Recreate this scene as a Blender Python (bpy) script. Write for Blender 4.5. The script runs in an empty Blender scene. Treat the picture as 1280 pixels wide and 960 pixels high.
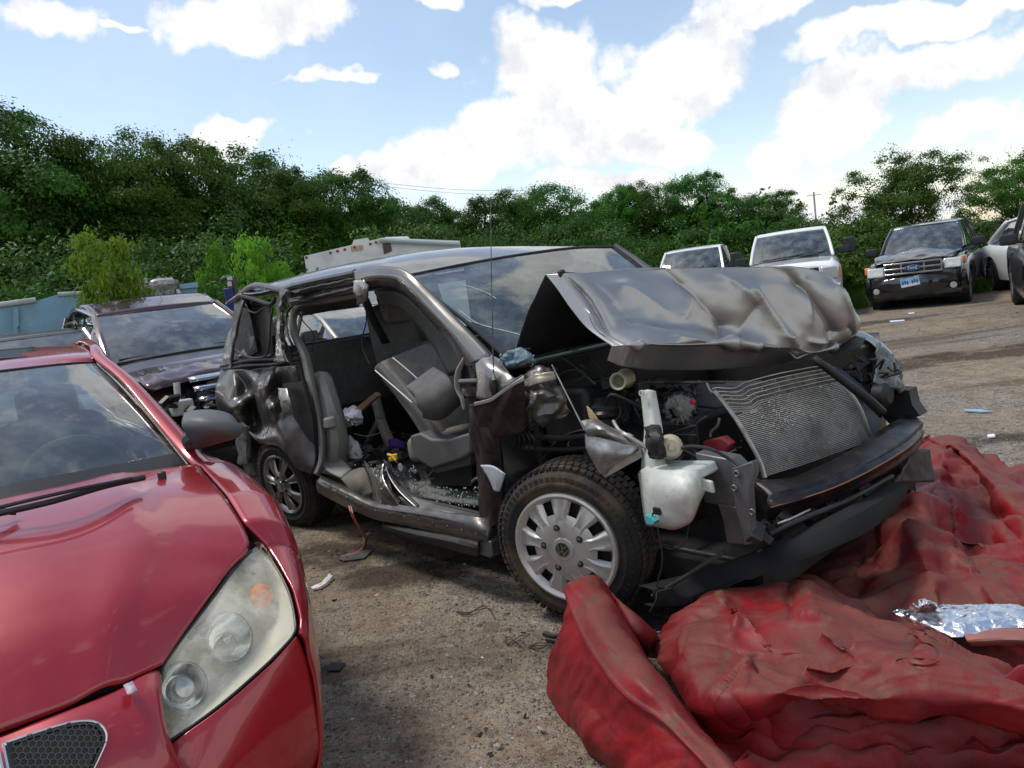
import bpy, math, random
import numpy as np
from mathutils import Vector, Matrix, noise
random.seed(7); np.random.seed(7)
sc = bpy.context.scene
COL = sc.collection
RAD = math.radians
# ------------------------------------------------------------------ camera
F = 967.0; CX, CY = 640.0, 480.0                 # focal length in pixels of a 1280 wide frame
PIT, ROL, HC = RAD(7.2), RAD(7.7), 1.5
_fwd = np.array([0, math.cos(PIT), -math.sin(PIT)])
_up0 = np.array([0, math.sin(PIT), math.cos(PIT)]); _r0 = np.array([1., 0, 0])
_rt = math.cos(ROL)*_r0 - math.sin(ROL)*_up0
_up = math.sin(ROL)*_r0 + math.cos(ROL)*_up0
CAM = np.array([0, 0, HC])
cd = bpy.data.cameras.new("camera"); cam = bpy.data.objects.new("camera", cd); COL.objects.link(cam)
cd.sensor_width = 36; cd.lens = 36*F/1280; cd.clip_start = .05; cd.clip_end = 3000
cam.matrix_world = Matrix(((_rt[0], _up[0], -_fwd[0], CAM[0]), (_rt[1], _up[1], -_fwd[1], CAM[1]), (_rt[2], _up[2], -_fwd[2], CAM[2]), (0, 0, 0, 1)))
sc.camera = cam
sc.view_settings.view_transform = 'Standard'; sc.view_settings.look = 'None'
sc.view_settings.exposure = 0.04; sc.view_settings.gamma = 1
sc.cycles.max_bounces = 7; sc.cycles.transparent_max_bounces = 12; sc.cycles.use_denoising = True
sc.cycles.sample_clamp_indirect = 6; sc.cycles.caustics_reflective = False; sc.cycles.caustics_refractive = False

def ray(u, v): return _fwd + _rt*(u-CX)/F + _up*(CY-v)/F
def Z(u, v, z):
    d = ray(u, v); return CAM + d*(z-HC)/d[2]
def D(u, v, d): return CAM + ray(u, v)*d
# ------------------------------------------------------------------ world + sun
SUN_EL, SUN_AZ = RAD(62), RAD(-72)                # azimuth from +Y towards +X
w = bpy.data.worlds.new("World"); sc.world = w; w.use_nodes = True
nt = w.node_tree; N = nt.nodes; L = nt.links; N.clear()
class G:
    """tiny node helper"""
    def __init__(s, nt): s.n = nt.nodes; s.l = nt.links
    def add(s, t, **k):
        n = s.n.new(t)
        for a, b in k.items(): setattr(n, a, b)
        return n
    def put(s, inp, v):
        if hasattr(v, 'is_output'): s.l.new(v, inp)
        else: inp.default_value = v
    def m(s, op, a, b=None, c=None, clamp=False):
        n = s.n.new('ShaderNodeMath'); n.operation = op; n.use_clamp = clamp
        s.put(n.inputs[0], a)
        if b is not None: s.put(n.inputs[1], b)
        if c is not None: s.put(n.inputs[2], c)
        return n.outputs[0]
    def sm(s, v, lo, hi, a=0., b=1.):
        n = s.n.new('ShaderNodeMapRange'); n.interpolation_type = 'SMOOTHSTEP'
        s.put(n.inputs[0], v); n.inputs[1].default_value = lo; n.inputs[2].default_value = hi
        n.inputs[3].default_value = a; n.inputs[4].default_value = b
        return n.outputs[0]
    def noise(s, vec, scale, det=6, rough=.55, dist=0, col=False):
        n = s.n.new('ShaderNodeTexNoise'); n.inputs['Scale'].default_value = scale
        n.inputs['Detail'].default_value = det; n.inputs['Roughness'].default_value = rough
        n.inputs['Distortion'].default_value = dist
        if vec is not None: s.l.new(vec, n.inputs['Vector'])
        return n.outputs['Color' if col else 'Fac']
    def mixc(s, f, a, b, bt='MIX'):
        n = s.n.new('ShaderNodeMix'); n.data_type = 'RGBA'; n.blend_type = bt
        s.put(n.inputs[0], f)
        s.put(n.inputs[6], a if hasattr(a, 'is_output') else (*a, 1)); s.put(n.inputs[7], b if hasattr(b, 'is_output') else (*b, 1))
        return n.outputs[2]
g = G(nt)
sky = g.add('ShaderNodeTexSky', sky_type='NISHITA', sun_disc=False, sun_elevation=SUN_EL, sun_rotation=SUN_AZ, air_density=1.0, dust_density=.6, ozone_density=1.5)
tc = g.add('ShaderNodeTexCoord'); gen = tc.outputs['Generated']
sep = g.add('ShaderNodeSeparateXYZ'); L.new(gen, sep.inputs[0])
el = g.m('ARCSINE', sep.outputs[2]); az = g.m('ARCTAN2', sep.outputs[0], sep.outputs[1])
# clouds: soft blobs by azimuth / elevation, their edges broken up by noise of the direction
wob = g.noise(gen, 6.0, 8, .62)
wv = g.add('ShaderNodeSeparateColor'); L.new(g.noise(gen, 3.2, 5, .6, col=True), wv.inputs[0])
az_w = g.m('ADD', az, g.m('MULTIPLY', g.m('SUBTRACT', wv.outputs[0], .5), .34)); el_w = g.m('ADD', el, g.m('MULTIPLY', g.m('SUBTRACT', wv.outputs[1], .5), .22))
big = g.noise(gen, 2.1, 5, .55)
CL = [(655,95,112,66),(560,190,110,50),(690,165,100,55),(875,85,115,72),(850,155,75,28),(1080,125,112,48),(1215,95,85,42),(1230,165,90,35),
      (1240,15,110,28),(310,25,125,52,.12),(60,22,85,44,.12),(322,172,58,28),(1015,240,90,26),(528,92,36,18,.15),(985,18,110,30,.1),(380,104,70,14,.25),
      (760,215,120,32),(940,215,80,30),(1120,250,100,30),(730,5,75,18,.15),(480,205,60,30),(560,8,50,18,.2),(770,150,90,38),(165,30,60,12,.3),(640,170,110,50),(1150,40,120,30,.15),(1000,170,70,30)]
mx = None
for (u, v, ru, rv, *soft) in CL:
    d0 = ray(u, v); d0 /= np.linalg.norm(d0); e0 = math.asin(d0[2]); a0 = math.atan2(d0[0], d0[1])
    k = np.linalg.norm(ray(u, v)); ra = ru/F/k/math.cos(e0); re = .96*rv/F/k
    da = g.m('DIVIDE', g.m('SUBTRACT', az_w, a0), ra); de = g.m('DIVIDE', g.m('SUBTRACT', el_w, e0), re)
    q = g.m('SUBTRACT', 1.0, g.m('SQRT', g.m('ADD', g.m('MULTIPLY', da, da), g.m('MULTIPLY', de, de))))
    if soft: q = g.m('SUBTRACT', q, soft[0])
    mx = q if mx is None else g.m('MAXIMUM', mx, q)
front = g.m('MULTIPLY', g.m('MAXIMUM', mx, -1.0), 1.5)
# everywhere else: broken cumulus from noise
other = g.m('MULTIPLY', g.m('SUBTRACT', g.noise(gen, 1.7, 3, .5), .50), 7.0)
isfront = g.sm(g.m('ABSOLUTE', az), .60, .95, 1.0, 0.0)
isfront = g.m('MULTIPLY', isfront, g.sm(el, .42, .62, 1., 0.))
base = g.m('ADD', g.m('MULTIPLY', front, isfront), g.m('MULTIPLY', other, g.m('SUBTRACT', 1.0, isfront)))
dens = g.m('ADD', base, g.m('MULTIPLY', g.m('SUBTRACT', wob, .5), 3.4))
mask = g.sm(dens, -.04, .46)
veil = g.m('MULTIPLY', g.sm(big, .45, .75), .22)
hz = g.sm(el, .0, .20, .18, 0.)
mask2 = g.m('MAXIMUM', g.m('MAXIMUM', mask, veil), hz)
mpu = g.add('ShaderNodeMapping'); L.new(gen, mpu.inputs[0]); mpu.inputs['Location'].default_value = (.01, 0, .035)
wob2 = g.noise(mpu.outputs[0], 6.0, 8, .62)          # the same noise a little higher: where it thins out upward the cloud top is lit
litc = g.m('MULTIPLY_ADD', g.m('SUBTRACT', wob, wob2), 2.4, .68)
cb = g.m('SUBTRACT', litc, g.sm(dens, .6, 2.4, 0., .22))
ccol = g.mixc(g.sm(cb, .30, .72), (8.1, 8.35, 8.8), (10.5, 10.5, 10.45))
skc = g.mixc(1.0, sky.outputs[0], (2.2, 1.98, 1.75), 'MULTIPLY')
fin = g.mixc(mask2, skc, ccol)
bg = g.add('ShaderNodeBackground'); L.new(fin, bg.inputs[0]); bg.inputs[1].default_value = 0.10
wo = g.add('ShaderNodeOutputWorld'); L.new(bg.outputs[0], wo.inputs[0])
sd = bpy.data.lights.new("sun", 'SUN'); sd.energy = 2.3; sd.angle = RAD(12); sd.color = (1, .95, .88)
so = bpy.data.objects.new("sun", sd); COL.objects.link(so)
sdir = Vector((math.sin(SUN_AZ)*math.cos(SUN_EL), math.cos(SUN_AZ)*math.cos(SUN_EL), math.sin(SUN_EL)))
so.rotation_euler = sdir.to_track_quat('Z', 'Y').to_euler(); so.location = (0, 0, 30)

# ------------------------------------------------------------------ materials
def mat(name, col, rough=.6, metal=0., coat=0., var=.0, vs=3., bump=0., bs=30., spec=.5, dirt=0., dcol=(.16,.12,.08), ds=4., trans=0, rv=0.):
    m = bpy.data.materials.new(name); m.use_nodes = True; g = G(m.node_tree); P = g.n['Principled BSDF']
    P.inputs['Roughness'].default_value = rough; P.inputs['Metallic'].default_value = metal
    P.inputs['Coat Weight'].default_value = coat; P.inputs['Coat Roughness'].default_value = .06
    P.inputs['Specular IOR Level'].default_value = spec
    tc = g.add('ShaderNodeTexCoord').outputs['Object']
    c = None
    if var:
        n = g.noise(tc, vs, 6, .6)
        c = g.mixc(g.sm(n, .3, .7), tuple(x*(1-var) for x in col), tuple(min(1, x*(1+var)) for x in col))
    if dirt:
        n = g.noise(tc, ds, 9, .68, .3); f = g.m('MULTIPLY', g.sm(n, .46, .70), dirt)
        c = g.mixc(f, c if c is not None else col, dcol)
        r = g.m('ADD', g.m('MULTIPLY', f, .5), rough, clamp=True); g.l.new(r, P.inputs['Roughness'])
        if coat: g.l.new(g.m('MULTIPLY', g.m('SUBTRACT', 1., f), coat), P.inputs['Coat Weight'])
    if c is None: P.inputs['Base Color'].default_value = (*col, 1)
    else: g.l.new(c, P.inputs['Base Color'])
    if rv: 
        r = g.sm(g.noise(tc, 9, 6, .6), .3, .7, max(0,rough-rv), rough+rv); g.l.new(r, P.inputs['Roughness'])
    if bump:
        b = g.add('ShaderNodeBump'); b.inputs['Strength'].default_value = bump; b.inputs['Distance'].default_value = .01
        g.l.new(g.noise(tc, bs, 6, .6), b.inputs['Height']); g.l.new(b.outputs[0], P.inputs['Normal'])
    if trans: P.inputs['Transmission Weight'].default_value = trans
    return m
def glass_mat(name, tint=(.45, .52, .48), refl=1.0, film=0.0):
    """thin automotive glass: fresnel reflection over a tinted see-through layer with dust and a painted pale reflection film"""
    m = bpy.data.materials.new(name); m.use_nodes = True; g = G(m.node_tree); g.n.clear()
    gl = g.add('ShaderNodeBsdfGlossy'); gl.inputs['Roughness'].default_value = .02; gl.inputs['Color'].default_value = (.95, .97, 1, 1)
    tr = g.add('ShaderNodeBsdfTransparent'); tr.inputs['Color'].default_value = (*tint, 1)
    df = g.add('ShaderNodeBsdfDiffuse'); df.inputs['Color'].default_value = (.42, .48, .43, 1)  # pale green tone paints cloud and cabin reflections into the film
    lw = g.add('ShaderNodeLayerWeight'); lw.inputs['Blend'].default_value = .5
    f = g.m('MULTIPLY_ADD', g.m('POWER', lw.outputs['Facing'], 3.0), .80*refl, .10*refl, clamp=True)
    tc = g.add('ShaderNodeTexCoord').outputs['Object']
    dust_sheen = g.m('MULTIPLY', g.sm(g.noise(tc, 5, 7, .65), .35, .8), film)
    m1 = g.add('ShaderNodeMixShader'); g.l.new(dust_sheen, m1.inputs[0]); g.l.new(tr.outputs[0], m1.inputs[1]); g.l.new(df.outputs[0], m1.inputs[2])
    m2 = g.add('ShaderNodeMixShader'); g.l.new(f, m2.inputs[0]); g.l.new(m1.outputs[0], m2.inputs[1]); g.l.new(gl.outputs[0], m2.inputs[2])
    o = g.add('ShaderNodeOutputMaterial'); g.l.new(m2.outputs[0], o.inputs[0])
    return m
def leaf_mat(name, c1, c2, c3=None, tr=.35):
    m = bpy.data.materials.new(name); m.use_nodes = True; g = G(m.node_tree); g.n.clear()
    tc = g.add('ShaderNodeTexCoord').outputs['Object']; geo = g.add('ShaderNodeNewGeometry')
    n = g.noise(tc, .9, 4, .6); c = g.mixc(g.sm(n, .35, .65), c1, c2)
    c = g.mixc(g.m('MULTIPLY', geo.outputs['Random Per Island'], .30), c, c3 or tuple(x*1.7 for x in c2))
    oi = g.add('ShaderNodeObjectInfo')
    hs = g.add('ShaderNodeHueSaturation'); g.l.new(c, hs.inputs['Color'])
    g.l.new(g.m('MULTIPLY_ADD', oi.outputs['Random'], .05, .475), hs.inputs['Hue'])
    g.l.new(g.m('MULTIPLY_ADD', oi.outputs['Random'], .7, .7), hs.inputs['Value'])
    d = g.add('ShaderNodeBsdfPrincipled'); d.inputs['Roughness'].default_value = .5; d.inputs['Specular IOR Level'].default_value = .22; g.l.new(hs.outputs[0], d.inputs['Base Color'])
    t = g.add('ShaderNodeBsdfTranslucent'); g.l.new(g.mixc(1., hs.outputs[0], (1.2, 1.3, .5), 'MULTIPLY'), t.inputs[0])
    mx = g.add('ShaderNodeMixShader'); mx.inputs[0].default_value = tr; g.l.new(d.outputs[0], mx.inputs[1]); g.l.new(t.outputs[0], mx.inputs[2])
    o = g.add('ShaderNodeOutputMaterial'); g.l.new(mx.outputs[0], o.inputs[0])
    return m

# ------------------------------------------------------------------ geometry helpers
def cr(P, n):
    """Catmull-Rom resample of P (k, ...) to n samples along axis 0"""
    P = np.asarray(P, float); k = len(P)
    if k == 2:
        t = np.linspace(0, 1, n).reshape((-1,)+(1,)*(P.ndim-1)); return P[0]*(1-t)+P[1]*t
    E = np.concatenate([[2*P[0]-P[1]], P, [2*P[-1]-P[-2]]])
    s = np.linspace(0, k-1-1e-9, n); i = s.astype(int); t = (s-i).reshape((-1,)+(1,)*(P.ndim-1))
    a, b, c, d = E[i], E[i+1], E[i+2], E[i+3]
    return .5*(2*b+(c-a)*t+(2*a-5*b+4*c-d)*t**2+(3*b-a-3*c+d)*t**3)
def lin(P, n):
    P = np.asarray(P, float); k = len(P); s = np.linspace(0, k-1-1e-9, n); i = s.astype(int); t = (s-i).reshape((-1,)+(1,)*(P.ndim-1))
    return P[i]*(1-t)+P[i+1]*t
def arc(P, n, f=cr):
    """resample a polyline evenly by arc length"""
    Q = f(P, max(60, n*4)); d = np.r_[0, np.cumsum(np.linalg.norm(np.diff(Q, axis=0), axis=1))]
    t = np.linspace(0, d[-1], n); return np.stack([np.interp(t, d, Q[:, j]) for j in range(3)], 1)
def loft(rows, n, m, f=cr, even=True):
    R = np.stack([(arc(r, m) if even else cr(r, m)) for r in rows]); return f(R, n)
def gnorm(Gd):
    a = np.gradient(Gd, axis=0); b = np.gradient(Gd, axis=1); c = np.cross(a, b); l = np.linalg.norm(c, axis=2, keepdims=True); return c/np.maximum(l, 1e-9)
def fb(p, o=4):
    return noise.fractal(Vector(p), 1.0, 2.0, o)
def dent(Gd, amp, sc_, seed=0, sharp=True, edge=True):
    """push a grid along its normals by folded (creased) noise"""
    nn = gnorm(Gd); a, b = Gd.shape[:2]; out = Gd.copy()
    for i in range(a):
        for j in range(b):
            p = Gd[i, j]*sc_+seed*7.3
            q = fb(p, 3)
            h = (1-2.2*abs(q)) if sharp else q
            h += .35*(1-2*abs(fb(p*2.3+5, 2)))
            out[i, j] += nn[i, j]*amp*h
    return out
class MB:
    def __init__(s): s.v = []; s.f = []
    def add(s, V, Fs):
        o = len(s.v); s.v += [tuple(map(float, p)) for p in V]; s.f += [tuple(i+o for i in f) for f in Fs]; return s
    def grid(s, Gd, wrap=False):
        a, b = Gd.shape[:2]; fs = []
        for i in range(a-1):
            for j in range(b-1): fs.append((i*b+j, i*b+j+1, (i+1)*b+j+1, (i+1)*b+j))
            if wrap: fs.append((i*b+b-1, i*b, (i+1)*b, (i+1)*b+b-1))
        return s.add(Gd.reshape(-1, 3), fs)
    def box(s, c, sz, ax=None):
        c = np.asarray(c, float); ax = np.eye(3) if ax is None else np.asarray(ax, float); h = np.asarray(sz, float)/2
        V = [c+ax[0]*x*h[0]+ax[1]*y*h[1]+ax[2]*z*h[2] for x in (-1, 1) for y in (-1, 1) for z in (-1, 1)]
        return s.add(V, [(0, 1, 3, 2), (4, 6, 7, 5), (0, 4, 5, 1), (2, 3, 7, 6), (0, 2, 6, 4), (1, 5, 7, 3)])
    def bar(s, p, q, w, h=None, up=(0, 0, 1)):
        p = np.asarray(p, float); q = np.asarray(q, float); d = q-p; l = np.linalg.norm(d); d = d/l
        y = np.cross(up, d); y /= max(np.linalg.norm(y), 1e-6); z = np.cross(d, y)
        return s.box((p+q)/2, (l, w, h or w), (d, y, z))
    def tube(s, pts, r, n=None, k=8, f=cr, cap=True):
        P = np.asarray(pts, float); P = f(P, n or max(2, (len(P)-1)*6)) if len(P) > 2 or n else P
        R = np.interp(np.linspace(0, 1, len(P)), np.linspace(0, 1, len(np.atleast_1d(r))), np.atleast_1d(r)) if np.ndim(r) else np.full(len(P), r)
        T = np.gradient(P, axis=0); T /= np.maximum(np.linalg.norm(T, axis=1, keepdims=True), 1e-9)
        a = np.cross(T[0], (0, 0, 1)); a = a if np.linalg.norm(a) > .1 else np.cross(T[0], (1, 0, 0)); a /= np.linalg.norm(a); rings = []
        for i in range(len(P)):
            a = a-T[i]*(a@T[i]); a /= np.linalg.norm(a); b = np.cross(T[i], a)
            rings.append([P[i]+R[i]*(a*math.cos(t)+b*math.sin(t)) for t in np.linspace(0, 2*math.pi, k, endpoint=False)])
        o = len(s.v); s.grid(np.array(rings), wrap=True)
        if cap: s.f += [tuple(o+i for i in range(k))[::-1], tuple(o+(len(P)-1)*k+i for i in range(k))]
        return s
    def plate(s, pts, tv):
        """extruded polygon"""
        P = np.asarray(pts, float); n = len(P); tv = np.asarray(tv, float); o = [tuple(range(n)), tuple(range(2*n-1, n-1, -1))]
        o += [(i, i+n, (i+1) % n+n, (i+1) % n) for i in range(n)]
        return s.add(list(P)+list(P+tv), o)
    def lathe(s, c, axis, prof, k=32, close=False):
        """prof: (distance along axis, radius)"""
        axis = np.asarray(axis, float); axis /= np.linalg.norm(axis); a = np.cross(axis, (0, 0, 1)); a = a if np.linalg.norm(a) > .1 else np.cross(axis, (1, 0, 0)); a /= np.linalg.norm(a); b = np.cross(axis, a)
        rings = [[np.asarray(c)+axis*h+r*(a*math.cos(t)+b*math.sin(t)) for t in np.linspace(0, 2*math.pi, k, endpoint=False)] for h, r in prof]
        return s.grid(np.array(rings), wrap=True)
def mk(name, mb, m, parent=None, smooth=True, thick=0, bev=0, ang=35, off=-1):
    me = bpy.data.meshes.new(name); me.from_pydata(mb.v, [], mb.f); me.materials.append(m)
    o = bpy.data.objects.new(name, me); COL.objects.link(o)
    if parent is not None:
        o.parent = parent; o.matrix_parent_inverse = parent_inv(parent)
    if thick:
        md = o.modifiers.new("t", 'SOLIDIFY'); md.thickness = thick; md.offset = off
    if bev:
        md = o.modifiers.new("b", 'BEVEL'); md.width = bev; md.segments = 2; md.limit_method = 'ANGLE'; md.angle_limit = RAD(40)
    if smooth:
        me.polygons.foreach_set('use_smooth', [True]*len(me.polygons))
        if ang < 180: 
            me.set_sharp_from_angle(angle=RAD(ang))
    me.update(); return o
_world = {}
def parent_inv(p):
    return _world[p.name].inverted()
def tag(o, label=None, cat=None, group=None, kind=None):
    for k, v in (('label', label), ('category', cat), ('group', group), ('kind', kind)):
        if v: o[k] = v
    return o
def thing(name, loc, label, cat, group=None, rz=0, sc_=None):
    o = bpy.data.objects.new(name, None); COL.objects.link(o); o.empty_display_size = .2
    M = Matrix.Translation(Vector([float(x) for x in loc])) @ Matrix.Rotation(rz, 4, 'Z')
    if sc_: M = M @ Matrix.Diagonal((*sc_, 1))
    o.matrix_world = M
    _world[o.name] = M; return tag(o, label, cat, group)
def sub(parent_obj, o):
    """re-hang o (built in world space) as a sub-part of parent_obj"""
    o.parent = parent_obj; o.matrix_parent_inverse = Matrix.Identity(4); return o
# ================================================================== GROUND
def ground_mat():
    m = bpy.data.materials.new("dirt_and_gravel"); m.use_nodes = True; g = G(m.node_tree); P = g.n['Principled BSDF']
    P.inputs['Roughness'].default_value = .9; P.inputs['Specular IOR Level'].default_value = .12
    tc = g.add('ShaderNodeTexCoord').outputs['Object']
    big = g.noise(tc, .45, 6, .6); mid = g.noise(tc, 2.6, 7, .65, .4); fine = g.noise(tc, 45, 6, .75); grit = g.noise(tc, 160, 3, .7)
    c = g.mixc(g.sm(mid, .36, .64), (.26, .192, .124), (.39, .310, .215))
    c = g.mixc(g.sm(big, .42, .62), c, g.mixc(g.sm(fine, .35, .65), (.25, .215, .17), (.44, .40, .34)))
    c = g.mixc(g.m('MULTIPLY', g.sm(fine, .50, .66), .55), c, (.38, .35, .30))
    c = g.mixc(g.m('MULTIPLY', g.sm(fine, .47, .33), .65), c, (.06, .046, .034))
    st = None
    for scl, amt, lo_, hi_ in ((130, .9, .18, .50), (52, .9, .36, .56), (24, .8, .56, .70)):
        vo = g.add('ShaderNodeTexVoronoi'); vo.inputs['Scale'].default_value = scl; g.l.new(tc, vo.inputs['Vector'])
        sp = g.add('ShaderNodeSeparateColor'); g.l.new(vo.outputs['Color'], sp.inputs[0])
        f_ = g.m('MULTIPLY', g.sm(vo.outputs['Distance'], .50, .34), g.sm(g.m('ADD', g.m('MULTIPLY', sp.outputs[0], .62), g.m('MULTIPLY', g.sm(big, .38, .62), .25)), lo_, hi_))
        cc = g.mixc(sp.outputs[1], (.075, .062, .050), (.50, .47, .42)); c = g.mixc(g.m('MULTIPLY', f_, amt), c, cc)
        st = f_ if st is None else g.m('ADD', g.m('MULTIPLY', f_, 1.6), st)
    c = g.mixc(g.m('MULTIPLY', g.sm(g.noise(tc, 9, 7, .7, .5), .50, .62), .45), c, (.13, .095, .062))
    # worn wheel tracks, darker damp soil
    mp = g.add('ShaderNodeMapping'); g.l.new(tc, mp.inputs[0]); mp.inputs['Rotation'].default_value = (0, 0, RAD(20)); mp.inputs['Scale'].default_value = (.12, .8, 1)
    tr = g.sm(g.noise(mp.outputs[0], 1.6, 6, .6), .54, .66)
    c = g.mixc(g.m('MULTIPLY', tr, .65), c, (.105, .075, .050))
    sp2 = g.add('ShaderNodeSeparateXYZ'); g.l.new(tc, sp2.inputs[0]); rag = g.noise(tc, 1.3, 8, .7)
    for u, v, ru, rv in ((1215, 553, 1.5, .22), (1085, 404, 1.6, .45), (1240, 440, 3., .5), (420, 690, .5, .35), (520, 712, .6, .25), (340, 655, .5, .3), (800, 780, .5, .35)):  # ragged dark brown patches: rut, puddle, and some along the minivan
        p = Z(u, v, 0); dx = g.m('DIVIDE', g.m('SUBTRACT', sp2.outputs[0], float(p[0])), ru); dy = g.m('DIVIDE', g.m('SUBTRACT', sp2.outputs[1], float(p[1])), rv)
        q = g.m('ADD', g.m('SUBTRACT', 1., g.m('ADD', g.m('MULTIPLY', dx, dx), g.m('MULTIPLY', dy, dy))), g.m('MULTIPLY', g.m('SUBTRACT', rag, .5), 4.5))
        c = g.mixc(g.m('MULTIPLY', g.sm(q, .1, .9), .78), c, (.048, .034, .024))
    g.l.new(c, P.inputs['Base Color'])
    b = g.add('ShaderNodeBump'); b.inputs['Strength'].default_value = .9; b.inputs['Distance'].default_value = .02
    h = g.m('ADD', g.m('MULTIPLY', fine, .6), g.m('ADD', g.m('MULTIPLY', mid, .9), g.m('ADD', g.m('MULTIPLY', grit, .35), g.m('MULTIPLY', st, .45))))
    g.l.new(h, b.inputs['Height']); g.l.new(b.outputs[0], P.inputs['Normal'])
    return m
M_GROUND = ground_mat()
def gh(x, y):
    return .022*noise.noise(Vector((x*.8, y*.8, 3)))+.008*noise.noise(Vector((x*3.1, y*3.1, 9)))-.012
xs = np.concatenate([np.linspace(-400, -14, 12), np.linspace(-12, 16, 190), np.linspace(18, 400, 12)])
ys = np.concatenate([np.linspace(-60, -2, 8), np.linspace(-1, 24, 170), np.linspace(26, 700, 16)])
Gd = np.array([[(x, y, gh(x, y)) for x in xs] for y in ys])
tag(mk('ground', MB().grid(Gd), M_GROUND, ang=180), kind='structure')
# loose stones
ico = None
def stone_mb(mb, c, r, rg):
    V = [(1, 0, 0), (-1, 0, 0), (0, 1, 0), (0, -1, 0), (0, 0, .8), (0, 0, -.6)]
    a = rg.uniform(0, 6.28); k = rg.uniform(.6, 1.2, 3); ca, sa = math.cos(a), math.sin(a)
    W = []
    for x, y, z in V:
        j = rg.uniform(.75, 1.25); x, y, z = x*k[0]*j, y*k[1]*j, z*k[2]*.7
        W.append((c[0]+r*(x*ca-y*sa), c[1]+r*(x*sa+y*ca), c[2]+r*z))
    mb.add(W, [(0, 2, 4), (2, 1, 4), (1, 3, 4), (3, 0, 4), (2, 0, 5), (1, 2, 5), (3, 1, 5), (0, 3, 5)])
rg = np.random.default_rng(3)
stone_m = mat('stone', (.30, .275, .235), .85, var=.5, vs=14)
g_ = G(stone_m.node_tree); P_ = g_.n['Principled BSDF']; geo_ = g_.add('ShaderNodeNewGeometry')
g_.l.new(g_.mixc(geo_.outputs['Random Per Island'], (.13, .11, .09), (.46, .43, .38)), P_.inputs['Base Color'])
mb = MB()
for i in range(24000):
    dd = 1.3+rg.power(1.0)*9 if i < 18000 else rg.uniform(4, 16)
    a = rg.uniform(-.62, .66); x, y = math.sin(a)*dd, math.cos(a)*dd
    if noise.noise(Vector((x*1.3, y*1.3, 1))) < rg.uniform(-.55, .35): continue
    r = rg.uniform(.0018, .0060)*(1+(rg.random() > .96)*1.5)*(1 if i < 18000 else 2.0)
    stone_mb(mb, (x, y, gh(x, y)+r*.15), r, rg)
tag(mk('gravel', mb, stone_m, smooth=False), kind='stuff')
# a few bigger stones one can tell apart
for i, (u, v, r, lb) in enumerate([(676, 912, .014, 'small tan stone on the dirt left of the red tarp corner'), (611, 760, .009, 'little pale stone lying on the dirt below the front tyre'),
        (623, 932, .013, 'grey pebble at the bottom edge of the dirt strip'), (525, 727, .008, 'white pebble on the dirt below the running board'), (560, 640+180, .009, 'pale round pebble in the middle of the gravel patch')]):
    mb = MB(); c = Z(u, v, 0); stone_mb(mb, c+np.array([0, 0, r*.4]), r, rg)
    tag(mk('stone', mb, stone_m, smooth=False), lb, 'stone', 'stones lying on the dirt')

# chips of glass, plastic and leaf strewn over the lot
mb = MB(); rg = np.random.default_rng(66)
for i in range(420):
    dd = rg.uniform(1.8, 6) if i < 260 else rg.uniform(5, 15); a = rg.uniform(-.5, .62); x, y = math.sin(a)*dd, math.cos(a)*dd
    r = rg.uniform(.003, .010)*(1+dd*.06); t = rg.uniform(0, 6.28); n_ = rg.normal(size=3)*.35+np.array([0, 0, 1]); n_ /= np.linalg.norm(n_); e_ = np.cross(n_, (math.cos(t), math.sin(t), 0)); e_ /= np.linalg.norm(e_)
    mb.box((x, y, gh(x, y)+r*.3), (r*rg.uniform(1, 3.2), r, r*.25), (e_, np.cross(n_, e_), n_))
chm = mat('mixed_chips', (.1, .1, .1), .5); g_ = G(chm.node_tree); P_ = g_.n['Principled BSDF']; geo_ = g_.add('ShaderNodeNewGeometry')
rp_ = g_.add('ShaderNodeValToRGB'); rp_.color_ramp.interpolation = 'CONSTANT'; g_.l.new(geo_.outputs['Random Per Island'], rp_.inputs[0])
for k_, (p_, c_) in enumerate(((0, (.015, .015, .016)), (.45, (.10, .06, .03)), (.7, (.25, .24, .22)), (.86, (.6, .62, .6)), (.95, (.3, .03, .03)))):
    e_ = rp_.color_ramp.elements[k_] if k_ < 2 else rp_.color_ramp.elements.new(p_); e_.position = p_; e_.color = (*c_, 1)
g_.l.new(rp_.outputs[0], P_.inputs['Base Color'])
tag(mk('chips', mb, chm, smooth=False), kind='stuff')
# ================================================================== WRECKED MINIVAN
VO = np.array([.132, 3.25, 0.]); VA = np.array([.665, -.747, 0]); VA /= np.linalg.norm(VA); VB = np.array([-VA[1], VA[0], 0])
def Vp(x, y, z): return VO+VA*x+VB*y+np.array([0, 0, z])
def S(u, v, y):                                   # on the plane y metres in from the van's near side
    d = ray(u, v); t = (y-(CAM-VO)@VB)/(d@VB); return CAM+d*t
def Sx(u, v, x):
    d = ray(u, v); t = (x-(CAM-VO)@VA)/(d@VA); return CAM+d*t
def SL(lst, y=None): return np.array([S(*p) if len(p) == 3 else S(p[0], p[1], y) for p in lst])
paint = mat('bronze_grey_paint', (.20, .19, .178), .28, .75, coat=.6, var=.12, vs=2, dirt=.35, dcol=(.17, .14, .11), ds=3.5, rv=.05)
paint_dk = mat('crumpled_bronze_paint', (.115, .108, .10), .36, .6, coat=.35, var=.2, vs=4, dirt=.45, dcol=(.09, .075, .06), ds=6, rv=.07)
primer = mat('bare_primer', (.034, .024, .022), .42, .45, var=.5, vs=8, bump=.3, dirt=.5, dcol=(.065, .042, .03))
blk = mat('black_plastic', (.011, .011, .012), .55, var=.3, vs=6, bump=.15, dirt=.35, dcol=(.045, .037, .028), ds=7)
blk_metal = mat('black_steel', (.022, .022, .026), .36, .6, var=.3, vs=8, dirt=.55, dcol=(.10, .065, .04), ds=8, rv=.08)
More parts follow.
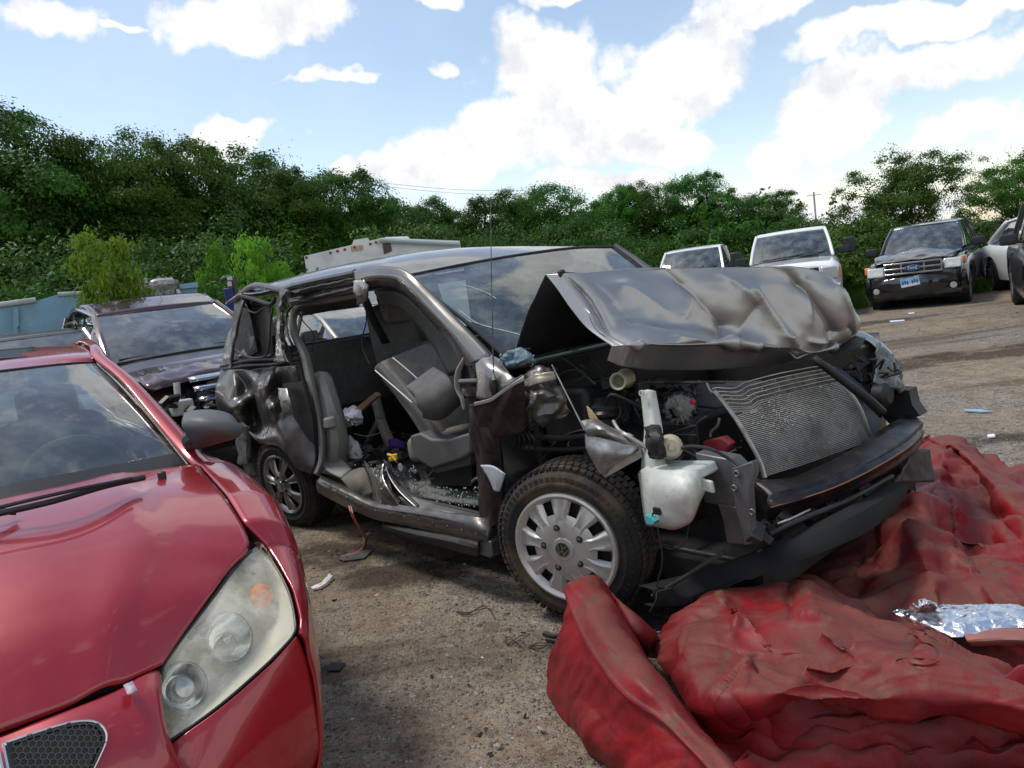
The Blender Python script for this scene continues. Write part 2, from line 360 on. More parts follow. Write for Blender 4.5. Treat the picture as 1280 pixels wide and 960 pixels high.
grey_metal = mat('grey_steel', (.16, .165, .17), .45, .6, var=.25, vs=7, dirt=.5, dcol=(.07, .06, .05), ds=6)
silver = mat('torn_metal', (.38, .37, .35), .42, .8, var=.25, vs=9, dirt=.6, dcol=(.12, .10, .08), ds=8, bump=.2)
rub = mat('rubber', (.022, .022, .023), .72, var=.3, vs=10, bump=.25, bs=80, dirt=.6, dcol=(.085, .07, .055), ds=5)
trimg = mat('grey_cabin_trim', (.29, .28, .255), .62, var=.12, vs=4, dirt=.3, dcol=(.10, .09, .075), bump=.1, bs=200)
trimd = mat('dark_cabin_trim', (.055, .055, .052), .7, var=.2, vs=5, dirt=.3, dcol=(.10, .09, .07))
cloth = mat('seat_cloth', (.135, .133, .128), .9, var=.15, vs=20, bump=.5, bs=300, dirt=.25, dcol=(.14, .10, .075), ds=3)
cloth_lt = mat('seat_cloth_side', (.215, .195, .17), .88, var=.15, vs=12, bump=.5, bs=300, dirt=.35, dcol=(.15, .10, .07), ds=3)
carpet = mat('carpet', (.085, .085, .08), .95, var=.3, vs=15, bump=.8, bs=150, dirt=.4, dcol=(.16, .14, .11))
white_pl = mat('milky_plastic', (.56, .59, .54), .42, var=.15, vs=9, dirt=.75, dcol=(.30, .32, .25), ds=9, bump=.25, bs=25)
g_ = G(white_pl.node_tree); g_.n['Principled BSDF'].inputs['Subsurface Weight'].default_value = .25; g_.n['Principled BSDF'].inputs['Subsurface Radius'].default_value = (.02, .02, .02)
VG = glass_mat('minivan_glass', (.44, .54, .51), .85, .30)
van = thing('wrecked_minivan', Vp(-1.4, .95, 0), 'crashed bronze grey minivan with folded hood, missing front end and doors torn off', 'minivan')

def facet(Gd, amp, seed=0, k=1., mask=None):
    """sheet metal crumpled into flat facets with hard creases"""
    R_ = np.random.default_rng(seed); nn = gnorm(Gd); h = np.zeros(Gd.shape[:2]); X, Y, Zz = Gd[..., 0], Gd[..., 1], Gd[..., 2]
    wv = np.array([[noise.noise(Vector(p*1.9)+Vector((seed, 0, 0))) for p in r] for r in Gd])
    for wl, am in ((.55, 1.), (.42, .8), (.30, .6), (.22, .4), (.15, .25), (.10, .14)):
        d = R_.normal(size=3); d /= np.linalg.norm(d); q = (X*d[0]+Y*d[1]+Zz*d[2])*k/wl+wv*.55+R_.uniform()
        h += am*((np.abs((q % 1)-.5)*2)-.5)*np.clip(.55+1.5*np.sin(X*3.1+seed+wl*20)*np.cos(Zz*4.3+Y*2.7+wl*9), 0, 1)
    if mask is not None: h = h*mask
    return Gd+nn*(h*amp)[..., None]
# ---------- roof
rows = []
for y, cz in ((.20, 0), (.30, .5), (.60, .85), (1.0, 1.), (1.4, .85), (1.68, .45), (1.78, 0)):
    r = []
    for x, z0, c in ((-3.72, 1.66, .05), (-3.45, 1.695, .085), (-3.0, 1.70, .115), (-2.5, 1.705, .115), (-1.9, 1.705, .10), (-1.5, 1.69, .075)):
        r.append(Vp(x+(.10*abs(y-1) if x < -3.6 else 0), y, z0+c*cz))
    hx = np.interp(y, (.2, .3, .8, 1.3, 1.65, 1.8), (-1.24, -1.22, -1.17, -1.05, -1.0, -1.02)); hz = np.interp(y, (.2, .3, .9, 1.3, 1.65, 1.8), (1.63, 1.635, 1.672, 1.69, 1.675, 1.66))
    r.append(Vp(hx, y, hz)); rows.append(r)
Rf = loft(rows, 40, 70, even=False)
Rf2 = dent(Rf, .018, 1.5, 3); k = np.clip((np.linspace(1, 0, 70)-.42)/.4, 0, 1)[None, :, None]
Rf = Rf*(1-k)+Rf2*k
k2 = (np.sin(np.linspace(0, 9, 70))*.006)[None, :, None]*k; Rf = Rf+k2*np.array([0, 0, 1])
mk('roof', MB().grid(Rf), paint, van, thick=.012, ang=60)
# side rail under the roof edge
rl = SL([(296, 372, .24), (318, 357, .22), (352, 362, .22), (368, 357, .2), (400, 350, .2), (444, 341, .2)])
mb = MB().tube(rl, .022, k=8); mb.tube(SL([(366, 367, .2), (400, 358, .22), (446, 351, .22)]), .017); mb.tube(SL([(366, 377, .24), (410, 370, .25), (446, 362, .25)]), .02)
mk('roof_rail', mb, paint_dk, van)
lo = loft([SL([(352, 364, .2), (400, 354, .2), (446, 343, .2)]), SL([(360, 372, .26), (402, 362, .27), (446, 352, .27)]), SL([(366, 382, .25), (405, 373, .24), (448, 362, .24)])], 10, 24)
mk('door_header', MB().grid(dent(lo, .008, 9, 2)), paint_dk, van, thick=.02)
lo = loft([SL([(372, 378, .3), (410, 371, .3), (448, 364, .3)]), SL([(380, 390, .45), (412, 384, .45), (450, 378, .45)])], 6, 16)
mk('headliner', MB().grid(lo), trimd, van, thick=.03)
mk('ceiling_lining', MB().grid(loft([[Vp(x, y, np.interp(x, (-3.6, -1.3), (1.60, 1.56))+.06*math.sin(math.pi*(y-.2)/1.6)) for y in (.3, .6, 1, 1.4, 1.72)] for x in (-3.6, -2.5, -1.3)], 10, 12)), trimd, van, thick=.01)

# ---------- front pillar and door frame (one pressed strip round the opening)
outer = [(444, 340, .19), (462, 335, .19), (482, 334, .19), (503, 337, .19), (520, 348, .18), (543, 371, .17), (575, 404, .15), (594, 423, .14), (614, 445, .13)]
mid_ = [(446, 352, .17), (464, 346, .17), (484, 345, .17), (501, 348, .17), (514, 357, .15), (534, 377, .14), (563, 409, .12), (580, 432, .11), (596, 455, .10)]
inner = [(450, 364, .22), (468, 357, .22), (484, 356, .22), (498, 359, .22), (508, 366, .2), (526, 384, .18), (552, 413, .17), (568, 436, .16), (580, 462, .15)]
Gp = loft([SL(outer), SL(mid_), SL(inner)], 9, 60)
mk('front_pillar', MB().grid(Gp), paint, van, thick=.015)
mk('pillar_seal', MB().tube(SL([(520, 350, .19), (543, 371, .18), (575, 404, .16), (594, 423, .15), (616, 446, .14)]), .008).tube(SL(inner), .009), blk, van)
mk('pillar_lining', MB().grid(loft([SL([(470, 362, .3), (500, 364, .3), (532, 388, .3), (560, 420, .28), (585, 462, .25)]), SL([(480, 380, .36), (500, 382, .36), (522, 400, .36), (545, 432, .34), (565, 470, .3)])], 6, 24)), trimd, van, thick=.02)
# torn stub of the middle pillar and its belt
mb = MB().grid(dent(loft([SL([(447, 352, .18), (460, 350, .18)]), SL([(446, 366, .16), (462, 362, .17)]), SL([(450, 378, .2), (461, 374, .2)])], 8, 8), .01, 20, 4))
mk('pillar_stub', mb, silver, van, thick=.02)
mk('seat_belt', MB().grid(lin([[S(450, 372, .3), S(461, 372, .3)], [S(462, 400, .5), S(472, 398, .5)], [S(478, 430, .7), S(488, 428, .7)]], 6)), blk, van, thick=.004)

# ---------- windshield
ws = []
for t in (0, .35, .7, 1):
    r = []
    for y, hx, hz, bx, bz in ((.20, -1.22, 1.625, -.46, 1.175), (.6, -1.17, 1.655, -.33, 1.165), (1.0, -1.10, 1.675, -.27, 1.16), (1.4, -1.02, 1.68, -.30, 1.155), (1.75, -.99, 1.66, -.45, 1.15)):
        r.append(Vp(hx*(1-t)+bx*t, y, hz*(1-t)+bz*t+.035*math.sin(math.pi*t)))
    ws.append(r)
Wg = loft(ws, 24, 40, even=False)
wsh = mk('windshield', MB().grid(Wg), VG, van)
mk('windshield_seal', MB().tube(Wg[0], .009, n=40).tube(Wg[:, 0], .011, n=24).tube(Wg[:, -1], .014, n=24).tube(Wg[-1], .012, n=40), blk, van)
crk = mat('cracked_glass_edge', (.75, .8, .8), .3)
mb = MB(); rg = np.random.default_rng(8)
def wpt(a, b): i = a*(Wg.shape[0]-1); j = b*(Wg.shape[1]-1); return Wg[int(i), int(j)]*(1-(j % 1))+Wg[int(i), min(int(j)+1, 39)]*(j % 1)+np.array([0, 0, .004])
for path in ([(.55, .02), (.7, .03), (.86, .10), (.98, .14)], [(.62, .0), (.78, .05), (.97, .17)], [(.30, .14), (.42, .17), (.5, .175)], [(.75, .2), (.82, .215), (.80, .235)], [(.97, .14), (.9, .2), (.8, .3)]):
    mb.tube([wpt(*p) for p in path], .0011, k=4)
sub(wsh, mk('crack', mb, crk))
far = [Vp(-1.02, 1.80, 1.66), Vp(-.75, 1.83, 1.45), Vp(-.46, 1.85, 1.16)]
mk('far_pillar', MB().tube(far, .028, k=8), paint, van)

# ---------- crumpled rear quarter
top = [(277, 462, .10), (297, 462, .06), (318, 462, .10), (335, 460, .13), (352, 458, .10), (372, 456, .08)]
r1 = [(272, 482, .02), (292, 484, .0), (312, 486, .10), (333, 480, -.02), (348, 484, .10), (378, 484, .10)]
r2 = [(271, 503, .03), (296, 508, -.05), (318, 510, .12), (336, 508, -.02), (358, 510, .08), (388, 512, .13)]
r3 = [(274, 523, .12), (300, 524, .02), (322, 532, .13), (344, 530, .02), (366, 536, .05), (393, 540, .14)]
r4 = [(286, 528, .2), (304, 533, .05), (325, 548, .02), (347, 547, .0), (372, 566, .03), (396, 566, .12)]
r5 = [(296, 534, .2), (312, 541, .12), (328, 553, .05), (352, 560, .0), (374, 585, .02), (398, 594, .08)]
Q = facet(loft([SL(r) for r in (top, r1, r2, r3, r4, r5)], 100, 130), .016, 5, 1.3)
mk('rear_quarter_panel', MB().grid(Q), paint_dk, van, thick=.008, ang=60)
mb = MB()
for d in ([(280, 462, .07), (310, 457, .07), (345, 455, .07), (374, 448, .08)], [(276, 458, .07), (310, 451, .08), (345, 449, .08), (372, 442, .09)], [(284, 452, .1), (320, 449, .1), (340, 444, .1)]):
    mb.tube(SL(d), .010)
mk('belt_moulding', mb, blk, van)
# black inner face of the door slide pocket and latch
mk('latch_pocket', MB().plate(SL([(353, 480), (378, 477), (390, 520), (393, 556), (384, 548), (366, 520), (358, 500)], .03), VB*.03), blk, van)
mb = MB().grid(dent(loft([SL([(350, 486, .0), (361, 486, .0)]), SL([(352, 500, -.03), (364, 500, -.03)]), SL([(357, 515, -.02), (368, 514, -.02)])], 10, 6), .006, 25))
mb.box(S(357, 502, -.045), (.035, .02, .02)).box(S(360, 510, -.045), (.03, .02, .02))
mk('door_latch', mb, silver, van, thick=.01)
# rear pillar, window hole and hanging trim
mk('rear_pillar', MB().grid(dent(loft([SL([(299, 362, .3), (292, 385, .2), (286, 412, .15), (278, 445, .1), (275, 462, .08)]), SL([(306, 366, .22), (299, 390, .14), (293, 415, .1), (288, 440, .06), (288, 462, .05)])], 8, 30), .008, 6, 1)), paint_dk, van, thick=.02)
mk('window_frame', MB().tube(SL([(302, 370, .2), (320, 375, .18), (338, 380, .18), (344, 372, .2)]), .015).tube(SL([(303, 366, .2), (306, 383, .2), (318, 391, .18), (328, 386, .2), (338, 382, .2)]), .006).tube(SL([(294, 437, .08), (310, 446, .06), (330, 446, .06), (336, 430, .08), (338, 400, .12), (341, 385, .15)]), .008), blk, van)
c_out = [(352, 362, .18), (344, 378, .12), (346, 400, .08), (343, 425, .06), (340, 452, .05)]
c_in = [(368, 366, .2), (360, 380, .14), (358, 402, .1), (360, 428, .09), (372, 455, .1)]
mk('quarter_pillar', MB().grid(dent(loft([SL(c_out), SL([(a[0]*.5+b[0]*.5, a[1]*.5+b[1]*.5, .02) for a, b in zip(c_out, c_in)]), SL(c_in)], 14, 40), .012, 5, 7)), paint, van, thick=.012, ang=60)
mk('rear_trim', MB().plate(SL([(308, 372), (336, 384), (338, 440), (320, 436), (316, 400)], .35), VB*.03), trimg, van, smooth=False)
mk('rear_bulkhead', MB().plate(SL([(296, 380), (306, 372), (314, 400), (322, 440), (300, 452), (284, 446)], .28), VB*.03).plate(SL([(318, 425), (340, 420), (342, 448), (318, 450)], .30), VB*.03), blk, van, smooth=False)
mb = MB()
for p in ([(306, 420), (310, 413), (311, 424), (308, 430)], [(312, 420), (317, 421), (315, 432), (312, 437), (311, 428)], [(297, 446), (304, 430+6), (310, 448), (303, 444)]):
    mb.plate(SL(p, .22), VB*.006)
mk('torn_foam', mb, mat('pale_foam', (.6, .6, .6), .8, var=.3, vs=30), van, smooth=False)
# tail: hanging bumper corner + dark rear innards
mk('rear_bumper', MB().grid(dent(loft([SL([(292, 533, .12), (303, 527, .04), (314, 533, .03)]), SL([(298, 556, .1), (307, 556, .03), (315, 558, .05)]), SL([(300, 580, .08), (308, 581, .02), (314, 577, .05)])], 20, 12), .01, 8)), grey_metal, van, thick=.01)
mk('rear_underbody', MB().box(Vp(-3.35, .9, .52), (.75, 1.5, .45), (VA, VB, (0, 0, 1))), blk, van, smooth=False)
mk('tailgate', MB().grid(loft([[Vp(-3.74, y, z) for y in (.2, .9, 1.75)] for z in (.45, .9, 1.25)], 8, 12)), paint_dk, van, thick=.03)

# ---------- door post trim strip (pale), sliding door opening
p_out = [(448, 368, .24), (410, 374, .23), (380, 378, .22), (366, 384, .2), (361, 396, .18), (363, 418, .13), (374, 442, .1), (381, 470, .09), (390, 510, .08), (397, 548, .06), (398, 575, .05), (391, 592, .05)]
p_in = [(448, 373, .3), (412, 380, .3), (386, 384, .3), (375, 390, .28), (371, 400, .25), (374, 418, .2), (386, 440, .18), (393, 468, .16), (402, 508, .15), (408, 546, .13), (407, 578, .12), (400, 596, .1)]
mk('door_post', MB().grid(loft([SL(p_out), SL([((a[0]+b[0])/2, (a[1]+b[1])/2, (a[2]+b[2])/2-.03) for a, b in zip(p_out, p_in)]), SL(p_in)], 9, 90)), trimg, van, thick=.012)
mk('door_post_seal', MB().tube(SL([(a-3, b+1, c) for a, b, c in p_out]), .008), blk, van)
mk('post_trim', MB().grid(dent(loft([SL([(392, 468, .25), (401, 465, .2), (410, 470, .25)]), SL([(396, 510, .22), (410, 508, .15), (424, 512, .25)]), SL([(404, 550, .2), (418, 548, .13), (432, 552, .25)]), SL([(402, 590, .2), (416, 592, .14), (430, 588, .25)])], 24, 14), .004, 8)), trimg, van, thick=.02)
mk('trim_cap', MB().lathe(S(412, 527, .12), (0, 0, 1), [(-.03, .045), (.02, .04), (.03, .03), (.03, 0)], 12), trimg, van)
# ---------- far side of the cabin, with its own openings
fy = 1.80
def FW(lst, y=fy): return SL(lst, y)
mb = MB()
mb.plate([Vp(-3.7, fy, .3), Vp(-3.7, fy, 1.15), Vp(-2.1, fy, 1.12), Vp(-1.15, fy, 1.08), Vp(-.5, fy, 1.1), Vp(-.5, fy, .3)], VB*.05)
mb.plate([Vp(-3.7, fy, 1.15), Vp(-3.7, fy-.1, 1.65), Vp(-2.95, fy-.1, 1.68), Vp(-2.95, fy, 1.15)], VB*.05)
mb.plate([Vp(-1.3, fy, 1.08), Vp(-1.35, fy-.1, 1.62), Vp(-1.22, fy-.1, 1.62), Vp(-1.15, fy, 1.08)], VB*.05)
mk('far_side_panel', mb, trimd, van, smooth=False)
mk('far_trim_torn', MB().grid(dent(loft([SL([(420, 448, 1.3), (440, 440, 1.3), (462, 420, 1.3), (490, 425, 1.3)]), SL([(400, 465, 1.2), (430, 462, 1.1), (460, 462, 1.2), (490, 470, 1.2)]), SL([(412, 520, 1.2), (430, 500, 1.1), (460, 500, 1.2), (480, 520, 1.2)])], 18, 24), .02, 4)), trimd, van, thick=.01)
# ---------- floor, tub, dashboard
mb = MB().box(Vp(-2.2, .98, .33), (3.0, 1.66, .06), (VA, VB, (0, 0, 1)))
mk('floor', mb, carpet, van, smooth=False)
mk('underbody', MB().box(Vp(-1.3, 1.0, .24), (4.2, 1.5, .1), (VA, VB, (0, 0, 1))), blk, van, smooth=False)
mk('dashboard', MB().grid(loft([[Vp(x, y, z) for y in (.25, .6, 1.0, 1.4, 1.75)] for x, z in ((-.40, 1.12), (-.62, 1.10), (-.82, 1.02), (-.86, .9), (-.75, .7), (-.6, .5))], 24, 24)), trimd, van, thick=.02)
st_c = Vp(-1.02, 1.38, 1.02); ax = VA*.9+np.array([0, 0, -.45]); ax /= np.linalg.norm(ax); a1 = VB; b1 = np.cross(ax, a1)
mk('steering_wheel', MB().tube([st_c+.19*(a1*math.cos(t)+b1*math.sin(t)) for t in np.linspace(0, 2*math.pi, 25)], .015, n=60, cap=False).tube([st_c-a1*.18, st_c+ax*.02, st_c+a1*.18], .012).tube([st_c, st_c+ax*.25], .03), blk, van)
mk('firewall', MB().plate([Vp(-.42, .3, .3), Vp(-.42, 1.75, .3), Vp(-.42, 1.75, 1.1), Vp(-.42, .3, 1.1)], VA*.04), blk, van, smooth=False)

# ---------- seats
def slab(c, dx, dy, dz, r=.25, n=14):
    """rounded cushion: c centre, dx/dy/dz half-axis vectors"""
    a = []
    for i in range(n+1):
        ph = -math.pi/2+math.pi*i/n; row = []
        for j in range(2*n):
            th = 2*math.pi*j/(2*n); s = lambda t, e: math.copysign(abs(t)**e, t)
            row.append(c+dx*s(math.cos(ph), r)*s(math.cos(th), r)+dy*s(math.cos(ph), r)*s(math.sin(th), r)+dz*s(math.sin(ph), .5))
        a.append(row)
    return np.array(a)
def cush(name, c, dx, dy, dz, m, parent, r=.3, am=.0):
    mb = MB(); A = slab(np.asarray(c), np.asarray(dx), np.asarray(dy), np.asarray(dz), r)
    mb.grid(A, wrap=True); return mk(name, mb, m, parent, ang=180)
pas = bpy.data.objects.new
# front passenger seat, backrest thrown back
bt = SL([(457, 432, .62), (470, 462, .30), (470, 478, .3)])
L0 = [(468, 462, .30), (490, 490, .28), (512, 520, .26), (530, 548, .26), (545, 570, .28)]
L1 = [(472, 455, .22), (496, 484, .20), (520, 512, .19), (540, 535, .2), (556, 556, .22)]
L2 = [(490, 446, .34), (512, 470, .32), (535, 498, .32), (556, 520, .34), (570, 540, .36)]
L3 = [(515, 436, .44), (538, 456, .42), (560, 480, .42), (578, 505, .44), (590, 528, .45)]
L4 = [(540, 427, .50), (562, 442, .46), (580, 462, .46), (596, 488, .48), (604, 512, .5)]
L5 = [(548, 428, .60), (572, 440, .58), (590, 460, .56), (604, 486, .58), (612, 508, .6)]
sb = mk('front_seat_back', MB().grid(loft([SL(r) for r in (L0, L1, L2, L3, L4, L5)], 30, 30)), cloth, van, thick=.09, ang=180)
bl = MB().grid(loft([SL(L0), SL([(a*.7+b*.3, c*.7+d*.3, e-.03) for (a, c, e), (b, d, _) in zip(L0, L1)]), SL(L1)], 8, 24))
sub(sb, mk('side_bolster', bl, cloth_lt, thick=.06, ang=180))
sub(sb, mk('white_piping', MB().tube(SL([(469, 463, .2), (490, 481, .18), (515, 503, .165)]), .0035).tube(SL([(491, 447, .29), (508, 461, .275), (528, 479, .275)]), .0035), mat('white_piping', (.8, .8, .8), .5)))
ar = MB().grid(loft([SL([(514, 492, .16), (532, 478, .22), (548, 467, .28)]), SL([(520, 498, .08), (545, 495, .12), (566, 478, .2)]), SL([(531, 504, .10), (548, 507, .14), (568, 489, .2)]), SL([(532, 512, .2), (548, 514, .22), (568, 498, .28)])], 18, 18))
mk('armrest', ar, cloth, van, thick=.05, ang=180)
cush('front_seat_cushion', S(566, 550, .42), VA*.20+np.array([0, 0, .03]), VB*.22, np.array([0, 0, .085]), cloth_lt, van)
sh = MB().plate(SL([(512, 545), (524, 541), (539, 549), (560, 549), (587, 541), (589, 566), (576, 574), (539, 586), (520, 574), (513, 560)], .12), VB*.10)
mk('seat_side_shield', sh, mat('seat_plastic', (.10, .10, .096), .5, var=.15, dirt=.3), van, bev=.012)
mk('seat_shield_lower', MB().plate(SL([(538, 586), (588, 566), (588, 582), (545, 592)], .14), VB*.08), trimd, van, bev=.006)
mk('seat_base', MB().plate(SL([(531, 586), (590, 580), (590, 608), (540, 606)], .25), VB*.35), blk, van, smooth=False)
# driver seat and the back row
db = cush('driver_seat_back', S(505, 430, 1.15), VB*.25, VA*-.05+np.array([0, 0, .33]), VA*.10, cloth, van, .35)
cush('driver_headrest', S(498, 385, 1.1), VB*.14, np.array([0, 0, .11]), VA*.07, cloth_lt, van, .4)
cush('driver_seat_cushion', Vp(-1.0, 1.35, .62), VA*.27, VB*.25, np.array([0, 0, .1]), cloth, van)
cush('middle_seat_back', Vp(-2.35, 1.25, .85), VB*.35, np.array([0, 0, .28])+VA*-.1, VA*.08, trimg, van, .3)
cush('rear_seat_back', Vp(-3.2, 1.0, .95), VB*.55, np.array([0, 0, .30]), VA*.08, cloth, van, .3)
mk('grab_column', MB().tube(SL([(438, 590, .9), (452, 566, .85), (466, 540, .8), (476, 520, .8)]), .022).tube(SL([(470, 500, .9), (478, 530, .8), (490, 560, .7)]), .04), trimg, van)
mk('airbag_curtain', MB().grid(dent(loft([SL([(474, 372, 1.3), (500, 368, 1.3), (520, 375, 1.3)]), SL([(480, 400, 1.25), (505, 398, 1.2), (528, 402, 1.3)]), SL([(484, 425, 1.3), (508, 424, 1.25), (540, 425, 1.3)])], 16, 20), .02, 3)), mat('grey_curtain', (.13, .125, .11), .85, var=.15), van, thick=.01)
# under-seat clutter in the dark
rg = np.random.default_rng(11); mb = MB()
for i in range(46):
    u, v, y = rg.uniform(440, 600), rg.uniform(560, 620), rg.uniform(.3, .8); c = S(u, v, y)
    if c[2] < .37: c[2] = .38+rg.uniform(0, .05)
    mb.box(c, rg.uniform(.02, .09, 3)*(1, 1, .6), np.linalg.qr(rg.normal(size=(3, 3)))[0])
tag(mk('cabin_debris', mb, trimd, van, bev=.003), kind='stuff')

mb = MB(); rg = np.random.default_rng(91)
for i in range(260):
    u, v = (rg.uniform(500, 600), rg.uniform(608, 634)) if i < 130 else (rg.uniform(622, 668), rg.uniform(440, 458)) if i < 190 else (rg.uniform(440, 520), rg.uniform(580, 612)); c = S(u, v, .14 if i < 130 else .12)
    mb.box(c, rg.uniform(.003, .008, 3), np.linalg.qr(rg.normal(size=(3, 3)))[0])
tag(mk('glass_crumbs', mb, mat('glass_crumbs', (.45, .55, .52), .15, coat=1.), van, smooth=False), kind='stuff')
mb = MB()
for i in range(16):
    u, v, y = rg.uniform(440, 590), rg.uniform(540, 600), rg.uniform(.12, .6); p = [(u, v, y)]
    for k_ in range(4): u += rg.uniform(-22, 22); v += rg.uniform(-14, 18); p.append((u, min(v, 622), y+rg.uniform(-.05, .05)))
    mb.tube(SL(p), rg.uniform(.0015, .0045), k=5)
for pts in ([(455, 372, .2), (458, 400, .25), (452, 430, .3), (462, 455, .3)], [(372, 380, .25), (378, 400, .22), (392, 418, .25), (390, 440, .25)], [(520, 372, .3), (528, 392, .3), (548, 408, .3), (560, 430, .3)]): mb.tube(SL(pts), .004, k=6)
tag(mk('loose_wiring', mb, rub, van), kind='stuff')
# ---------- rocker, torn pillar base, step covers, running board
rk = [[(400, 600, .04), (437, 616, .03), (467, 630, .02), (516, 636, .02), (560, 643, .02), (600, 650, .02), (612, 662, .03)],
      [(400, 604, .0), (437, 621, -.01), (467, 636, -.01), (516, 645, -.01), (560, 653, -.01), (600, 662, -.01), (614, 670, .0)],
      [(402, 612, .02), (437, 630, .01), (470, 644, .0), (514, 654, .0), (560, 664, .0), (600, 674, .0), (613, 680, .01)]]
mk('rocker_sill', MB().grid(dent(loft([SL(r) for r in rk], 14, 80), .003, 12)), paint_dk, van, thick=.03, ang=50)
sm_ = MB().tube(SL([(403, 603, -.02), (437, 620, -.035), (467, 634, -.035), (516, 642, -.035), (560, 650, -.035), (608, 664, -.03)]), .0035, k=5).tube(SL([(404, 611, .0), (437, 628, -.02), (470, 642, -.025), (514, 652, -.025), (560, 662, -.025), (606, 672, -.02)]), .005, k=5)
mk('sill_seam', sm_, blk, van)
fl = MB()
for t in range(11):
    u = 415+t*18; fl.lathe(S(u, np.interp(u, (402, 437, 470, 514, 560, 600), (608, 624, 639, 648, 658, 669)), -.042), -VB, [(0, .007), (.003, .006), (.003, 0)], 8)
tag(mk('sill_bolts', fl, grey_metal, van), kind='stuff')
mk('sill_tread', MB().grid(loft([SL([(497, 622, .05), (516, 634, .03), (560, 641, .03), (603, 649, .03)]), SL([(500, 600, .14), (520, 620, .10), (560, 630, .10), (602, 640, .10)])], 6, 30)), grey_metal, van, thick=.01)
mk('sill_gap', MB().tube(SL([(480, 575, .12), (497, 602, .1), (520, 624, .09), (560, 634, .08), (603, 643, .08)]), .008).tube(SL([(474, 585, .05), (484, 610, .03), (500, 628, .02)]), .007), blk, van)
mk('pillar_base', MB().grid(dent(loft([SL([(457, 576, .16), (468, 585, .1), (482, 579, .08)]), SL([(463, 592, .12), (473, 600, .04), (481, 596, .03)]), SL([(466, 612, .07), (477, 617, .0), (489, 613, .0)]), SL([(468, 630, .03), (484, 634, .0), (503, 633, .01)])], 24, 20), .005, 14)), paint, van, thick=.01, ang=50)
mk('pillar_flange', MB().grid(loft([SL([(481, 578, .08), (487, 596, .05), (499, 614, .03), (520, 634, .02)]), SL([(484, 576, .12), (492, 594, .09), (505, 612, .07), (525, 632, .05)])], 5, 30)), silver, van, thick=.006)
mk('pillar_inner', MB().plate(SL([(484, 585), (494, 600), (505, 618), (500, 626), (490, 614)], .06), VB*.01), primer, van, smooth=False)
mk('step_cover', MB().grid(loft([SL([(400, 580, .1), (417, 567, .22)]), SL([(412, 592, .06), (430, 578, .18)]), SL([(428, 600, .05), (440, 590, .15)])], 14, 10)), trimg, van, thick=.02)
mk('olive_panel', MB().grid(dent(loft([SL([(428, 600, .05), (440, 590, .1), (456, 586, .14)]), SL([(440, 612, .04), (450, 602, .03), (462, 602, .08)]), SL([(452, 621, .04), (460, 620, .03), (467, 617, .05)])], 14, 14), .004, 12)), mat('olive_trim', (.15, .145, .11), .7, var=.2, dirt=.4), van, thick=.01)
mk('floor_mat', MB().grid(loft([SL([(511, 607, .2), (550, 606, .35), (600, 612, .4)]), SL([(516, 622, .14), (555, 628, .14), (602, 634, .14)])], 8, 16)), mat('pale_carpet', (.17, .175, .16), .95, var=.25, vs=20, bump=.6, bs=150), van, thick=.02)
mk('tag_disc', MB().lathe(S(501, 584, .12), -VB, [(0, 0), (0, .022), (.006, .022), (.006, 0)], 18), mat('pale_disc', (.6, .62, .65), .5), van)
mb = MB().grid(loft([SL([(478, 652, .06), (520, 660, .04), (560, 667, .03), (600, 675, .02)]), SL([(481, 657, .0), (520, 667, -.03), (560, 675, -.04), (600, 684, -.04)]), SL([(484, 661, .02), (522, 672, .0), (560, 682, -.01), (600, 692, -.01)])], 16, 60))
for t in range(9): mb.box(S(492+t*12.5, 652.5+t*2.6, .05), (.015, .02, .02), (VA, VB, (0, 0, 1)))
mk('running_board', mb, blk, van, thick=.02, bev=0)
mk('running_board_cap', MB().plate(SL([(600, 673), (613, 677), (616, 694), (612, 698), (599, 693)], -.03), VB*.08), grey_metal, van, bev=.006)

# ---------- cowl side, fender stub, hinge pillar
cow = [[(592, 441, .14), (603, 443, .13), (614, 446, .13), (623, 450, .14)], [(596, 458, .09), (608, 460, .07), (622, 462, .08), (634, 464, .1)], [(598, 476, .07), (612, 478, .05), (630, 478, .06), (645, 474, .08)], [(597, 498, .06), (612, 500, .04), (626, 490, .05), (655, 470, .06)]]
mk('cowl_side_panel', MB().grid(loft([SL(r) for r in cow], 20, 24)), paint, van, thick=.01, ang=60)
fen = [[(593, 505, .0), (612, 500, -.02), (624, 492, -.02), (640, 482, -.02), (655, 473, .0)], [(598, 525, .02), (615, 522, .0), (630, 520, .0), (645, 512, .0), (657, 500, .02)], [(602, 548, .05), (616, 546, .03), (632, 545, .03), (648, 540, .03), (660, 530, .06)]]
mk('fender_stub', MB().grid(facet(loft([SL(r) for r in fen], 40, 50), .022, 6, 2.6)), primer, van, thick=.006)
mk('torn_edge', MB().grid(loft([SL([(593, 503, -.02), (612, 498, -.04), (624, 490, -.04), (640, 479, -.04), (655, 469, -.01)]), SL([(594, 507, -.015), (613, 502, -.03), (625, 494, -.03), (641, 483, -.03), (655, 476, -.01)])], 5, 40)), mat('painted_lit_edge', (.75, .72, .72), .3, .7), van, thick=.003)  # whitish strip: the lit top edge of the fender stub, painted in
hp = [[(590, 505, .08), (606, 505, .04), (622, 510, .05)], [(592, 540, .06), (608, 540, .03), (626, 548, .05)], [(598, 580, .06), (612, 580, .03), (630, 590, .06)], [(602, 620, .06), (614, 622, .03), (630, 628, .06)], [(604, 655, .04), (614, 660, .02), (624, 650, .05)]]
mk('hinge_pillar', MB().grid(facet(loft([SL(r) for r in hp], 80, 34), .022, 2, 2.4)), primer, van, thick=.02)
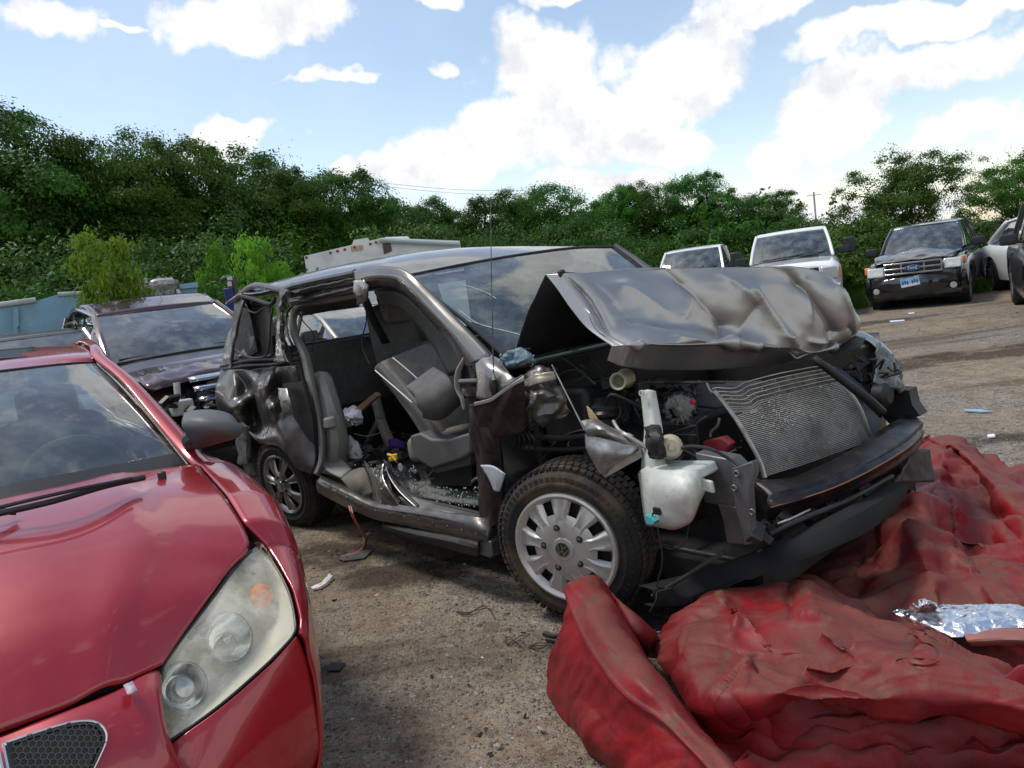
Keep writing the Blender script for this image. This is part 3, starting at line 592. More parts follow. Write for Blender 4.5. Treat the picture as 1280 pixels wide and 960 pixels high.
mk('hinge_pocket', MB().grid(dent(loft([SL([(577, 462, .12), (586, 450, .12), (597, 470, .1)]), SL([(576, 478, .14), (586, 480, .16), (597, 478, .1)]), SL([(580, 500, .12), (588, 498, .12), (598, 496, .1)])], 14, 14), .01, 16)), primer, van, thick=.01)
mk('hinge_bar', MB().tube(SL([(575, 477, .08), (597, 476, .08)]), .013), grey_metal, van)
mk('door_seal', MB().grid(loft([SL([(579, 448, .1), (570, 465, .09), (569, 484, .08), (576, 500, .08), (580, 512, .08)]), SL([(583, 452, .12), (577, 466, .12), (576, 484, .11), (581, 499, .1), (583, 512, .1)])], 4, 30)), trimg, van, thick=.008)
mk('plastic_shard', MB().grid(loft([SL([(601, 581, .0), (616, 582, -.03), (632, 592, -.03)]), SL([(612, 599, .0), (620, 600, -.02), (629, 602, -.02)]), SL([(618, 613, .02), (621, 614, .0), (625, 614, .0)])], 14, 12)), mat('pale_plastic', (.55, .62, .66), .3), van, thick=.004)
mk('strap_clip', MB().tube(SL([(590, 602, .1), (596, 598, .08), (604, 600, .08), (606, 608, .08), (598, 610, .08)]), .008), grey_metal, van)
an = mk('antenna', MB().lathe(S(617, 484, .03), (0, 0, 1), [(-.045, .0), (-.035, .014), (.0, .021), (.03, .017), (.045, .011), (.05, .006)], 16), blk, van)
sub(an, mk('antenna_rod', MB().tube([S(617, 473, .03), S(614.5, 360, .03), S(613, 246, .03)], (.0035, .0022, .0018), n=12, k=6), grey_metal))
sub(an, mk('antenna_collar', MB().lathe(S(617, 473, .03), (0, 0, 1), [(-.006, .012), (.004, .011), (.012, .008), (.03, .006)], 12), silver))

def ridged(m, scale, strength, dist):
    g = G(m.node_tree); P = g.n['Principled BSDF']; tc = g.add('ShaderNodeTexCoord').outputs['Object']
    n = g.add('ShaderNodeTexNoise', noise_type='RIDGED_MULTIFRACTAL'); n.inputs['Scale'].default_value = scale; n.inputs['Detail'].default_value = 5; n.inputs['Roughness'].default_value = .5
    g.l.new(tc, n.inputs['Vector']); b = g.add('ShaderNodeBump'); b.inputs['Strength'].default_value = strength; b.inputs['Distance'].default_value = dist
    g.l.new(n.outputs['Fac'], b.inputs['Height'])
    old = P.inputs['Normal'].links
    if old: g.l.new(old[0].from_socket, b.inputs['Normal'])
    g.l.new(b.outputs[0], P.inputs['Normal'])
ridged(paint_dk, 5, .35, .012); ridged(primer, 8, .5, .012)
# ---------- hood, folded up into a tent
N0 = [(682, 343), (722, 341), (799, 335), (860, 335), (935, 334), (1000, 334), (1040, 348), (1058, 380)]
N1 = [(688, 362), (735, 366), (800, 360), (862, 360), (935, 360), (1000, 362), (1046, 376), (1060, 392)]
N2 = [(701, 387), (745, 392), (808, 388), (868, 388), (938, 388), (1000, 390), (1046, 398), (1060, 402)]
N3 = [(722, 412), (756, 412), (820, 412), (876, 412), (945, 416), (1003, 420), (1046, 415), (1060, 410)]
N4 = [(752, 432), (784, 430), (842, 430), (898, 430), (955, 434), (1003, 440), (1038, 430), (1057, 418)]
N5 = [(783, 450), (811, 460), (858, 463), (920, 462), (965, 458), (1003, 450), (1032, 438), (1054, 424)]
ys = [.15, .22, .55, .80, 1.10, 1.35, 1.52, 1.60]
off = [(.05, 0), (-.02, -.02), (-.05, -.03), (-.05, -.03), (0, 0), (.10, .10)]
hood_rows = []
for k, rr in enumerate((N0, N1, N2, N3, N4, N5)):
    o = (.0, -.04, -.06, -.06, -.05, .10)[k]
    hood_rows.append([S(u, v, y)+VA*(-o if k else 0) for (u, v), y in zip(rr, ys)])
HA, HB = 110, 180
hood_rows.insert(5, [p_*.90+q_*.10+VA*.004 for p_, q_ in zip(hood_rows[4], hood_rows[5])])
H0 = cr(np.stack([cr(r, HB) for r in hood_rows]), HA)
# large folds pressed into the sheet: (across, down, length dir, width, depth)
nn = gnorm(H0); sgn = np.sign((nn[55, 90]@(CAM-H0[55, 90]))); nn *= sgn
I, J = np.meshgrid(np.linspace(0, 1, HA), np.linspace(0, 1, HB), indexing='ij')
h = np.zeros_like(I)
def crease(a, b, c, d, wd, am):
    """V fold from (row a, col b) to (row c, col d)"""
    px, py = I-a, (J-b)*2.6; dx, dy = c-a, (d-b)*2.6; L2 = dx*dx+dy*dy; t = np.clip((px*dx+py*dy)/L2, 0, 1)
    r = np.hypot(px-dx*t, py-dy*t); return am*np.exp(-np.abs(r)/(wd*.62))*(1-.3*t)
h += crease(.05, .10, .62, .13, .10, -.045)+crease(.62, .13, .95, .17, .08, -.03)
h += crease(.0, .36, .45, .47, .09, -.035)+crease(.45, .47, .78, .43, .10, -.04)+crease(.55, .62, .95, .66, .08, .035)
h += crease(.2, .56, .78, .66, .10, .045)+crease(.0, .66, .5, .80, .10, -.05)+crease(.1, .84, .6, .92, .07, .035)
h += crease(.5, .2, .6, .38, .12, .03)+crease(.75, .38, .8, .60, .08, -.025)+crease(.15, .22, .35, .3, .15, .03)+crease(.5, .78, .85, .84, .07, -.035)
h += crease(.05, .50, .30, .56, .05, .022)+crease(.30, .56, .52, .50, .05, -.022)+crease(.35, .08, .55, .05, .05, .02)+crease(.62, .28, .72, .40, .05, .02)+crease(.1, .72, .42, .70, .05, .02)+crease(.45, .86, .7, .97, .05, -.02)+crease(.55, .70, .60, .80, .04, .018)+crease(.08, .16, .5, .20, .04, -.016)+crease(.68, .5, .9, .55, .05, -.022)+crease(.25, .40, .4, .36, .05, .018)
edge = np.clip(I*8, 0, 1)*np.clip(J*8+.3, 0, 1)*np.clip((1-J)*7, 0, 1)
H0 = H0+nn*(h*edge*.95)[..., None]
ww = np.zeros_like(h)
for i in range(HA):
    for j in range(HB): ww[i, j] = noise.fractal(Vector((J[i, j]*6, I[i, j]*3.2, 2.2)), 1., 2., 3)
H0 = H0+nn*((.006*ww)*edge)[..., None]; H0 = facet(H0, .0085, 12, 1., edge)
hood = mk('hood', MB().grid(H0), mat('hood_paint', (.38, .375, .365), .37, .75, coat=.35, var=.06, vs=2, dirt=.12, dcol=(.2, .17, .14), ds=4), van, thick=.004, ang=180, off=0)
ridged(bpy.data.materials['hood_paint'], 3.2, .16, .010)
# back half of the tent, down to the hinges
rid = H0[0]; hin = np.array([Vp(np.interp(t, (0, 1), (-.40, -.30)), np.interp(t, (0, 1), (.2, 1.65)), 1.16) for t in np.linspace(0, 1, HB)])
mk('hood_rear_half', MB().grid(dent(lin([rid, rid*.5+hin*.5+np.array([0, 0, .03]), hin], 20)[:, ::2], .01, 2)), mat('hood_underside', (.02, .02, .021), .8), van, thick=.004, off=0)
mk('hood_edge_bolt', MB().lathe(S(702, 343, .18), (0, 0, 1), [(-.02, .015), (.012, .018), (.02, .012), (.02, 0)], 12), blk, van)
mk('hood_hinge', MB().bar(S(640, 442, .22), S(660, 436, .2), .03, .012).bar(S(634, 438, .2), S(640, 432, .2), .03), grey_metal, van)

# ---------- engine bay: strut tower, block and clutter in the dark
mk('engine_block', MB().box(Vp(.08, .95, .62), (.62, .95, .42), (VA, VB, (0, 0, 1))).box(Vp(-.2, .45, .85), (.3, .3, .3), (VA, VB, (0, 0, 1))), blk, van, bev=.03)
rg = np.random.default_rng(21); mb = MB(); mb2 = MB(); mb3 = MB()
for i in range(230):
    u, v = rg.uniform(665, 1000), rg.uniform(455, 600); y = rg.uniform(.35, .9); c = S(u, v, y)
    if u > 868: continue
    if u > 735: c = S(u, max(v, 482), y)
    (mb if i % 3 else mb2).box(c, rg.uniform(.008, .06, 3), np.linalg.qr(rg.normal(size=(3, 3)))[0])
for i in range(85):
    u, v = rg.uniform(665, 930), rg.uniform(440, 590); y = rg.uniform(.3, .7); p = [(u, v, y)]
    for k in range(3): u = min(870, u+rg.uniform(-45, 45)); v += rg.uniform(-25, 28); p.append((u, v, y+rg.uniform(-.06, .06)))
    p = [(a_, max(b_, 478 if a_ > 735 else 440), c_) for a_, b_, c_ in p]; mb3.tube(SL(p), rg.uniform(.002, .009), k=6)
tag(mk('engine_clutter', mb, blk, van, bev=.004), kind='stuff'); tag(mk('bracket_clutter', mb2, blk_metal, van, bev=.004), kind='stuff'); tag(mk('hose_clutter', mb3, rub, van), kind='stuff')
mk('strut_tower', MB().lathe(Vp(-.05, .42, .72), (0, 0, 1), [(-.4, .12), (0, .13), (.18, .1), (.22, .06), (.22, 0)], 20), blk, van)
mb = MB()
for i in range(9):
    mb.lathe(Vp(0, .38, .45+i*.05), (0, 0, 1), [(0, .07), (.012, .082), (.024, .082), (.036, .07)], 18)
mk('spring', mb, blk_metal, van)
mk('wheel_arch_liner', MB().grid(loft([[Vp(-.02+r*math.cos(t), y, .36+r*math.sin(t)) for t in np.linspace(.1, math.pi-.1, 9)] for y, r in ((.28, .44), (.6, .44))], 6, 30)), blk, van, thick=.01)
mb = MB()
for k in range(5): mb.tube(SL([(640+k*5, 538, .12), (644+k*6, 550, .1), (640+k*7, 562, .12)]), .004)
mb.tube(SL([(660, 545, .2), (700, 548, .2), (735, 545, .2)]), .014).tube(SL([(655, 560, .22), (700, 562, .22), (740, 560, .22)]), .014)
mk('arch_ribs', mb, blk, van)
mk('torn_apron', MB().grid(dent(loft([SL([(652, 480, .1), (672, 462, .12), (692, 470, .16)]), SL([(660, 500, .08), (680, 492, .06), (702, 490, .14)]), SL([(662, 520, .1), (684, 518, .07), (706, 506, .14)]), SL([(664, 532, .12), (690, 525, .1), (712, 512, .16)])], 24, 24), .025, 9, 3)), paint_dk, van, thick=.006, ang=50)
mk('apron_bracket', MB().grid(dent(loft([SL([(655, 476, .08), (672, 468, .06), (694, 464, .1)]), SL([(657, 486, .07), (674, 480, .05), (696, 474, .1)])], 8, 20), .006, 15)), mat('tan_bracket', (.32, .28, .22), .45, .5, dirt=.4), van, thick=.006)
mk('wiring_bundle', MB().grid(dent(loft([SL([(628, 448, .12), (645, 440, .12), (665, 445, .14)]), SL([(640, 458, .1), (655, 455, .08), (668, 458, .12)])], 12, 16), .02, 16)), mat('blue_insulation', (.10, .17, .21), .6, var=.6, vs=40), van, thick=.01)
mk('stay_rod', MB().tube(SL([(690, 456, .10), (706, 488, .08), (731, 538, .05)]), .0035), silver, van)
mk('filler_pipe', MB().lathe(S(777, 475, .32), S(765, 480, .20)-S(777, 475, .32), [(-.06, .045), (.0, .036), (.03, .034), (.05, .039), (.056, .036), (.05, .028), (.0, .025), (-.02, .0)], 22), mat('beige_pipe', (.40, .37, .29), .6, dirt=.4), van)
al = MB(); ac = S(850, 510, .42); aax = VA*.5-VB*.8; aax /= np.linalg.norm(aax)
al.lathe(ac, aax, [(-.05, .0), (-.05, .062), (.04, .062), (.055, .05), (.06, 0)], 24)
for k in range(14):
    t = k/14*2*math.pi; p1 = np.cross(aax, (0, 0, 1)); p1 /= np.linalg.norm(p1); p2 = np.cross(aax, p1); d = p1*math.cos(t)+p2*math.sin(t)
    al.bar(ac+aax*.062+d*.02, ac+aax*.06+d*.056, .006); al.bar(ac-aax*.04+d*.064, ac+aax*.04+d*.064, .006)
mk('alternator', al, mat('cast_alloy', (.22, .22, .21), .45, .8, dirt=.5), van)
mk('red_cap', MB().lathe(S(867, 502, .42), -VB, [(0, .012), (.012, .010), (.014, 0)], 12), mat('red_plastic', (.45, .03, .035), .5), van)
mk('red_cover', MB().plate(SL([(878, 552), (901, 547), (912, 556), (905, 566), (880, 563)], .42), VB*.05), mat('red_cover', (.25, .02, .03), .6, dirt=.3), van, bev=.004)
mk('wood_chip', MB().plate(SL([(733, 508), (739, 514), (748, 527), (742, 529), (736, 521)], .10), VB*.008), mat('tan_chip', (.5, .36, .17), .8), van, smooth=False)
mb = MB().grid(dent(loft([SL([(727, 528, .06), (740, 524, .06), (752, 530, .08), (800, 556, .14)]), SL([(733, 538, .02), (750, 536, .0), (768, 544, .03), (802, 562, .12)]), SL([(736, 546, .05), (756, 546, .04), (776, 552, .06), (803, 566, .12)])], 16, 30), .0035, 11))
mk('crushed_rail', mb, silver, van, thick=.006, ang=50)
mb = MB().grid(dent(loft([SL([(732, 543, .05), (756, 548, .02), (800, 560, .1)]), SL([(734, 560, .02), (756, 566, .0), (790, 567, .06)]), SL([(744, 580, .02), (754, 582, .01), (770, 578, .03)]), SL([(752, 592, .02), (755, 592, .02), (758, 590, .03)])], 24, 24), .003, 13))
mb.bar(S(755, 592, .03), S(802, 566, .10), .022, .03)
mk('silver_bracket', mb, silver, van, thick=.005, ang=50)
mk('coolant_pipe', MB().tube(SL([(767, 527, .14), (774, 538, .1), (785, 545, .08), (810, 561, .1)]), .009).tube(SL([(784, 544, .09), (790, 547, .09)]), .012), silver, van)
# washer reservoir
rs = loft([SL([(798, 592, .12), (806, 586, .06), (838, 588, .02), (872, 586, .06), (877, 600, .14)]), SL([(801, 608, .1), (812, 608, .0), (840, 610, -.03), (868, 610, .0), (880, 614, .12)]), SL([(804, 632, .1), (814, 632, .0), (840, 634, -.03), (866, 632, .0), (874, 628, .12)]), SL([(808, 654, .12), (818, 655, .03), (842, 659, .01), (860, 653, .04), (866, 648, .12)]), SL([(814, 656, .2), (822, 657, .16), (842, 660, .16), (858, 655, .18), (862, 650, .2)])], 34, 40)
res = mk('washer_reservoir', MB().grid(rs), white_pl, van, thick=.004, ang=180)
sub(res, mk('reservoir_top', MB().plate(SL([(798, 590), (806, 584), (872, 585), (878, 598), (868, 600), (804, 598)], .06), VB*.12), white_pl, bev=.01))
sub(res, mk('filler_neck', MB().grid(loft([SL([(801, 489, .2), (810, 487, .16), (819, 489, .2)]), SL([(804, 515, .18), (814, 515, .14), (824, 515, .18)]), SL([(806, 540, .15), (816, 540, .11), (828, 540, .16)]), SL([(803, 565, .12), (815, 565, .08), (830, 565, .13)]), SL([(802, 590, .11), (815, 592, .06), (834, 590, .11)])], 26, 12)), white_pl, thick=.003, ang=180))
sub(res, mk('neck_lug', MB().lathe(S(803, 491, .14), -VB, [(0, .005), (0, .012), (.01, .012), (.01, .005)], 14), white_pl))
sub(res, mk('mounting_ear', MB().plate(SL([(870, 594), (880, 600), (889, 602), (892, 617), (880, 614), (872, 628)], .07), VB*.015), white_pl, bev=.004))
sub(res, mk('blue_fluid', MB().plate(SL([(806, 644), (812, 647), (818, 652), (816, 656), (808, 654)], -.04), VB*.03), mat('washer_fluid', (.08, .42, .46), .35), smooth=False))
sub(res, mk('level_sensor', MB().box(S(823, 638, -.02), (.03, .03, .025), (VA, VB, (0, 0, 1))).tube(SL([(816, 641, -.02), (815, 652, -.02), (818, 672, .0), (836, 686, .02), (855, 680, .02), (861, 655, .08)]), .0028), blk))
pm = MB(); pc = S(838, 559, .10); px_ = S(842, 561, -.02)-pc
pm.lathe(pc, px_, [(-.08, .04), (-.02, .05), (.0, .045), (.02, .038), (.04, .037), (.045, .03), (.045, .012), (.06, .011), (.06, 0)], 24)
mk('power_steering_pump', pm, mat('yellowed_plastic', (.48, .42, .29), .5, dirt=.5), van)
mk('torn_rubber_sleeve', MB().grid(dent(loft([SL([(811, 534, .08), (818, 533, .05), (823, 540, .08)]), SL([(812, 552, .06), (822, 550, .02), (828, 556, .06)]), SL([(816, 572, .06), (824, 572, .03), (828, 570, .06)])], 18, 12), .012, 18)), blk, van, thick=.006)
mk('cable', MB().tube(SL([(845, 562, .1), (865, 558, .1), (890, 562, .12), (912, 574, .15), (925, 583, .15)]), .007), rub, van)
mk('cable', MB().tube(SL([(700, 600, .3), (760, 612, .3), (800, 640, .3)]), .01), rub, van)
mk('cable', MB().tube(SL([(815, 745, .05), (850, 725, .06), (880, 705, .1), (906, 690, .15)]), .008), rub, van)
mk('cable', MB().tube(SL([(822, 660, .0), (828, 700, .02), (820, 735, .03)]), .003), rub, van)
mk('cable', MB().tube(SL([(812, 765, -.03), (820, 750, -.02), (822, 740, .0), (840, 735, .0)]), .0025), rub, van)
# frame rail and end plate
fr = MB().plate(SL([(868, 566), (912, 574), (925, 588), (930, 640), (897, 632), (880, 628), (876, 600)], .18), VB*.08)
fr.plate(SL([(896, 628), (930, 636), (938, 682), (908, 680), (903, 650)], .17), VB*.06)
mk('frame_rail', fr, grey_metal, van, bev=.006)
fe = MB().plate(SL([(914, 586), (940, 577), (943, 592), (936, 610), (940, 680), (930, 682), (918, 630)], .13), VB*.04)
for p in ((921, 592), (918, 610), (940, 640)): fe.lathe(S(*p, .125), -VB, [(0, .014), (.006, .014), (.006, .006), (0, .006)], 12)
mk('end_plate', fe, grey_metal, van, bev=.004)
mk('undertray', MB().box(Vp(.25, .9, .28), (.95, 1.2, .06), (VA, VB, (0, 0, 1))).box(Vp(.35, .95, .42), (.5, 1.0, .25), (VA, VB, (0, 0, 1))), blk, van, bev=.01)
# radiator
TL, TR, BR, BLc = S(893, 489, .50), S(1031, 457, 1.25), S(1089, 550, 1.32), S(956, 597, .48)
def radp(a, b):
    e = TL*(1-a)*(1-b)+TR*a*(1-b)+BR*a*b+BLc*(1-a)*b; bow = .03*math.sin(math.pi*b)+.02*math.sin(math.pi*a)
    w_ = .018*noise.noise(Vector((a*3, b*3, 1)))*(1-.5*b); return e+VA*(bow+w_)+np.array([0, 0, .015*math.sin(a*math.pi)*(1-b)])
mb = MB(); b_ = 0; bs_ = []
while b_ < 1.0: bs_.append(b_); b_ += .045 if b_ < .2 else .0195
for b_ in bs_:
    pts = []
    for q in np.linspace(0, 1, 40):
        bb = b_+.0022*math.sin(q*14+b_*9)*(b_ > .2)
        if q < .22 and b_ < .3: bb += .03*math.sin((.22-q)*22)
        pts.append(radp(q, min(bb, 1)))
    mb.tube(pts, .0028 if b_ < .2 else .0022, n=40, k=4, f=lin)
fins = mat('radiator_fins', (.36, .35, .32), .55, .5, var=.35, vs=6, dirt=.65, dcol=(.16, .135, .10), ds=7)
rad = mk('radiator', mb, fins, van)
sub(rad, mk('radiator_core', MB().grid(np.array([[radp(a, b)-VA*.006 for a in np.linspace(0, 1, 24)] for b in np.linspace(.05, 1, 24)])), mat('radiator_core', (.12, .11, .09), .8, .2, var=.5, vs=30, bump=1., bs=200, dirt=.5, dcol=(.28, .26, .2), ds=9)))
sub(rad, mk('radiator_tank', MB().tube([radp(0, b) for b in np.linspace(0, 1, 8)]+[], .010).tube(SL([(883, 478, .5), (887, 487, .5), (893, 492, .5)]), .005).tube(SL([(899, 523, .45), (897, 532, .45), (889, 540, .45), (888, 546, .45)]), .006), silver))
sub(rad, mk('radiator_tank', MB().tube([radp(1, b)+VB*.01 for b in np.linspace(0, 1, 8)], .012), silver))
mud = MB(); rg = np.random.default_rng(5)
for i in range(520):
    a, b = (rg.normal(.26, .10), rg.normal(.42, .12)) if i < 420 else (rg.uniform(.05, .9), rg.uniform(.1, .95))
    stone_mb(mud, radp(a, b)+VA*.004, rg.uniform(.001, .004), rg)
sub(rad, mk('dried_mud', mud, mat('dried_mud', (.52, .50, .44), .9), smooth=False))
mk('radiator_shroud', MB().plate([radp(1, .0)+VB*.03, radp(1, 1)+VB*.03, S(1104, 523, 1.45), S(1100, 500, 1.5), S(1050, 460, 1.45)], VA*-.03), mat('blue_black_plastic', (.025, .032, .045), .3, dirt=.3), van, smooth=False)
mk('prop_bar', MB().grid(lin([[S(1014, 448, 1.15), S(1021, 444, 1.15)], [S(1050, 476, 1.2), S(1057, 471, 1.2)], [S(1082, 502, 1.25), S(1090, 495, 1.25)], [S(1100, 520, 1.3), S(1108, 512, 1.3)]], 12)), blk, van, thick=.02, bev=0)
mk('radiator_bracket', MB().tube(SL([(1034, 456, 1.3), (1046, 472, 1.3), (1052, 484, 1.32), (1060, 486, 1.32)]), .01), silver, van)
# bumper beam
def bm(lst, f=cr): return arc([Sx(u, v, x) for u, v, x in lst], 40, f)
bt_ = bm([(940, 602, .70), (985, 600, .77), (1030, 583, .84), (1072, 560, .88), (1110, 533, .87), (1140, 519, .82)])
bf_ = bm([(960, 620, .78), (1000, 610, .86), (1040, 596, .93), (1085, 575, .98), (1130, 549, .98), (1152, 529, .93)])
bl_ = bm([(960, 634, .79), (1002, 622, .88), (1042, 608, .95), (1086, 587, 1.0), (1131, 560, 1.0), (1153, 540, .95)])
bg_ = bm([(961, 650, .78), (1004, 637, .86), (1044, 622, .93), (1087, 601, .98), (1132, 573, .98), (1153, 552, .93)])
Bm = np.stack([bt_, bf_, bl_*.5+bf_*.5-VA*.008, bl_, bg_*.5+bl_*.5-VA*.008, bg_])
Bm = lin(Bm, 16)
bb = mk('bumper_beam', MB().grid(dent(Bm, .0025, 9)), blk_metal, van, thick=.016, ang=30, off=0)
sub(bb, mk('rust_seam', MB().tube(bl_+VA*.010, .0030, n=40, k=5), mat('rust', (.22, .10, .045), .9)))
sub(bb, mk('beam_end', MB().plate([Sx(937, 603, .70), Sx(960, 620, .78), Sx(960, 651, .78), Sx(940, 628, .70)], VB*.02).plate([Sx(925, 590, .6), Sx(945, 600, .7), Sx(960, 640, .75), Sx(940, 640, .7)], VB*.02), blk_metal, smooth=False))
sub(bb, mk('white_sticker', MB().plate([Sx(1128, 534, .87), Sx(1134, 530, .87), Sx(1138, 531, .87), Sx(1130, 536, .87)], np.array([0, 0, .003])), mat('sticker', (.8, .8, .8), .5), smooth=False))
mb = MB().plate([Sx(945, 640, .6), Sx(1140, 560, .85), Sx(1128, 610, .8), Sx(1040, 655, .8), Sx(950, 700, .6)], -VA*.1)
for k in range(26):
    u = 945+k*7; v = 665-k*3.6+rg.uniform(-10, 14); mb.box(Sx(u, v, .72+rg.uniform(0, .12)), rg.uniform(.02, .09, 3), np.linalg.qr(rg.normal(size=(3, 3)))[0])
mb.tube([Sx(962, 668, .85), Sx(1000, 650, .92), Sx(1060, 625, .98), Sx(1115, 595, .98)], .011).tube([Sx(945, 690, .8), Sx(1000, 668, .9), Sx(1030, 655, .92), Sx(1090, 630, .96)], .010)
mk('lower_grille', mb, blk, van, bev=.003)
mk('condenser_pipe', MB().tube([Sx(972, 655, .84), Sx(990, 648, .88), Sx(1012, 637, .9)], .005), silver, van)
vt = arc([Sx(*p) for p in ((815, 738, .45), (862, 726, .55), (935, 704, .78), (1020, 668, .98), (1085, 635, 1.06), (1130, 606, 1.02))], 50)
vb_ = arc([Sx(*p) for p in ((818, 758, .45), (862, 752, .57), (935, 724, .80), (1020, 692, 1.0), (1085, 662, 1.08), (1131, 622, 1.02))], 50)
mk('front_valance', MB().grid(lin([vt-VA*.06, vt, vt*.5+vb_*.5+VA*.004, vb_, vb_-VA*.05], 16)), mat('matt_black_plastic', (.010, .011, .013), .75, spec=.25, dirt=.4, dcol=(.035, .03, .026)), van, thick=.008, ang=40)
mk('side_flap', MB().grid(dent(loft([[Sx(1140, 560, .95), Sx(1159, 562, .9)], [Sx(1128, 582, .97), Sx(1163, 584, .92)], [Sx(1116, 604, .98), Sx(1166, 603, .95)]], 12, 14), .006, 10)), blk, van, thick=.006)
# far fender and lamp remains
fo = [(1058, 412, 1.75), (1080, 417, 1.8), (1098, 427, 1.84), (1112, 440, 1.86), (1122, 457, 1.88), (1129, 482, 1.88)]
fi = [(1054, 420, 1.68), (1078, 424, 1.72), (1091, 432, 1.76), (1104, 446, 1.78), (1117, 461, 1.8), (1124, 484, 1.8)]
mk('far_fender', MB().grid(loft([SL([(a+1, b+14, 1.9) for a, b, c in fo]), SL(fo), SL(fi)], 12, 40)), mat('fender_paint', (.34, .34, .32), .25, .6, coat=.8), van, thick=.006)
mk('far_fender_inner', MB().plate(SL([(1034, 440), (1058, 416), (1080, 423), (1075, 433), (1062, 440), (1045, 446)], 1.6), VB*.02), grey_metal, van, smooth=False)
mk('lamp_housing', MB().grid(dent(loft([SL([(1090, 432, 1.7), (1104, 446, 1.74), (1118, 458, 1.76)]), SL([(1094, 456, 1.6), (1106, 460, 1.62), (1120, 476, 1.7)]), SL([(1092, 482, 1.5), (1106, 486, 1.5), (1124, 494, 1.6)])], 20, 18), .02, 10)), mat('lamp_grey', (.10, .115, .11), .35, dirt=.3), van, thick=.02)
mb = MB()
for i in range(20):
    mb.box(S(rg.uniform(1052, 1104), rg.uniform(452, 515), rg.uniform(1.6, 1.75)), rg.uniform(.02, .07, 3), np.linalg.qr(rg.normal(size=(3, 3)))[0])
mb.lathe(S(1108, 494, 1.5), VA, [(-.05, .06), (.0, .06), (.02, .04), (.02, .0)], 16)
for i in range(14):
    u, v = rg.uniform(1060, 1120), rg.uniform(440, 515); mb.tube(SL([(u, v, 1.5), (u+rg.uniform(-20, 20), v+rg.uniform(-12, 14), 1.5), (u+rg.uniform(-20, 20), v+rg.uniform(-12, 14), 1.52)]), .006)
mb.plate(SL([(1100, 486), (1136, 488), (1140, 506), (1150, 520), (1112, 530), (1098, 516)], 1.62), VB*.1)
tag(mk('lamp_mount_clutter', mb, blk, van, bev=.004), kind='stuff')
mk('far_side_skin', MB().grid(loft([[Vp(x, 1.88, z) for x in (-3.7, -2, -.5, .3, .62)] for z in (.3, .7, 1.0)], 8, 20)), paint, van, thick=.01)

# ---------- wheels
def wheel_geo(c, ax, R, rw, wd, spin, style, rootobj, lab=None, muddy=False):
    """c: centre of outer face, ax: outward axle direction"""
    ax = ax/np.linalg.norm(ax); a = np.cross((0, 0, 1), ax); a /= np.linalg.norm(a); b = np.cross(ax, a)
    mb = MB(); k = 72
    prof = [(-wd+.01, rw), (-wd-.005, rw+.05), (-wd+.012, R-.03), (-wd+.04, R-.004), (-wd*.5, R), (-.04, R-.004), (-.014, R-.028), (.004, R-.07), (.004, rw+.045), (-.012, rw+.008), (-.018, rw-.004)]
    mb.lathe(c, ax, prof, k)
    # tread blocks
    nb = 66
    for i in range(nb):
        t = 2*math.pi*i/nb; d = a*math.cos(t)+b*math.sin(t); tg = -a*math.sin(t)+b*math.cos(t)
        for j, (off_, wj) in enumerate(((-.045, .034), (-.095, .040), (-.145, .040), (-.195, .034))):
            if off_ < -wd+.02: continue
            s = .35*(1 if j < 2 else -1); tt = tg+ax*s*.3; tt /= np.linalg.norm(tt); a2 = np.cross(d, tt)
            mb.box(c+ax*off_+d*(R+.001)+tg*(.5*(j % 2)*2*math.pi*R/nb), (2*math.pi*R/nb*.72, wj, .012), (tt, a2, d))
        mb.box(c+ax*(-.006)+d*(R-.045), (2*math.pi*R/nb*.5, .006, .03), (tg, ax, d))
    ty = mk('wheel', mb, tyre_m if not muddy else tyre_mud, rootobj, ang=40)
    P = lambda r, t, h: c+ax*h+(a*math.cos(t)+b*math.sin(t))*r
    hc = MB(); n = style['n']
    # rim lip
    hc.lathe(c, ax, [(-.02, rw+.004), (.002, rw+.002), (.006, rw-.008), (-.004, rw-.022), (-.02, rw-.034)], 72)
    hub = style['hub']*rw
    for i in range(n):                             # spokes, raised in the middle with bevelled flanks
        t0 = spin+2*math.pi*i/n; w1 = style['w']; rowsr = []
        for q in np.linspace(0, 1, 9):
            r = hub*.9+(rw-.020-hub*.9)*q; hw = math.pi/n*(.98 if q < .10 else (w1+(.10*q) if q > .28 else w1+.30*(1-(q-.1)/.18)))
            hh = .012-.018*q**2
            rowsr.append([P(r, t0-hw, hh-.022), P(r, t0-hw*.72, hh-.003), P(r, t0-hw*.55, hh), P(r, t0-hw*.28, hh-style['groove']), P(r, t0+hw*.28, hh-style['groove']), P(r, t0+hw*.55, hh), P(r, t0+hw*.72, hh-.003), P(r, t0+hw, hh-.022)])
        hc.grid(np.array(rowsr))
    hc.lathe(c, ax, [(-.006, rw-.020), (-.012, rw*.885), (-.022, rw*.86)], 72)
    hc.lathe(c, ax, [(.006-.010, hub*1.25), (.010, hub*1.0), (.013, hub*.55), (.013, hub*.42), (.018, hub*.40), (.020, hub*.30), (.021, 0)], 60)
    cap = mk('hubcap', hc, style['m'], ang=40); sub(ty, cap)
    dk = MB().lathe(c, ax, [(-.05, rw-.01), (-.045, .05), (-.045, 0)], 40).lathe(c, ax, [(-.02, rw-.006), (-.06, rw-.02), (-wd, rw-.02)], 40)
    sub(ty, mk('rim', dk, mat('dark_rim', (.02, .018, .017), .7, .3)))
    ln = MB()
    for i in range(5):
        t = spin+.35+2*math.pi*i/5; q = P(hub*.78, t, .010)
        ln.lathe(q, ax, [(0, .016), (.002, .016), (.002, .0105), (.010, .0105), (.014, .006), (.015, 0)], 12)
    sub(ty, mk('wheel_nuts', ln, style['nut']))
    return ty, P
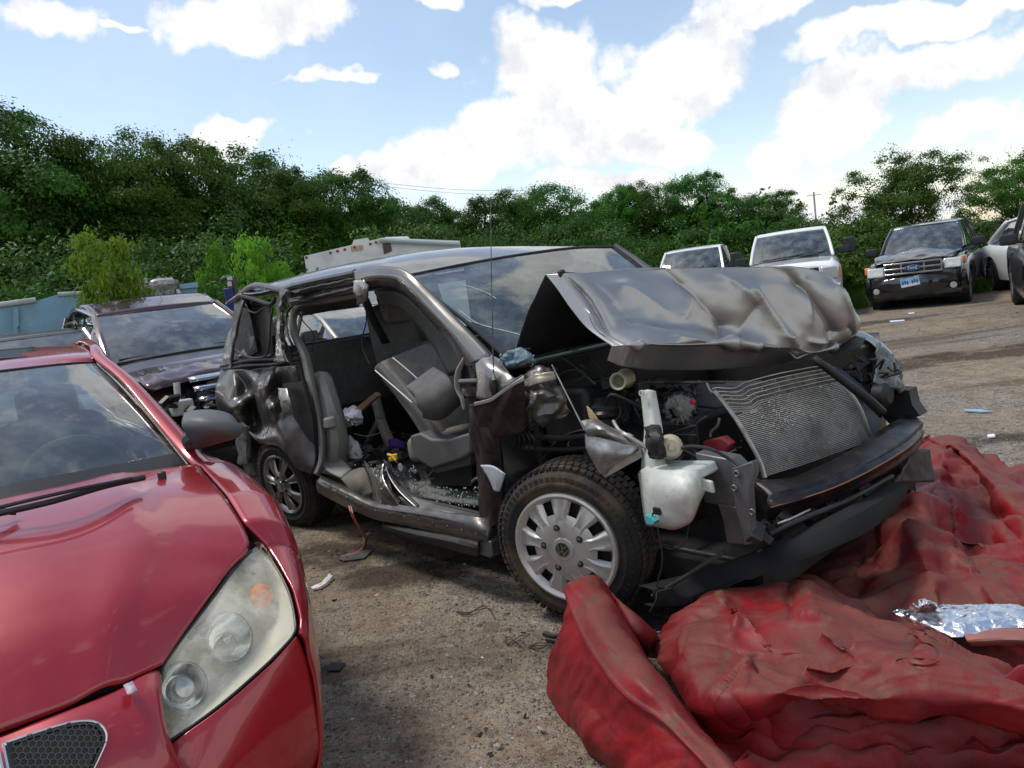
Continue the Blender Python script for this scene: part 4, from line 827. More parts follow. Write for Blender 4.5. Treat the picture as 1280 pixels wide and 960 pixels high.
tyre_m = mat('tyre_rubber', (.022, .022, .023), .78, var=.35, vs=7, bump=.2, bs=60, dirt=.45, dcol=(.10, .085, .065), ds=4)
tyre_mud = mat('muddy_tyre_rubber', (.018, .018, .019), .8, var=.35, vs=7, bump=.2, bs=60, dirt=.7, dcol=(.17, .115, .06), ds=3.0)
capm = mat('silver_hubcap', (.55, .535, .51), .34, .5, var=.08, vs=6, dirt=.35, dcol=(.25, .21, .17), ds=9)
nutm = mat('nut_steel', (.10, .085, .075), .4, .8, dirt=.3)
st = math.radians(17); axf = -(VB*math.cos(st)+VA*math.sin(st)*(-1)); axf = -(VB*math.cos(st)-VA*math.sin(st))
axf = -VB*math.cos(st)+VA*math.sin(st)
axf[2] = -.03
fw, P = wheel_geo(S(706, 685, -.02), axf, .348, .243, .225, .17, dict(n=9, hub=.50, w=.60, groove=.004, m=capm, nut=nutm), van, muddy=True)
# round badge with its letters
hubc = S(706, 685, -.02); bd = MB().lathe(hubc+axf*.020, axf, [(0, .033), (.003, .034), (.003, .030), (.001, .029)], 28)
aa = np.cross((0, 0, 1), axf); aa /= np.linalg.norm(aa); ab = np.cross(axf, aa)
def bp(x, y): ang = -.35; return hubc+axf*.0235+aa*(x*math.cos(ang)-y*math.sin(ang))*.027+ab*(x*math.sin(ang)+y*math.cos(ang))*.027
for p, q in (((-.45, .85), (0, .15)), ((0, .15), (.45, .85)), ((-.9, .4), (-.42, -.85)), ((-.42, -.85), (0, .0)), ((0, .0), (.42, -.85)), ((.42, -.85), (.9, .4))):
    bd.bar(bp(*p), bp(*q), .0055, .002, up=axf)
sub(fw, mk('badge', bd, mat('badge_chrome', (.45, .42, .36), .3, .9)))
bk = MB().lathe(hubc+axf*.0205, axf, [(0, .031), (.0015, .031), (.0015, 0)], 28); sub(fw, mk('badge_disc', bk, mat('badge_dark', (.06, .05, .045), .5, .5)))
chrome = mat('dull_chrome', (.30, .29, .28), .28, .8, dirt=.4, dcol=(.06, .05, .045))
axr = -VB.copy(); axr = axr*.985+VA*.12; axr[2] = -.10
wheel_geo(S(353, 606, .06), axr, .335, .222, .22, .3, dict(n=7, hub=.34, w=.45, groove=.007, m=chrome, nut=nutm), van)
for x in (-2.78, 0):
    wheel_geo(Vp(x, 1.90, .34), VB.copy(), .34, .22, .22, .3, dict(n=9, hub=.42, w=.40, groove=.004, m=capm, nut=nutm), van)
# ================================================================== RED SEDAN (near left)
_az = RAD(-34.5); RF = np.array([-math.sin(_az), -math.cos(_az), 0]); RL_ = np.array([math.cos(_az), -math.sin(_az), 0])
RO = Z(243, 582, .98); RO = RO-np.array([0, 0, RO[2]])-.72*RL_
def Rp(f, l, z): return RO+RF*f+RL_*l+np.array([0, 0, z])
def Rz(u, v, z): q = Z(u, v, z)-RO; return (float(q@RF), float(q@RL_), z)
def Rl(u, v, l):
    d = ray(u, v); t = (l-(CAM-RO)@RL_)/(d@RL_); q = CAM+d*t-RO; return (float(q@RF), l, float(q[2]))
red = bpy.data.materials.new("red_pearl_paint")
def redm(name, dirt=.25):
    m = mat(name, (.33, .008, .017), .36, .2, coat=1., var=.05, vs=1.5, dirt=dirt*.5, dcol=(.34, .07, .07), ds=16, bump=.02, bs=400)
    return m
redp = redm('red_pearl')
rblk = mat('red_car_black_trim', (.02, .02, .022), .45, var=.2)
rc = thing('red_sedan', Rp(-1.2, 0, 0), 'red four door sedan with hazy headlight, nose pointing at the lower left corner', 'car')
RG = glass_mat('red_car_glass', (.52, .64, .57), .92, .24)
def sym(rows):
    """rows of (f,l,z) for l>=0 (l=0 first) -> mirrored full-width rows of points"""
    out = []
    for r in rows:
        r = [tuple(p) for p in r]; left = [(f, -l, z) for f, l, z in r[:0:-1]]
        out.append([Rp(*p) for p in left+r])
    return out
def sympoly(r):
    return [[Rp(f, s*l, z) for f, l, z in r] for s in (1, -1)]
# hood: shut line down the fender, then round the lamp to the nose
hedge = [Rz(246, 584, .985), Rz(261, 602, .965), Rz(279, 623, .935), Rz(302, 659, .875), Rz(310, 688, .825), Rz(289, 711, .80), Rz(262, 747, .765), Rz(230, 789, .72), Rz(200, 832, .675)]
ctr = [(.175, 1.035), (.30, 1.024), (.42, 1.01), (.58, .982), (.70, .952), (.81, .912), (.91, .865), (1.01, .80), (1.12, .682)]
rows = []
for (f1, l1, z1), (f0, z0) in zip(hedge, ctr):
    r = []
    for q in (0, .2, .4, .55, .63, .72, .86, 1):
        f = f0+(f1-f0)*q**2.2; z = z0+(z1-z0)*q**2.4+(.008 if .54 < q < .64 else 0); r.append((f, l1*q, z))
    rows.append(r)
hd = mk('hood', MB().grid(loft(sym(rows), 60, 90, even=False)), redp, rc, thick=.012, ang=180)
for u, v in ((43, 657),):
    f, l, z = Rz(u, v, .985)
    for s in (1, -1): sub(hd, mk('washer_nozzle', MB().lathe(Rp(f, s*l, z-.005+.012), (0, 0, 1), [(0, .010), (.006, .009), (.009, .005), (.009, 0)], 12), rblk))
# windshield
base = [(.165, 0, 1.03), (.13, .25, 1.02), (.06, .50, 1.0), (-.02, .66, .985), (-.035, .705, .98)]
tp = [Rl(8, 454, .08)] ; 
tp = [(-.70, 0, 1.435), (-.72, .25, 1.43), (-.77, .45, 1.42), (-.83, .54, 1.41), (-.86, .56, 1.405)]
wr = []
for t in (0, .33, .66, 1):
    wr.append([(a[0]*(1-t)+b[0]*t+.0, a[1]*(1-t)+b[1]*t, a[2]*(1-t)+b[2]*t+.03*math.sin(math.pi*t)) for a, b in zip(base, tp)])
Wr = loft(sym(wr), 24, 50, even=False)
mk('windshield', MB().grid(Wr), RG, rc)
mk('windshield_seal', MB().tube(Wr[:, 0], .007, n=24).tube(Wr[:, -1], .007, n=24).tube(Wr[-1], .006, n=50), rblk, rc)
fr = np.stack([Wr[0]-RF*.0+np.array([0, 0, .002]), Wr[1]+np.array([0, 0, .003]), Wr[2]+np.array([0, 0, .003])])
mk('windshield_frit', MB().grid(fr).grid(np.stack([Wr[:12, -1]+np.array([0, 0, .004]), Wr[:12, -3]+np.array([0, 0, .004]), (Wr[:12, -4]*np.linspace(1, 0, 12)[:, None]+Wr[:12, -3]*np.linspace(0, 1, 12)[:, None])+np.array([0, 0, .004])])), rblk, rc)
# cowl + wipers
mk('cowl', MB().grid(loft(sym([[(f+.02, l, z-.02) for f, l, z in base], [(f-.06, l, z-.02) for f, l, z in base]]), 4, 40, even=False)), rblk, rc, thick=.01)
def wip(pts): return [Rp(*Rz(*p)) for p in pts]
mb = MB().tube(wip([(-120, 668, 1.045), (-30, 648, 1.055), (60, 628, 1.06), (130, 608, 1.06), (180, 597, 1.045)]), .010, k=6)
mb.tube(wip([(-100, 660, 1.07), (0, 634, 1.08), (90, 613, 1.08), (165, 598, 1.06)]), .006, k=6)
mb.tube(wip([(-300, 700, 1.05), (-150, 670, 1.06), (-20, 641, 1.06), (20, 640, 1.04)]), .010, k=6)
mb.lathe(Rp(*Rz(202, 593, 1.02)), (0, 0, 1), [(-.02, .014), (.008, .014), (.012, .008), (.012, 0)], 12)
mk('wiper', mb, rblk, rc)
# roof, pillars
rr = []
for f, zc, hw in ((-.70, 1.437, .56), (-.95, 1.480, .575), (-1.4, 1.525, .58), (-1.9, 1.50, .57), (-2.2, 1.44, .55)):
    bf = -.16 if f == -.70 else 0
    rr.append([(f+bf*(q**2), hw*q, zc-.035*q**2.5) for q in (0, .3, .6, .85, 1)])
Rr = loft(sym(rr), 40, 40, even=False)
mk('roof', MB().grid(Rr), redp, rc, thick=.012, ang=180)
s0 = [(p+np.array([0, 0, .006])) for p in (Rp(-.96, -.36, 1.464), Rp(-.93, 0, 1.484), Rp(-.96, .36, 1.464))]
s1 = [(p+np.array([0, 0, .006])) for p in (Rp(-1.3, -.36, 1.510), Rp(-1.3, 0, 1.526), Rp(-1.3, .36, 1.510))]
mk('sunroof', MB().grid(loft([s0, s1], 8, 12)), mat('sunroof_glass', (.02, .022, .022), .22, spec=.4), rc, thick=.004)
for s in (1, -1):
    po = [Rp(f, s*l, z) for f, l, z in ((-2.2, .58, 1.37), (-1.6, .615, 1.475), (-1.1, .61, 1.445), (-.86, .60, 1.395), (-.60, .655, 1.29), (-.3, .715, 1.13), (-.06, .755, .995), (.1, .77, .95))]
    pi_ = [Rp(f, s*l, z) for f, l, z in ((-2.2, .545, 1.40), (-1.6, .575, 1.498), (-1.1, .575, 1.470), (-.86, .562, 1.412), (-.59, .608, 1.31), (-.3, .655, 1.15), (-.04, .708, .992), (.1, .735, .965))]
    pm_ = [a_*.5+b_*.5+np.array([0, 0, .016])+RL_*s*.006 for a_, b_ in zip(po, pi_)]
    mk('roof_pillar', MB().grid(loft([po, pm_, pi_], 8, 70)), redp, rc, thick=.02, ang=180)
    mk('pillar_seal', MB().tube([p-RL_*s*.004 for p in po], .008, n=60), rblk, rc)
    # side glass and mid pillar
    mk('side_window', MB().grid(loft([[Rp(f, s*l, z) for f, l, z in ((-2.15, .58, 1.34), (-1.6, .61, 1.42), (-.86, .60, 1.39), (-.3, .71, 1.12), (-.08, .75, .99))], [Rp(f, s*.80, .965) for f in (-2.5, -1.7, -.9, -.4, -.08)]], 6, 30)), RG, rc)
    mk('door_pillar', MB().grid(lin([[Rp(-1.20, s*.615, 1.42), Rp(-1.10, s*.615, 1.42)], [Rp(-1.22, s*.81, .96), Rp(-1.10, s*.81, .96)]], 4)), rblk, rc, thick=.01)
# fender + door side skin with wheel arch
def side_rows(s):
    st_ = []
    TF = (-3.2, -2.4, -.3, 0, .08, .5, .69, .71, .80, .91, 1.0, 1.04)
    TL_ = (.66, .76, .775, .745, .715, .693, .685, .732, .735, .732, .712, .690); TZ = (.95, .98, .965, .98, .985, .935, .875, .795, .755, .70, .645, .622)
    for f in np.concatenate([np.linspace(-3.2, -.1, 50), np.linspace(-.06, 1.04, 64)]):
        l0 = np.interp(f, TF, TL_); z0 = np.interp(f, TF, TZ)
        wmax = max(l0+.004, np.interp(f, (-3.2, -2.8, -.4, .1, .3, .49, .61, .7, .8, .9, 1.0, 1.04), (.78, .86, .895, .897, .893, .88, .86, .84, .812, .778, .735, .712)))
        zb = .19
        for fc in (.26, -2.5):
            if abs(f-fc) < .36: zb = max(zb, .33+math.sqrt(max(0, .36**2-(f-fc)**2)))
        dz_ = z0-.19
        prof = [(l0+.006, z0), (l0+(wmax-l0)*.5, z0-.010-.02*(wmax-l0)), (l0+(wmax-l0)*.82, z0-.055*dz_/.78), (wmax-.005, z0-.15*dz_/.78), (wmax, z0-.27*dz_/.78), (wmax-.006, .19+dz_*.40), (wmax-.018, .19+dz_*.18), (wmax-.045, .19)]
        P_ = cr(np.array(prof), 26)
        st_.append([Rp(f, s*max(l_, 0), max(z_, min(zb, z0-.03))) for l_, z_ in P_])
    return np.array(st_)
for s in (1, -1):
    A = side_rows(s)
    mk('fender', MB().grid(A[50:]), redp, rc, thick=.01, ang=50, off=-1 if s > 0 else 1)
    mk('side_body', MB().grid(A[:51]), redp, rc, thick=.01, ang=50, off=-1 if s > 0 else 1)
    mk('wheel', MB().lathe(Rp(.26, s*.84, .32), RL_*s, [(-.2, .2), (-.2, .3), (-.17, .32), (-.03, .32), (0, .28), (-.01, .21), (-.05, .19), (-.06, 0)], 40), tyre_m, rc)
    mk('wheel', MB().lathe(Rp(-2.5, s*.86, .32), RL_*s, [(-.2, .2), (-.2, .3), (-.17, .32), (-.03, .32), (0, .28), (-.01, .21), (-.05, .19), (-.06, 0)], 40), tyre_m, rc)
    for fa_ in (.26, -2.5): mk('arch_liner', MB().lathe(Rp(fa_, s*.84, .33), RL_*s, [(-.3, .36), (-.02, .36)], 40), rblk, rc)
# headlight
lens_out = [Rz(328, 685, .79), Rz(344, 707, .755), Rz(361, 740, .70), Rz(369, 776, .645), Rz(367, 793, .625), Rz(348, 815, .605), Rz(328, 835, .59), Rz(279, 878, .56), Rz(230, 914, .535), Rz(194, 938, .515)]
lens_in = [Rz(314, 688, .815), Rz(293, 711, .798), Rz(266, 747, .762), Rz(234, 789, .716), Rz(218, 811, .695), Rz(204, 832, .67), Rz(200, 850, .64), Rz(197, 875, .60), Rz(191, 910, .55), Rz(189, 928, .53)]
LO = arc([Rp(*p) for p in lens_out], 30); LI = arc([Rp(*p) for p in lens_in], 30)
def hl(s):
    A, B = LO, LI
    if s < 0:
        mir = lambda X: np.array([RO+RF*((p-RO)@RF)-RL_*((p-RO)@RL_)+np.array([0, 0, p[2]]) for p in X]); A, B = mir(A), mir(B)
    mid = A*.5+B*.5+RF*.022*np.sin(np.linspace(0, math.pi, 30))[:, None]+RL_*s*.02*np.sin(np.linspace(0, math.pi, 30))[:, None]+np.array([0, 0, .008])
    return A, B, mid
for s in (1, -1):
    A, B, M_ = hl(s)
    lensm = glass_mat('hazed_lens', (.95, .95, .90), .34, .66) if s > 0 else lensm
    if s > 0: [n_ for n_ in lensm.node_tree.nodes if n_.type == 'BSDF_DIFFUSE'][0].inputs['Color'].default_value = (.86, .83, .70, 1)
    hz_ = MB().grid(cr(np.stack([A, M_, B]), 16))
    hlo = mk('headlight', hz_, lensm, rc, ang=180)
    back = -(RF*.12+RL_*s*.05+np.array([0, 0, .06]))
    bm_ = MB().grid(cr(np.stack([A+back*.05, A*.6+M_*.4+back*.85, M_+back, B*.6+M_*.4+back*.85, B+back*.05]), 20))
    sub(hlo, mk('lamp_bowl', bm_, mat('lamp_bowl', (.88, .85, .72), .5, .0) if s > 0 else bpy.data.materials['lamp_bowl'], ang=180))
    refm = mat('lamp_reflector', (.80, .83, .84), .14, .95) if s > 0 else refm
    def bulbc(u, v, z, dd=0):
        p = Rz(u, v, z); q = Rp(p[0], s*p[1], p[2]); return q
    nrm = RF*.84+RL_*s*.35+np.array([0, 0, .45]); nrm /= np.linalg.norm(nrm)
    mbr = MB()
    for (u, v, z, R_) in ((289, 795, .655, .066), (233, 856, .60, .058)):
        c = bulbc(u, v, z)-nrm*.045
        mbr.lathe(c, nrm, [(.032, R_), (.028, R_*.98), (.0, R_*.80), (-.02, R_*.55), (-.028, R_*.25), (-.030, 0)], 30)
    sub(hlo, mk('reflector_bowl', mbr, refm, ang=60))
    lm = MB()
    for (u, v, z, R_) in ((289, 795, .655, .070), (233, 856, .60, .062)):
        c = bulbc(u, v, z)-nrm*.045; lm.lathe(c, nrm, [(.030, R_), (.036, R_*1.02), (.030, R_*1.06)], 30)
    c = bulbc(233, 858, .60)-nrm*.04; lm.lathe(c, nrm, [(.0, .036), (.018, .034), (.030, .024), (.036, .0)], 24)
    c = bulbc(289, 795, .655)-nrm*.05; lm.lathe(c, nrm, [(.0, .014), (.03, .014), (.04, .0)], 16)
    sub(hlo, mk('lamp_ring', lm, mat('lamp_ring', (.48, .50, .50), .25, .8) if s > 0 else bpy.data.materials['lamp_ring']))
    c = bulbc(331, 742, .715)-nrm*.022
    sub(hlo, mk('turn_signal', MB().lathe(c, nrm, [(.0, .037), (.008, .036), (.018, .024), (.021, 0)], 24), mat('amber_lens', (.80, .26, .03), .25, coat=.5) if s > 0 else bpy.data.materials['amber_lens']))
    mk('lamp_gap', MB().tube([p+nrm*.0 for p in B], .005, n=40).tube(list(A), .0035, n=40), rblk, rc)
# front fascia
top_r = [Rz(200, 834, .725), Rz(150, 861, .722), Rz(83, 893, .718), Rz(0, 921, .712)]
inner_pts = [(l, f, z) for f, l, z in top_r][::-1]
tipi = lens_out[-1]
lo_ = lens_out
T0 = [(1.125, 0, .676), (1.13, .12, .678), (1.108, .235, .674), (1.05, .330, .668), (1.12, .305, .60), (lo_[9][0]+.004, lo_[9][1]-.006, lo_[9][2]-.006)]+[(f+.004, l+.002, z-.006) for f, l, z in (lo_[8], lo_[7], lo_[6], lo_[5], lo_[4])]
LT = [0, .11, .20, .27, .31, .345, .41, .49, .57, .635, .704]
def planf(l): return float(np.interp(l, (0, .12, .25, .35, .45, .58, .64, .704), (1.275, 1.27, 1.252, 1.225, 1.185, 1.12, 1.085, 1.038)))
def under(k, wt, inset=0):
    out = []
    for (f, l, z), lt in zip(T0, LT):
        zz = .19+(z-.19)*(1-k); out.append((f+(planf(lt)-inset-f)*wt, l+(lt-l)*wt, zz))
    return out
rows = [T0, under(.05, .35), under(.16, .75), under(.32, 1.0), under(.55, 1.0), under(.8, 1., .01), under(1., 1., .05)]
Fs = loft(sym(rows), 50, 120, even=False)
mk('front_bumper', MB().grid(Fs), redp, rc, thick=.006, ang=180)
# grille opening: honeycomb set in a bright frame
def gp(u, v, off=0):
    d = ray(u, v)
    # meet the fascia surface around the grille (a tilted plane fitted to it)
    p0 = Rp(1.232, .15, .640); n_ = RF*.90+RL_*.10+np.array([0, 0, .42]); n_ /= np.linalg.norm(n_)
    t = ((p0+n_*off-CAM)@n_)/(d@n_); return CAM+d*t
gout = [(-60, 955), (0, 932), (60, 912), (95, 903), (118, 903), (130, 912), (132, 925), (124, 945), (112, 970), (98, 1000), (60, 1020), (-60, 1050)]
def clipl(p, lo=.006):
    l = (p-RO)@RL_; return p+RL_*max(0, lo-l)
g_edge = np.array([clipl(p) for p in arc([gp(u, v, .004) for u, v in gout+gout[:1]], 90)])
mirp = lambda X: np.array([RO+RF*((p-RO)@RF)-RL_*((p-RO)@RL_)+np.array([0, 0, p[2]]) for p in X])
n_ = RF*.90+RL_*.10+np.array([0, 0, .42]); n_ /= np.linalg.norm(n_)
for s in (1, -1):
    E_ = g_edge if s > 0 else mirp(g_edge)
    go = mk('grille', MB().add(list(E_[:-1]-n_*.002*s*0), [tuple(range(89))]), mat('grille_black', (.008, .008, .009), .4) if s > 0 else bpy.data.materials['grille_black'], rc, smooth=False)
    sub(go, mk('grille_frame', MB().tube(E_, .0045, n=120, k=6), mat('grille_chrome', (.6, .58, .6), .15, .9) if s > 0 else bpy.data.materials['grille_chrome']))
    if s > 0: sub(go, mk('grille_lip', MB().tube([p*.96+E_.mean(0)*.04 for p in E_], .006, n=120, k=6), rblk))
    hx = MB(); ctr_ = np.array([gp(60, 960, .008)])[0]
    e1 = gp(70, 960, .008)-ctr_; e1 /= np.linalg.norm(e1); e2 = np.cross(n_, e1)
    from_poly = [((p-ctr_)@e1, (p-ctr_)@e2) for p in g_edge[:-1]]
    def inside(x, y):
        c = False; j = len(from_poly)-1
        for i in range(len(from_poly)):
            xi, yi = from_poly[i]; xj, yj = from_poly[j]
            if (yi > y) != (yj > y) and x < (xj-xi)*(y-yi)/(yj-yi)+xi: c = not c
            j = i
        return c
    hr = .0072
    for iy in range(-26, 26):
        for ix in range(-26, 26):
            x = ix*hr*1.9+(iy % 2)*hr*.95; y = iy*hr*1.62
            if not inside(x*1.03, y*1.03): continue
            hp_ = [ctr_+e1*(x+hr*.98*math.cos(t))+e2*(y+hr*.98*math.sin(t))+n_*.002 for t in np.linspace(math.pi/6, math.pi/6+2*math.pi, 7)]
            if s < 0: hp_ = list(mirp(hp_))
            for k in range(3): hx.bar(hp_[k], hp_[k+1], .0016, .004, up=n_)
    sub(go, mk('honeycomb', hx, mat('grille_mesh', (.10, .10, .11), .35, .5) if s > 0 else bpy.data.materials['grille_mesh'], smooth=False))
# chipped badge mark on the nose
mk('paint_chip', MB().grid(dent(lin([[Rp(*Rz(154, 857, .690)), Rp(*Rz(166, 852, .690))], [Rp(*Rz(160, 870, .680)), Rp(*Rz(172, 864, .680))]], 5), .002, 40)), mat('chip_grey', (.42, .36, .40), .6, var=.3, vs=60), rc, thick=.001)
# mirror: black housing on the driver's side, seen from its front
def Dm(u, v, d): return D(u, v, d)
mr = [[(232, 519, 2.98), (246, 516, 2.96), (268, 516, 2.95), (286, 521, 2.96), (296, 533, 2.98)],
      [(230, 530, 2.90), (250, 528, 2.86), (270, 530, 2.86), (286, 533, 2.89), (300, 538, 2.95)],
      [(236, 543, 2.92), (252, 543, 2.88), (270, 541, 2.88), (284, 542, 2.90), (296, 543, 2.96)],
      [(238, 556, 2.98), (248, 558, 2.97), (262, 554, 2.97), (278, 549, 2.97), (290, 546, 2.98)]]
mm = mk('mirror', MB().grid(loft([[Dm(*p) for p in r] for r in mr], 24, 28)), mat('mirror_housing', (.085, .092, .098), .5, var=.1, dirt=.35, dcol=(.14, .14, .13)), rc, thick=.012, ang=180)
sub(mm, mk('mirror_arm', MB().tube([Rp(-.25, .78, .99), Dm(236, 548, 2.95), Dm(250, 545, 2.98)], (.03, .026, .03), n=12), bpy.data.materials['mirror_housing']))
# cabin: dash, wheel, seats, door cards, floor
mk('dashboard', MB().grid(loft(sym([[(.12, 0, .96), (.10, .4, .95), (.0, .68, .94)], [(-.18, 0, .97), (-.2, .4, .97), (-.25, .68, .95)], [(-.38, 0, .90), (-.40, .4, .90), (-.42, .68, .88)], [(-.40, 0, .5), (-.42, .4, .5), (-.44, .68, .5)]]), 16, 20)), mat('tan_dash', (.26, .25, .21), .7), rc, thick=.01)
sc2 = Rp(-.50, .36, .96); ax = RF*.88+np.array([0, 0, -.42]); a1 = RL_; b1 = np.cross(ax, a1); b1 /= np.linalg.norm(b1)
mk('steering_wheel', MB().tube([sc2+.185*(a1*math.cos(t)+b1*math.sin(t)) for t in np.linspace(0, 2*math.pi, 25)], .016, n=60, cap=False).tube([sc2-a1*.18, sc2, sc2+a1*.18], .014).tube([sc2, sc2+ax*.2], .04), mat('wheel_grey', (.12, .12, .11), .6), rc)
for l in (.36, -.36):
    st2 = cush('seat_back', Rp(-1.15, l, .85), RL_*.25, RF*-.08+np.array([0, 0, .33]), RF*.09, cloth, rc, .35)
    sub(st2, cush('headrest', Rp(-1.22, l, 1.23), RL_*.13, np.array([0, 0, .09]), RF*.05, cloth, None, .4))
cush('rear_seat', Rp(-2.1, 0, .8), RL_*.6, np.array([0, 0, .3]), RF*.1, cloth, rc, .3)
mk('floor', MB().box(Rp(-1.3, 0, .28), (3.2, 1.5, .12), (RF, RL_, (0, 0, 1))).box(Rp(.35, 0, .45), (1.1, 1.0, .30), (RF, RL_, (0, 0, 1))), rblk, rc, smooth=False)
# boot and rear screen
mk('boot_lid', MB().grid(loft(sym([[(-2.75, 0, 1.05), (-2.75, .4, 1.04), (-2.72, .68, .98)], [(-3.1, 0, 1.04), (-3.1, .4, 1.03), (-3.08, .68, .97)], [(-3.4, 0, 1.0), (-3.38, .4, .99), (-3.3, .66, .93)], [(-3.45, 0, .7), (-3.43, .4, .7), (-3.34, .7, .7)], [(-3.42, 0, .3), (-3.4, .4, .3), (-3.3, .7, .3)]]), 24, 24)), redp, rc, thick=.01)
mk('rear_screen', MB().grid(loft(sym([[(-2.2, 0, 1.41), (-2.2, .3, 1.405), (-2.2, .54, 1.385)], [(-2.75, 0, 1.06), (-2.75, .4, 1.05), (-2.72, .68, .99)]]), 8, 20)), RG, rc)
bpy.data.materials.remove(red)
# ================================================================== GENERIC BACKGROUND VEHICLES
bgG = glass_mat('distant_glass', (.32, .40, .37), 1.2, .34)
bblk = mat('distant_black_trim', (.018, .018, .02), .5, var=.2)
bchr = mat('distant_chrome', (.62, .63, .64), .16, .95)
blamp = mat('distant_lamp', (.62, .63, .60), .12, .35, coat=1.)
bamb = mat('distant_amber', (.75, .25, .05), .3, coat=.5)
bwhl = mat('alloy_wheel', (.35, .35, .35), .35, .7)
def vehicle(name, pos, heading, label, cat, pm, kind='suv', group=None, L=4.5, W=1.8, H=1.7, prof=None, cab=None, tyre=.34, wb=2.65, extras=True, belt=None, rails=False):
    """heading: azimuth the nose points to (radians, from +Y towards +X)"""
    a = np.array([math.sin(heading), math.cos(heading), 0]); b = np.array([-a[1], a[0], 0]); o = np.array([pos[0], pos[1], pos[2] if len(pos) > 2 else 0.])
    T = lambda x, y, z: o+a*x+b*y+np.array([0, 0, z])
    root = thing(name, o, label, cat, group)
    hl, hw = L/2, W/2; ax1, ax2 = wb/2+.05, -wb/2+.05
    prof = prof or [(-hl, H*.60), (-hl+.15, H*.62), (.0, H*.62), (.55, H*.63), (hl-.5, H*.58), (hl-.12, H*.54), (hl, H*.46)]
    px, pz = zip(*prof); belt = belt or H*.60
    R_ = tyre+.07; st_ = []
    xs_ = sorted(set(list(np.linspace(-hl, hl, 60))+list(np.linspace(ax1-R_, ax1+R_, 25))+list(np.linspace(ax2-R_, ax2+R_, 25))))
    for x in xs_:
        e = max(0, (abs(x)-(hl-.55))/.55); w_ = hw*(1-.16*e**2.2); zt = np.interp(x, px, pz); zb = .24+.08*e
        for c in (ax1, ax2):
            if abs(x-c) < R_: zb = max(zb, tyre+math.sqrt(R_**2-(x-c)**2)*.98)
        pr = [(0, zt+.02), (w_*.45, zt+.012), (w_*.78, zt-.012), (w_*.92, zt-.05), (w_*.985, zt-.16), (w_, zt-.30), (w_*.995, .55), (w_*.975, .38), (w_*.94, zb)]
        q = cr(np.array(pr), 22); q[:, 1] = np.maximum(q[:, 1], zb)
        half = [T(x, y, z) for y, z in q]; st_.append([T(x, -y, z) for y, z in q[:0:-1]]+half)
    A = np.array(st_); mb = MB().grid(A); n = A.shape[1]
    mb.f.append(tuple(range(n))); mb.f.append(tuple((len(xs_)-1)*n+i for i in range(n))[::-1])
    body = mk('body', mb, pm, root, ang=38)
    mk('underbody', MB().box(T(0, 0, .36), (L-.5, W-.35, .26), (a, b, (0, 0, 1))), bblk, root, smooth=False)
    for x in (ax1, ax2):
        for s in (1, -1):
            wh = mk('wheel', MB().lathe(T(x, s*(hw-.02), tyre), b*s, [(-.2, tyre*.6), (-.2, tyre*.95), (-.17, tyre), (-.03, tyre), (0, tyre*.92), (-.005, tyre*.66), (-.03, tyre*.62)], 28), tyre_m, root)
            wr_ = MB().lathe(T(x, s*(hw-.05), tyre), b*s, [(0, tyre*.62), (-.03, tyre*.5), (-.04, 0)], 20)
            for k in range(5):
                t = k*2*math.pi/5; d = a*math.cos(t)+np.array([0, 0, 1])*math.sin(t); wr_.bar(T(x, s*(hw-.035), tyre), T(x, s*(hw-.03), tyre)+d*tyre*.6, .05, .02, up=b)
            sub(wh, mk('rim', wr_, bwhl)); 
            mk('arch_liner', MB().lathe(T(x, s*(hw-.03), tyre), b*s, [(-.3, R_), (-.01, R_)], 24), bblk, root)
    # cabin: (x, half width, z) at windshield base, windshield top, rear top, rear base
    c = cab or [(.62, .80, belt+.02), (-.05, .66, H-.05), (-hl+.65, .66, H-.07), (-hl+.15, .80, belt+.02)]
    (x0, w0, z0), (x1, w1, z1), (x2, w2, z2), (x3, w3, z3) = c
    def row(x, w_, z, bow, n=9, cb=.0): return [T(x+bow*(1-q*q), w_*q, z+cb*(1-q*q)) for q in np.linspace(-1, 1, n)]
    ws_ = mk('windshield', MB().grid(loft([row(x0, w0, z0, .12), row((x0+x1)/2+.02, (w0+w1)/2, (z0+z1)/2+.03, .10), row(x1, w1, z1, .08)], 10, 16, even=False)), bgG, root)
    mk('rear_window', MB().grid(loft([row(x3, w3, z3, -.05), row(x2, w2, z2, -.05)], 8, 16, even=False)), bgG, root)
    mk('roof', MB().grid(loft([row(x1+.02, w1+.03, z1-.01, .08, cb=.02), row((x1*3+x2)/4, w1+.02, H-.012, .0, cb=.02), row((x1+x2)/2, w1+.02, H-.01, 0, cb=.02), row(x2, w2+.02, z2+.01, -.05, cb=.02)], 16, 20, even=False)), pm, root, thick=.04, ang=180)
    for s in (1, -1):
        mk('side_window', MB().grid(loft([[T(x0-.05, s*(w0+.01), z0), T((x0+x1)/2, s*((w0+w1)/2+.015), (z0+z1)/2), T(x1, s*w1, z1-.01), T((x1+x2)/2, s*(w1+.01), z1+.0), T(x2, s*w2, z2-.01), T(x3, s*w3, z3)],
            [T(x0-.02, s*(w0+.035), z0-.03), T(x0-.3, s*(w0+.045), z0-.03), T(x1, s*(w0+.05), z0-.03), T((x1+x2)/2, s*(w0+.05), z0-.03), T(x2, s*(w0+.05), z0-.03), T(x3, s*(w0+.03), z0-.03)]], 8, 30)), bgG, root)
        p = MB().tube([T(x0+.02, s*(w0+.01), z0), T((x0+x1)/2+.03, s*((w0+w1)/2+.02), (z0+z1)/2+.02), T(x1, s*(w1+.015), z1)], .035, n=10)
        p.tube([T(x1, s*(w1+.015), z1), T((x1+x2)/2, s*(w1+.02), H-.035), T(x2, s*(w2+.015), z2)], .028, n=14)
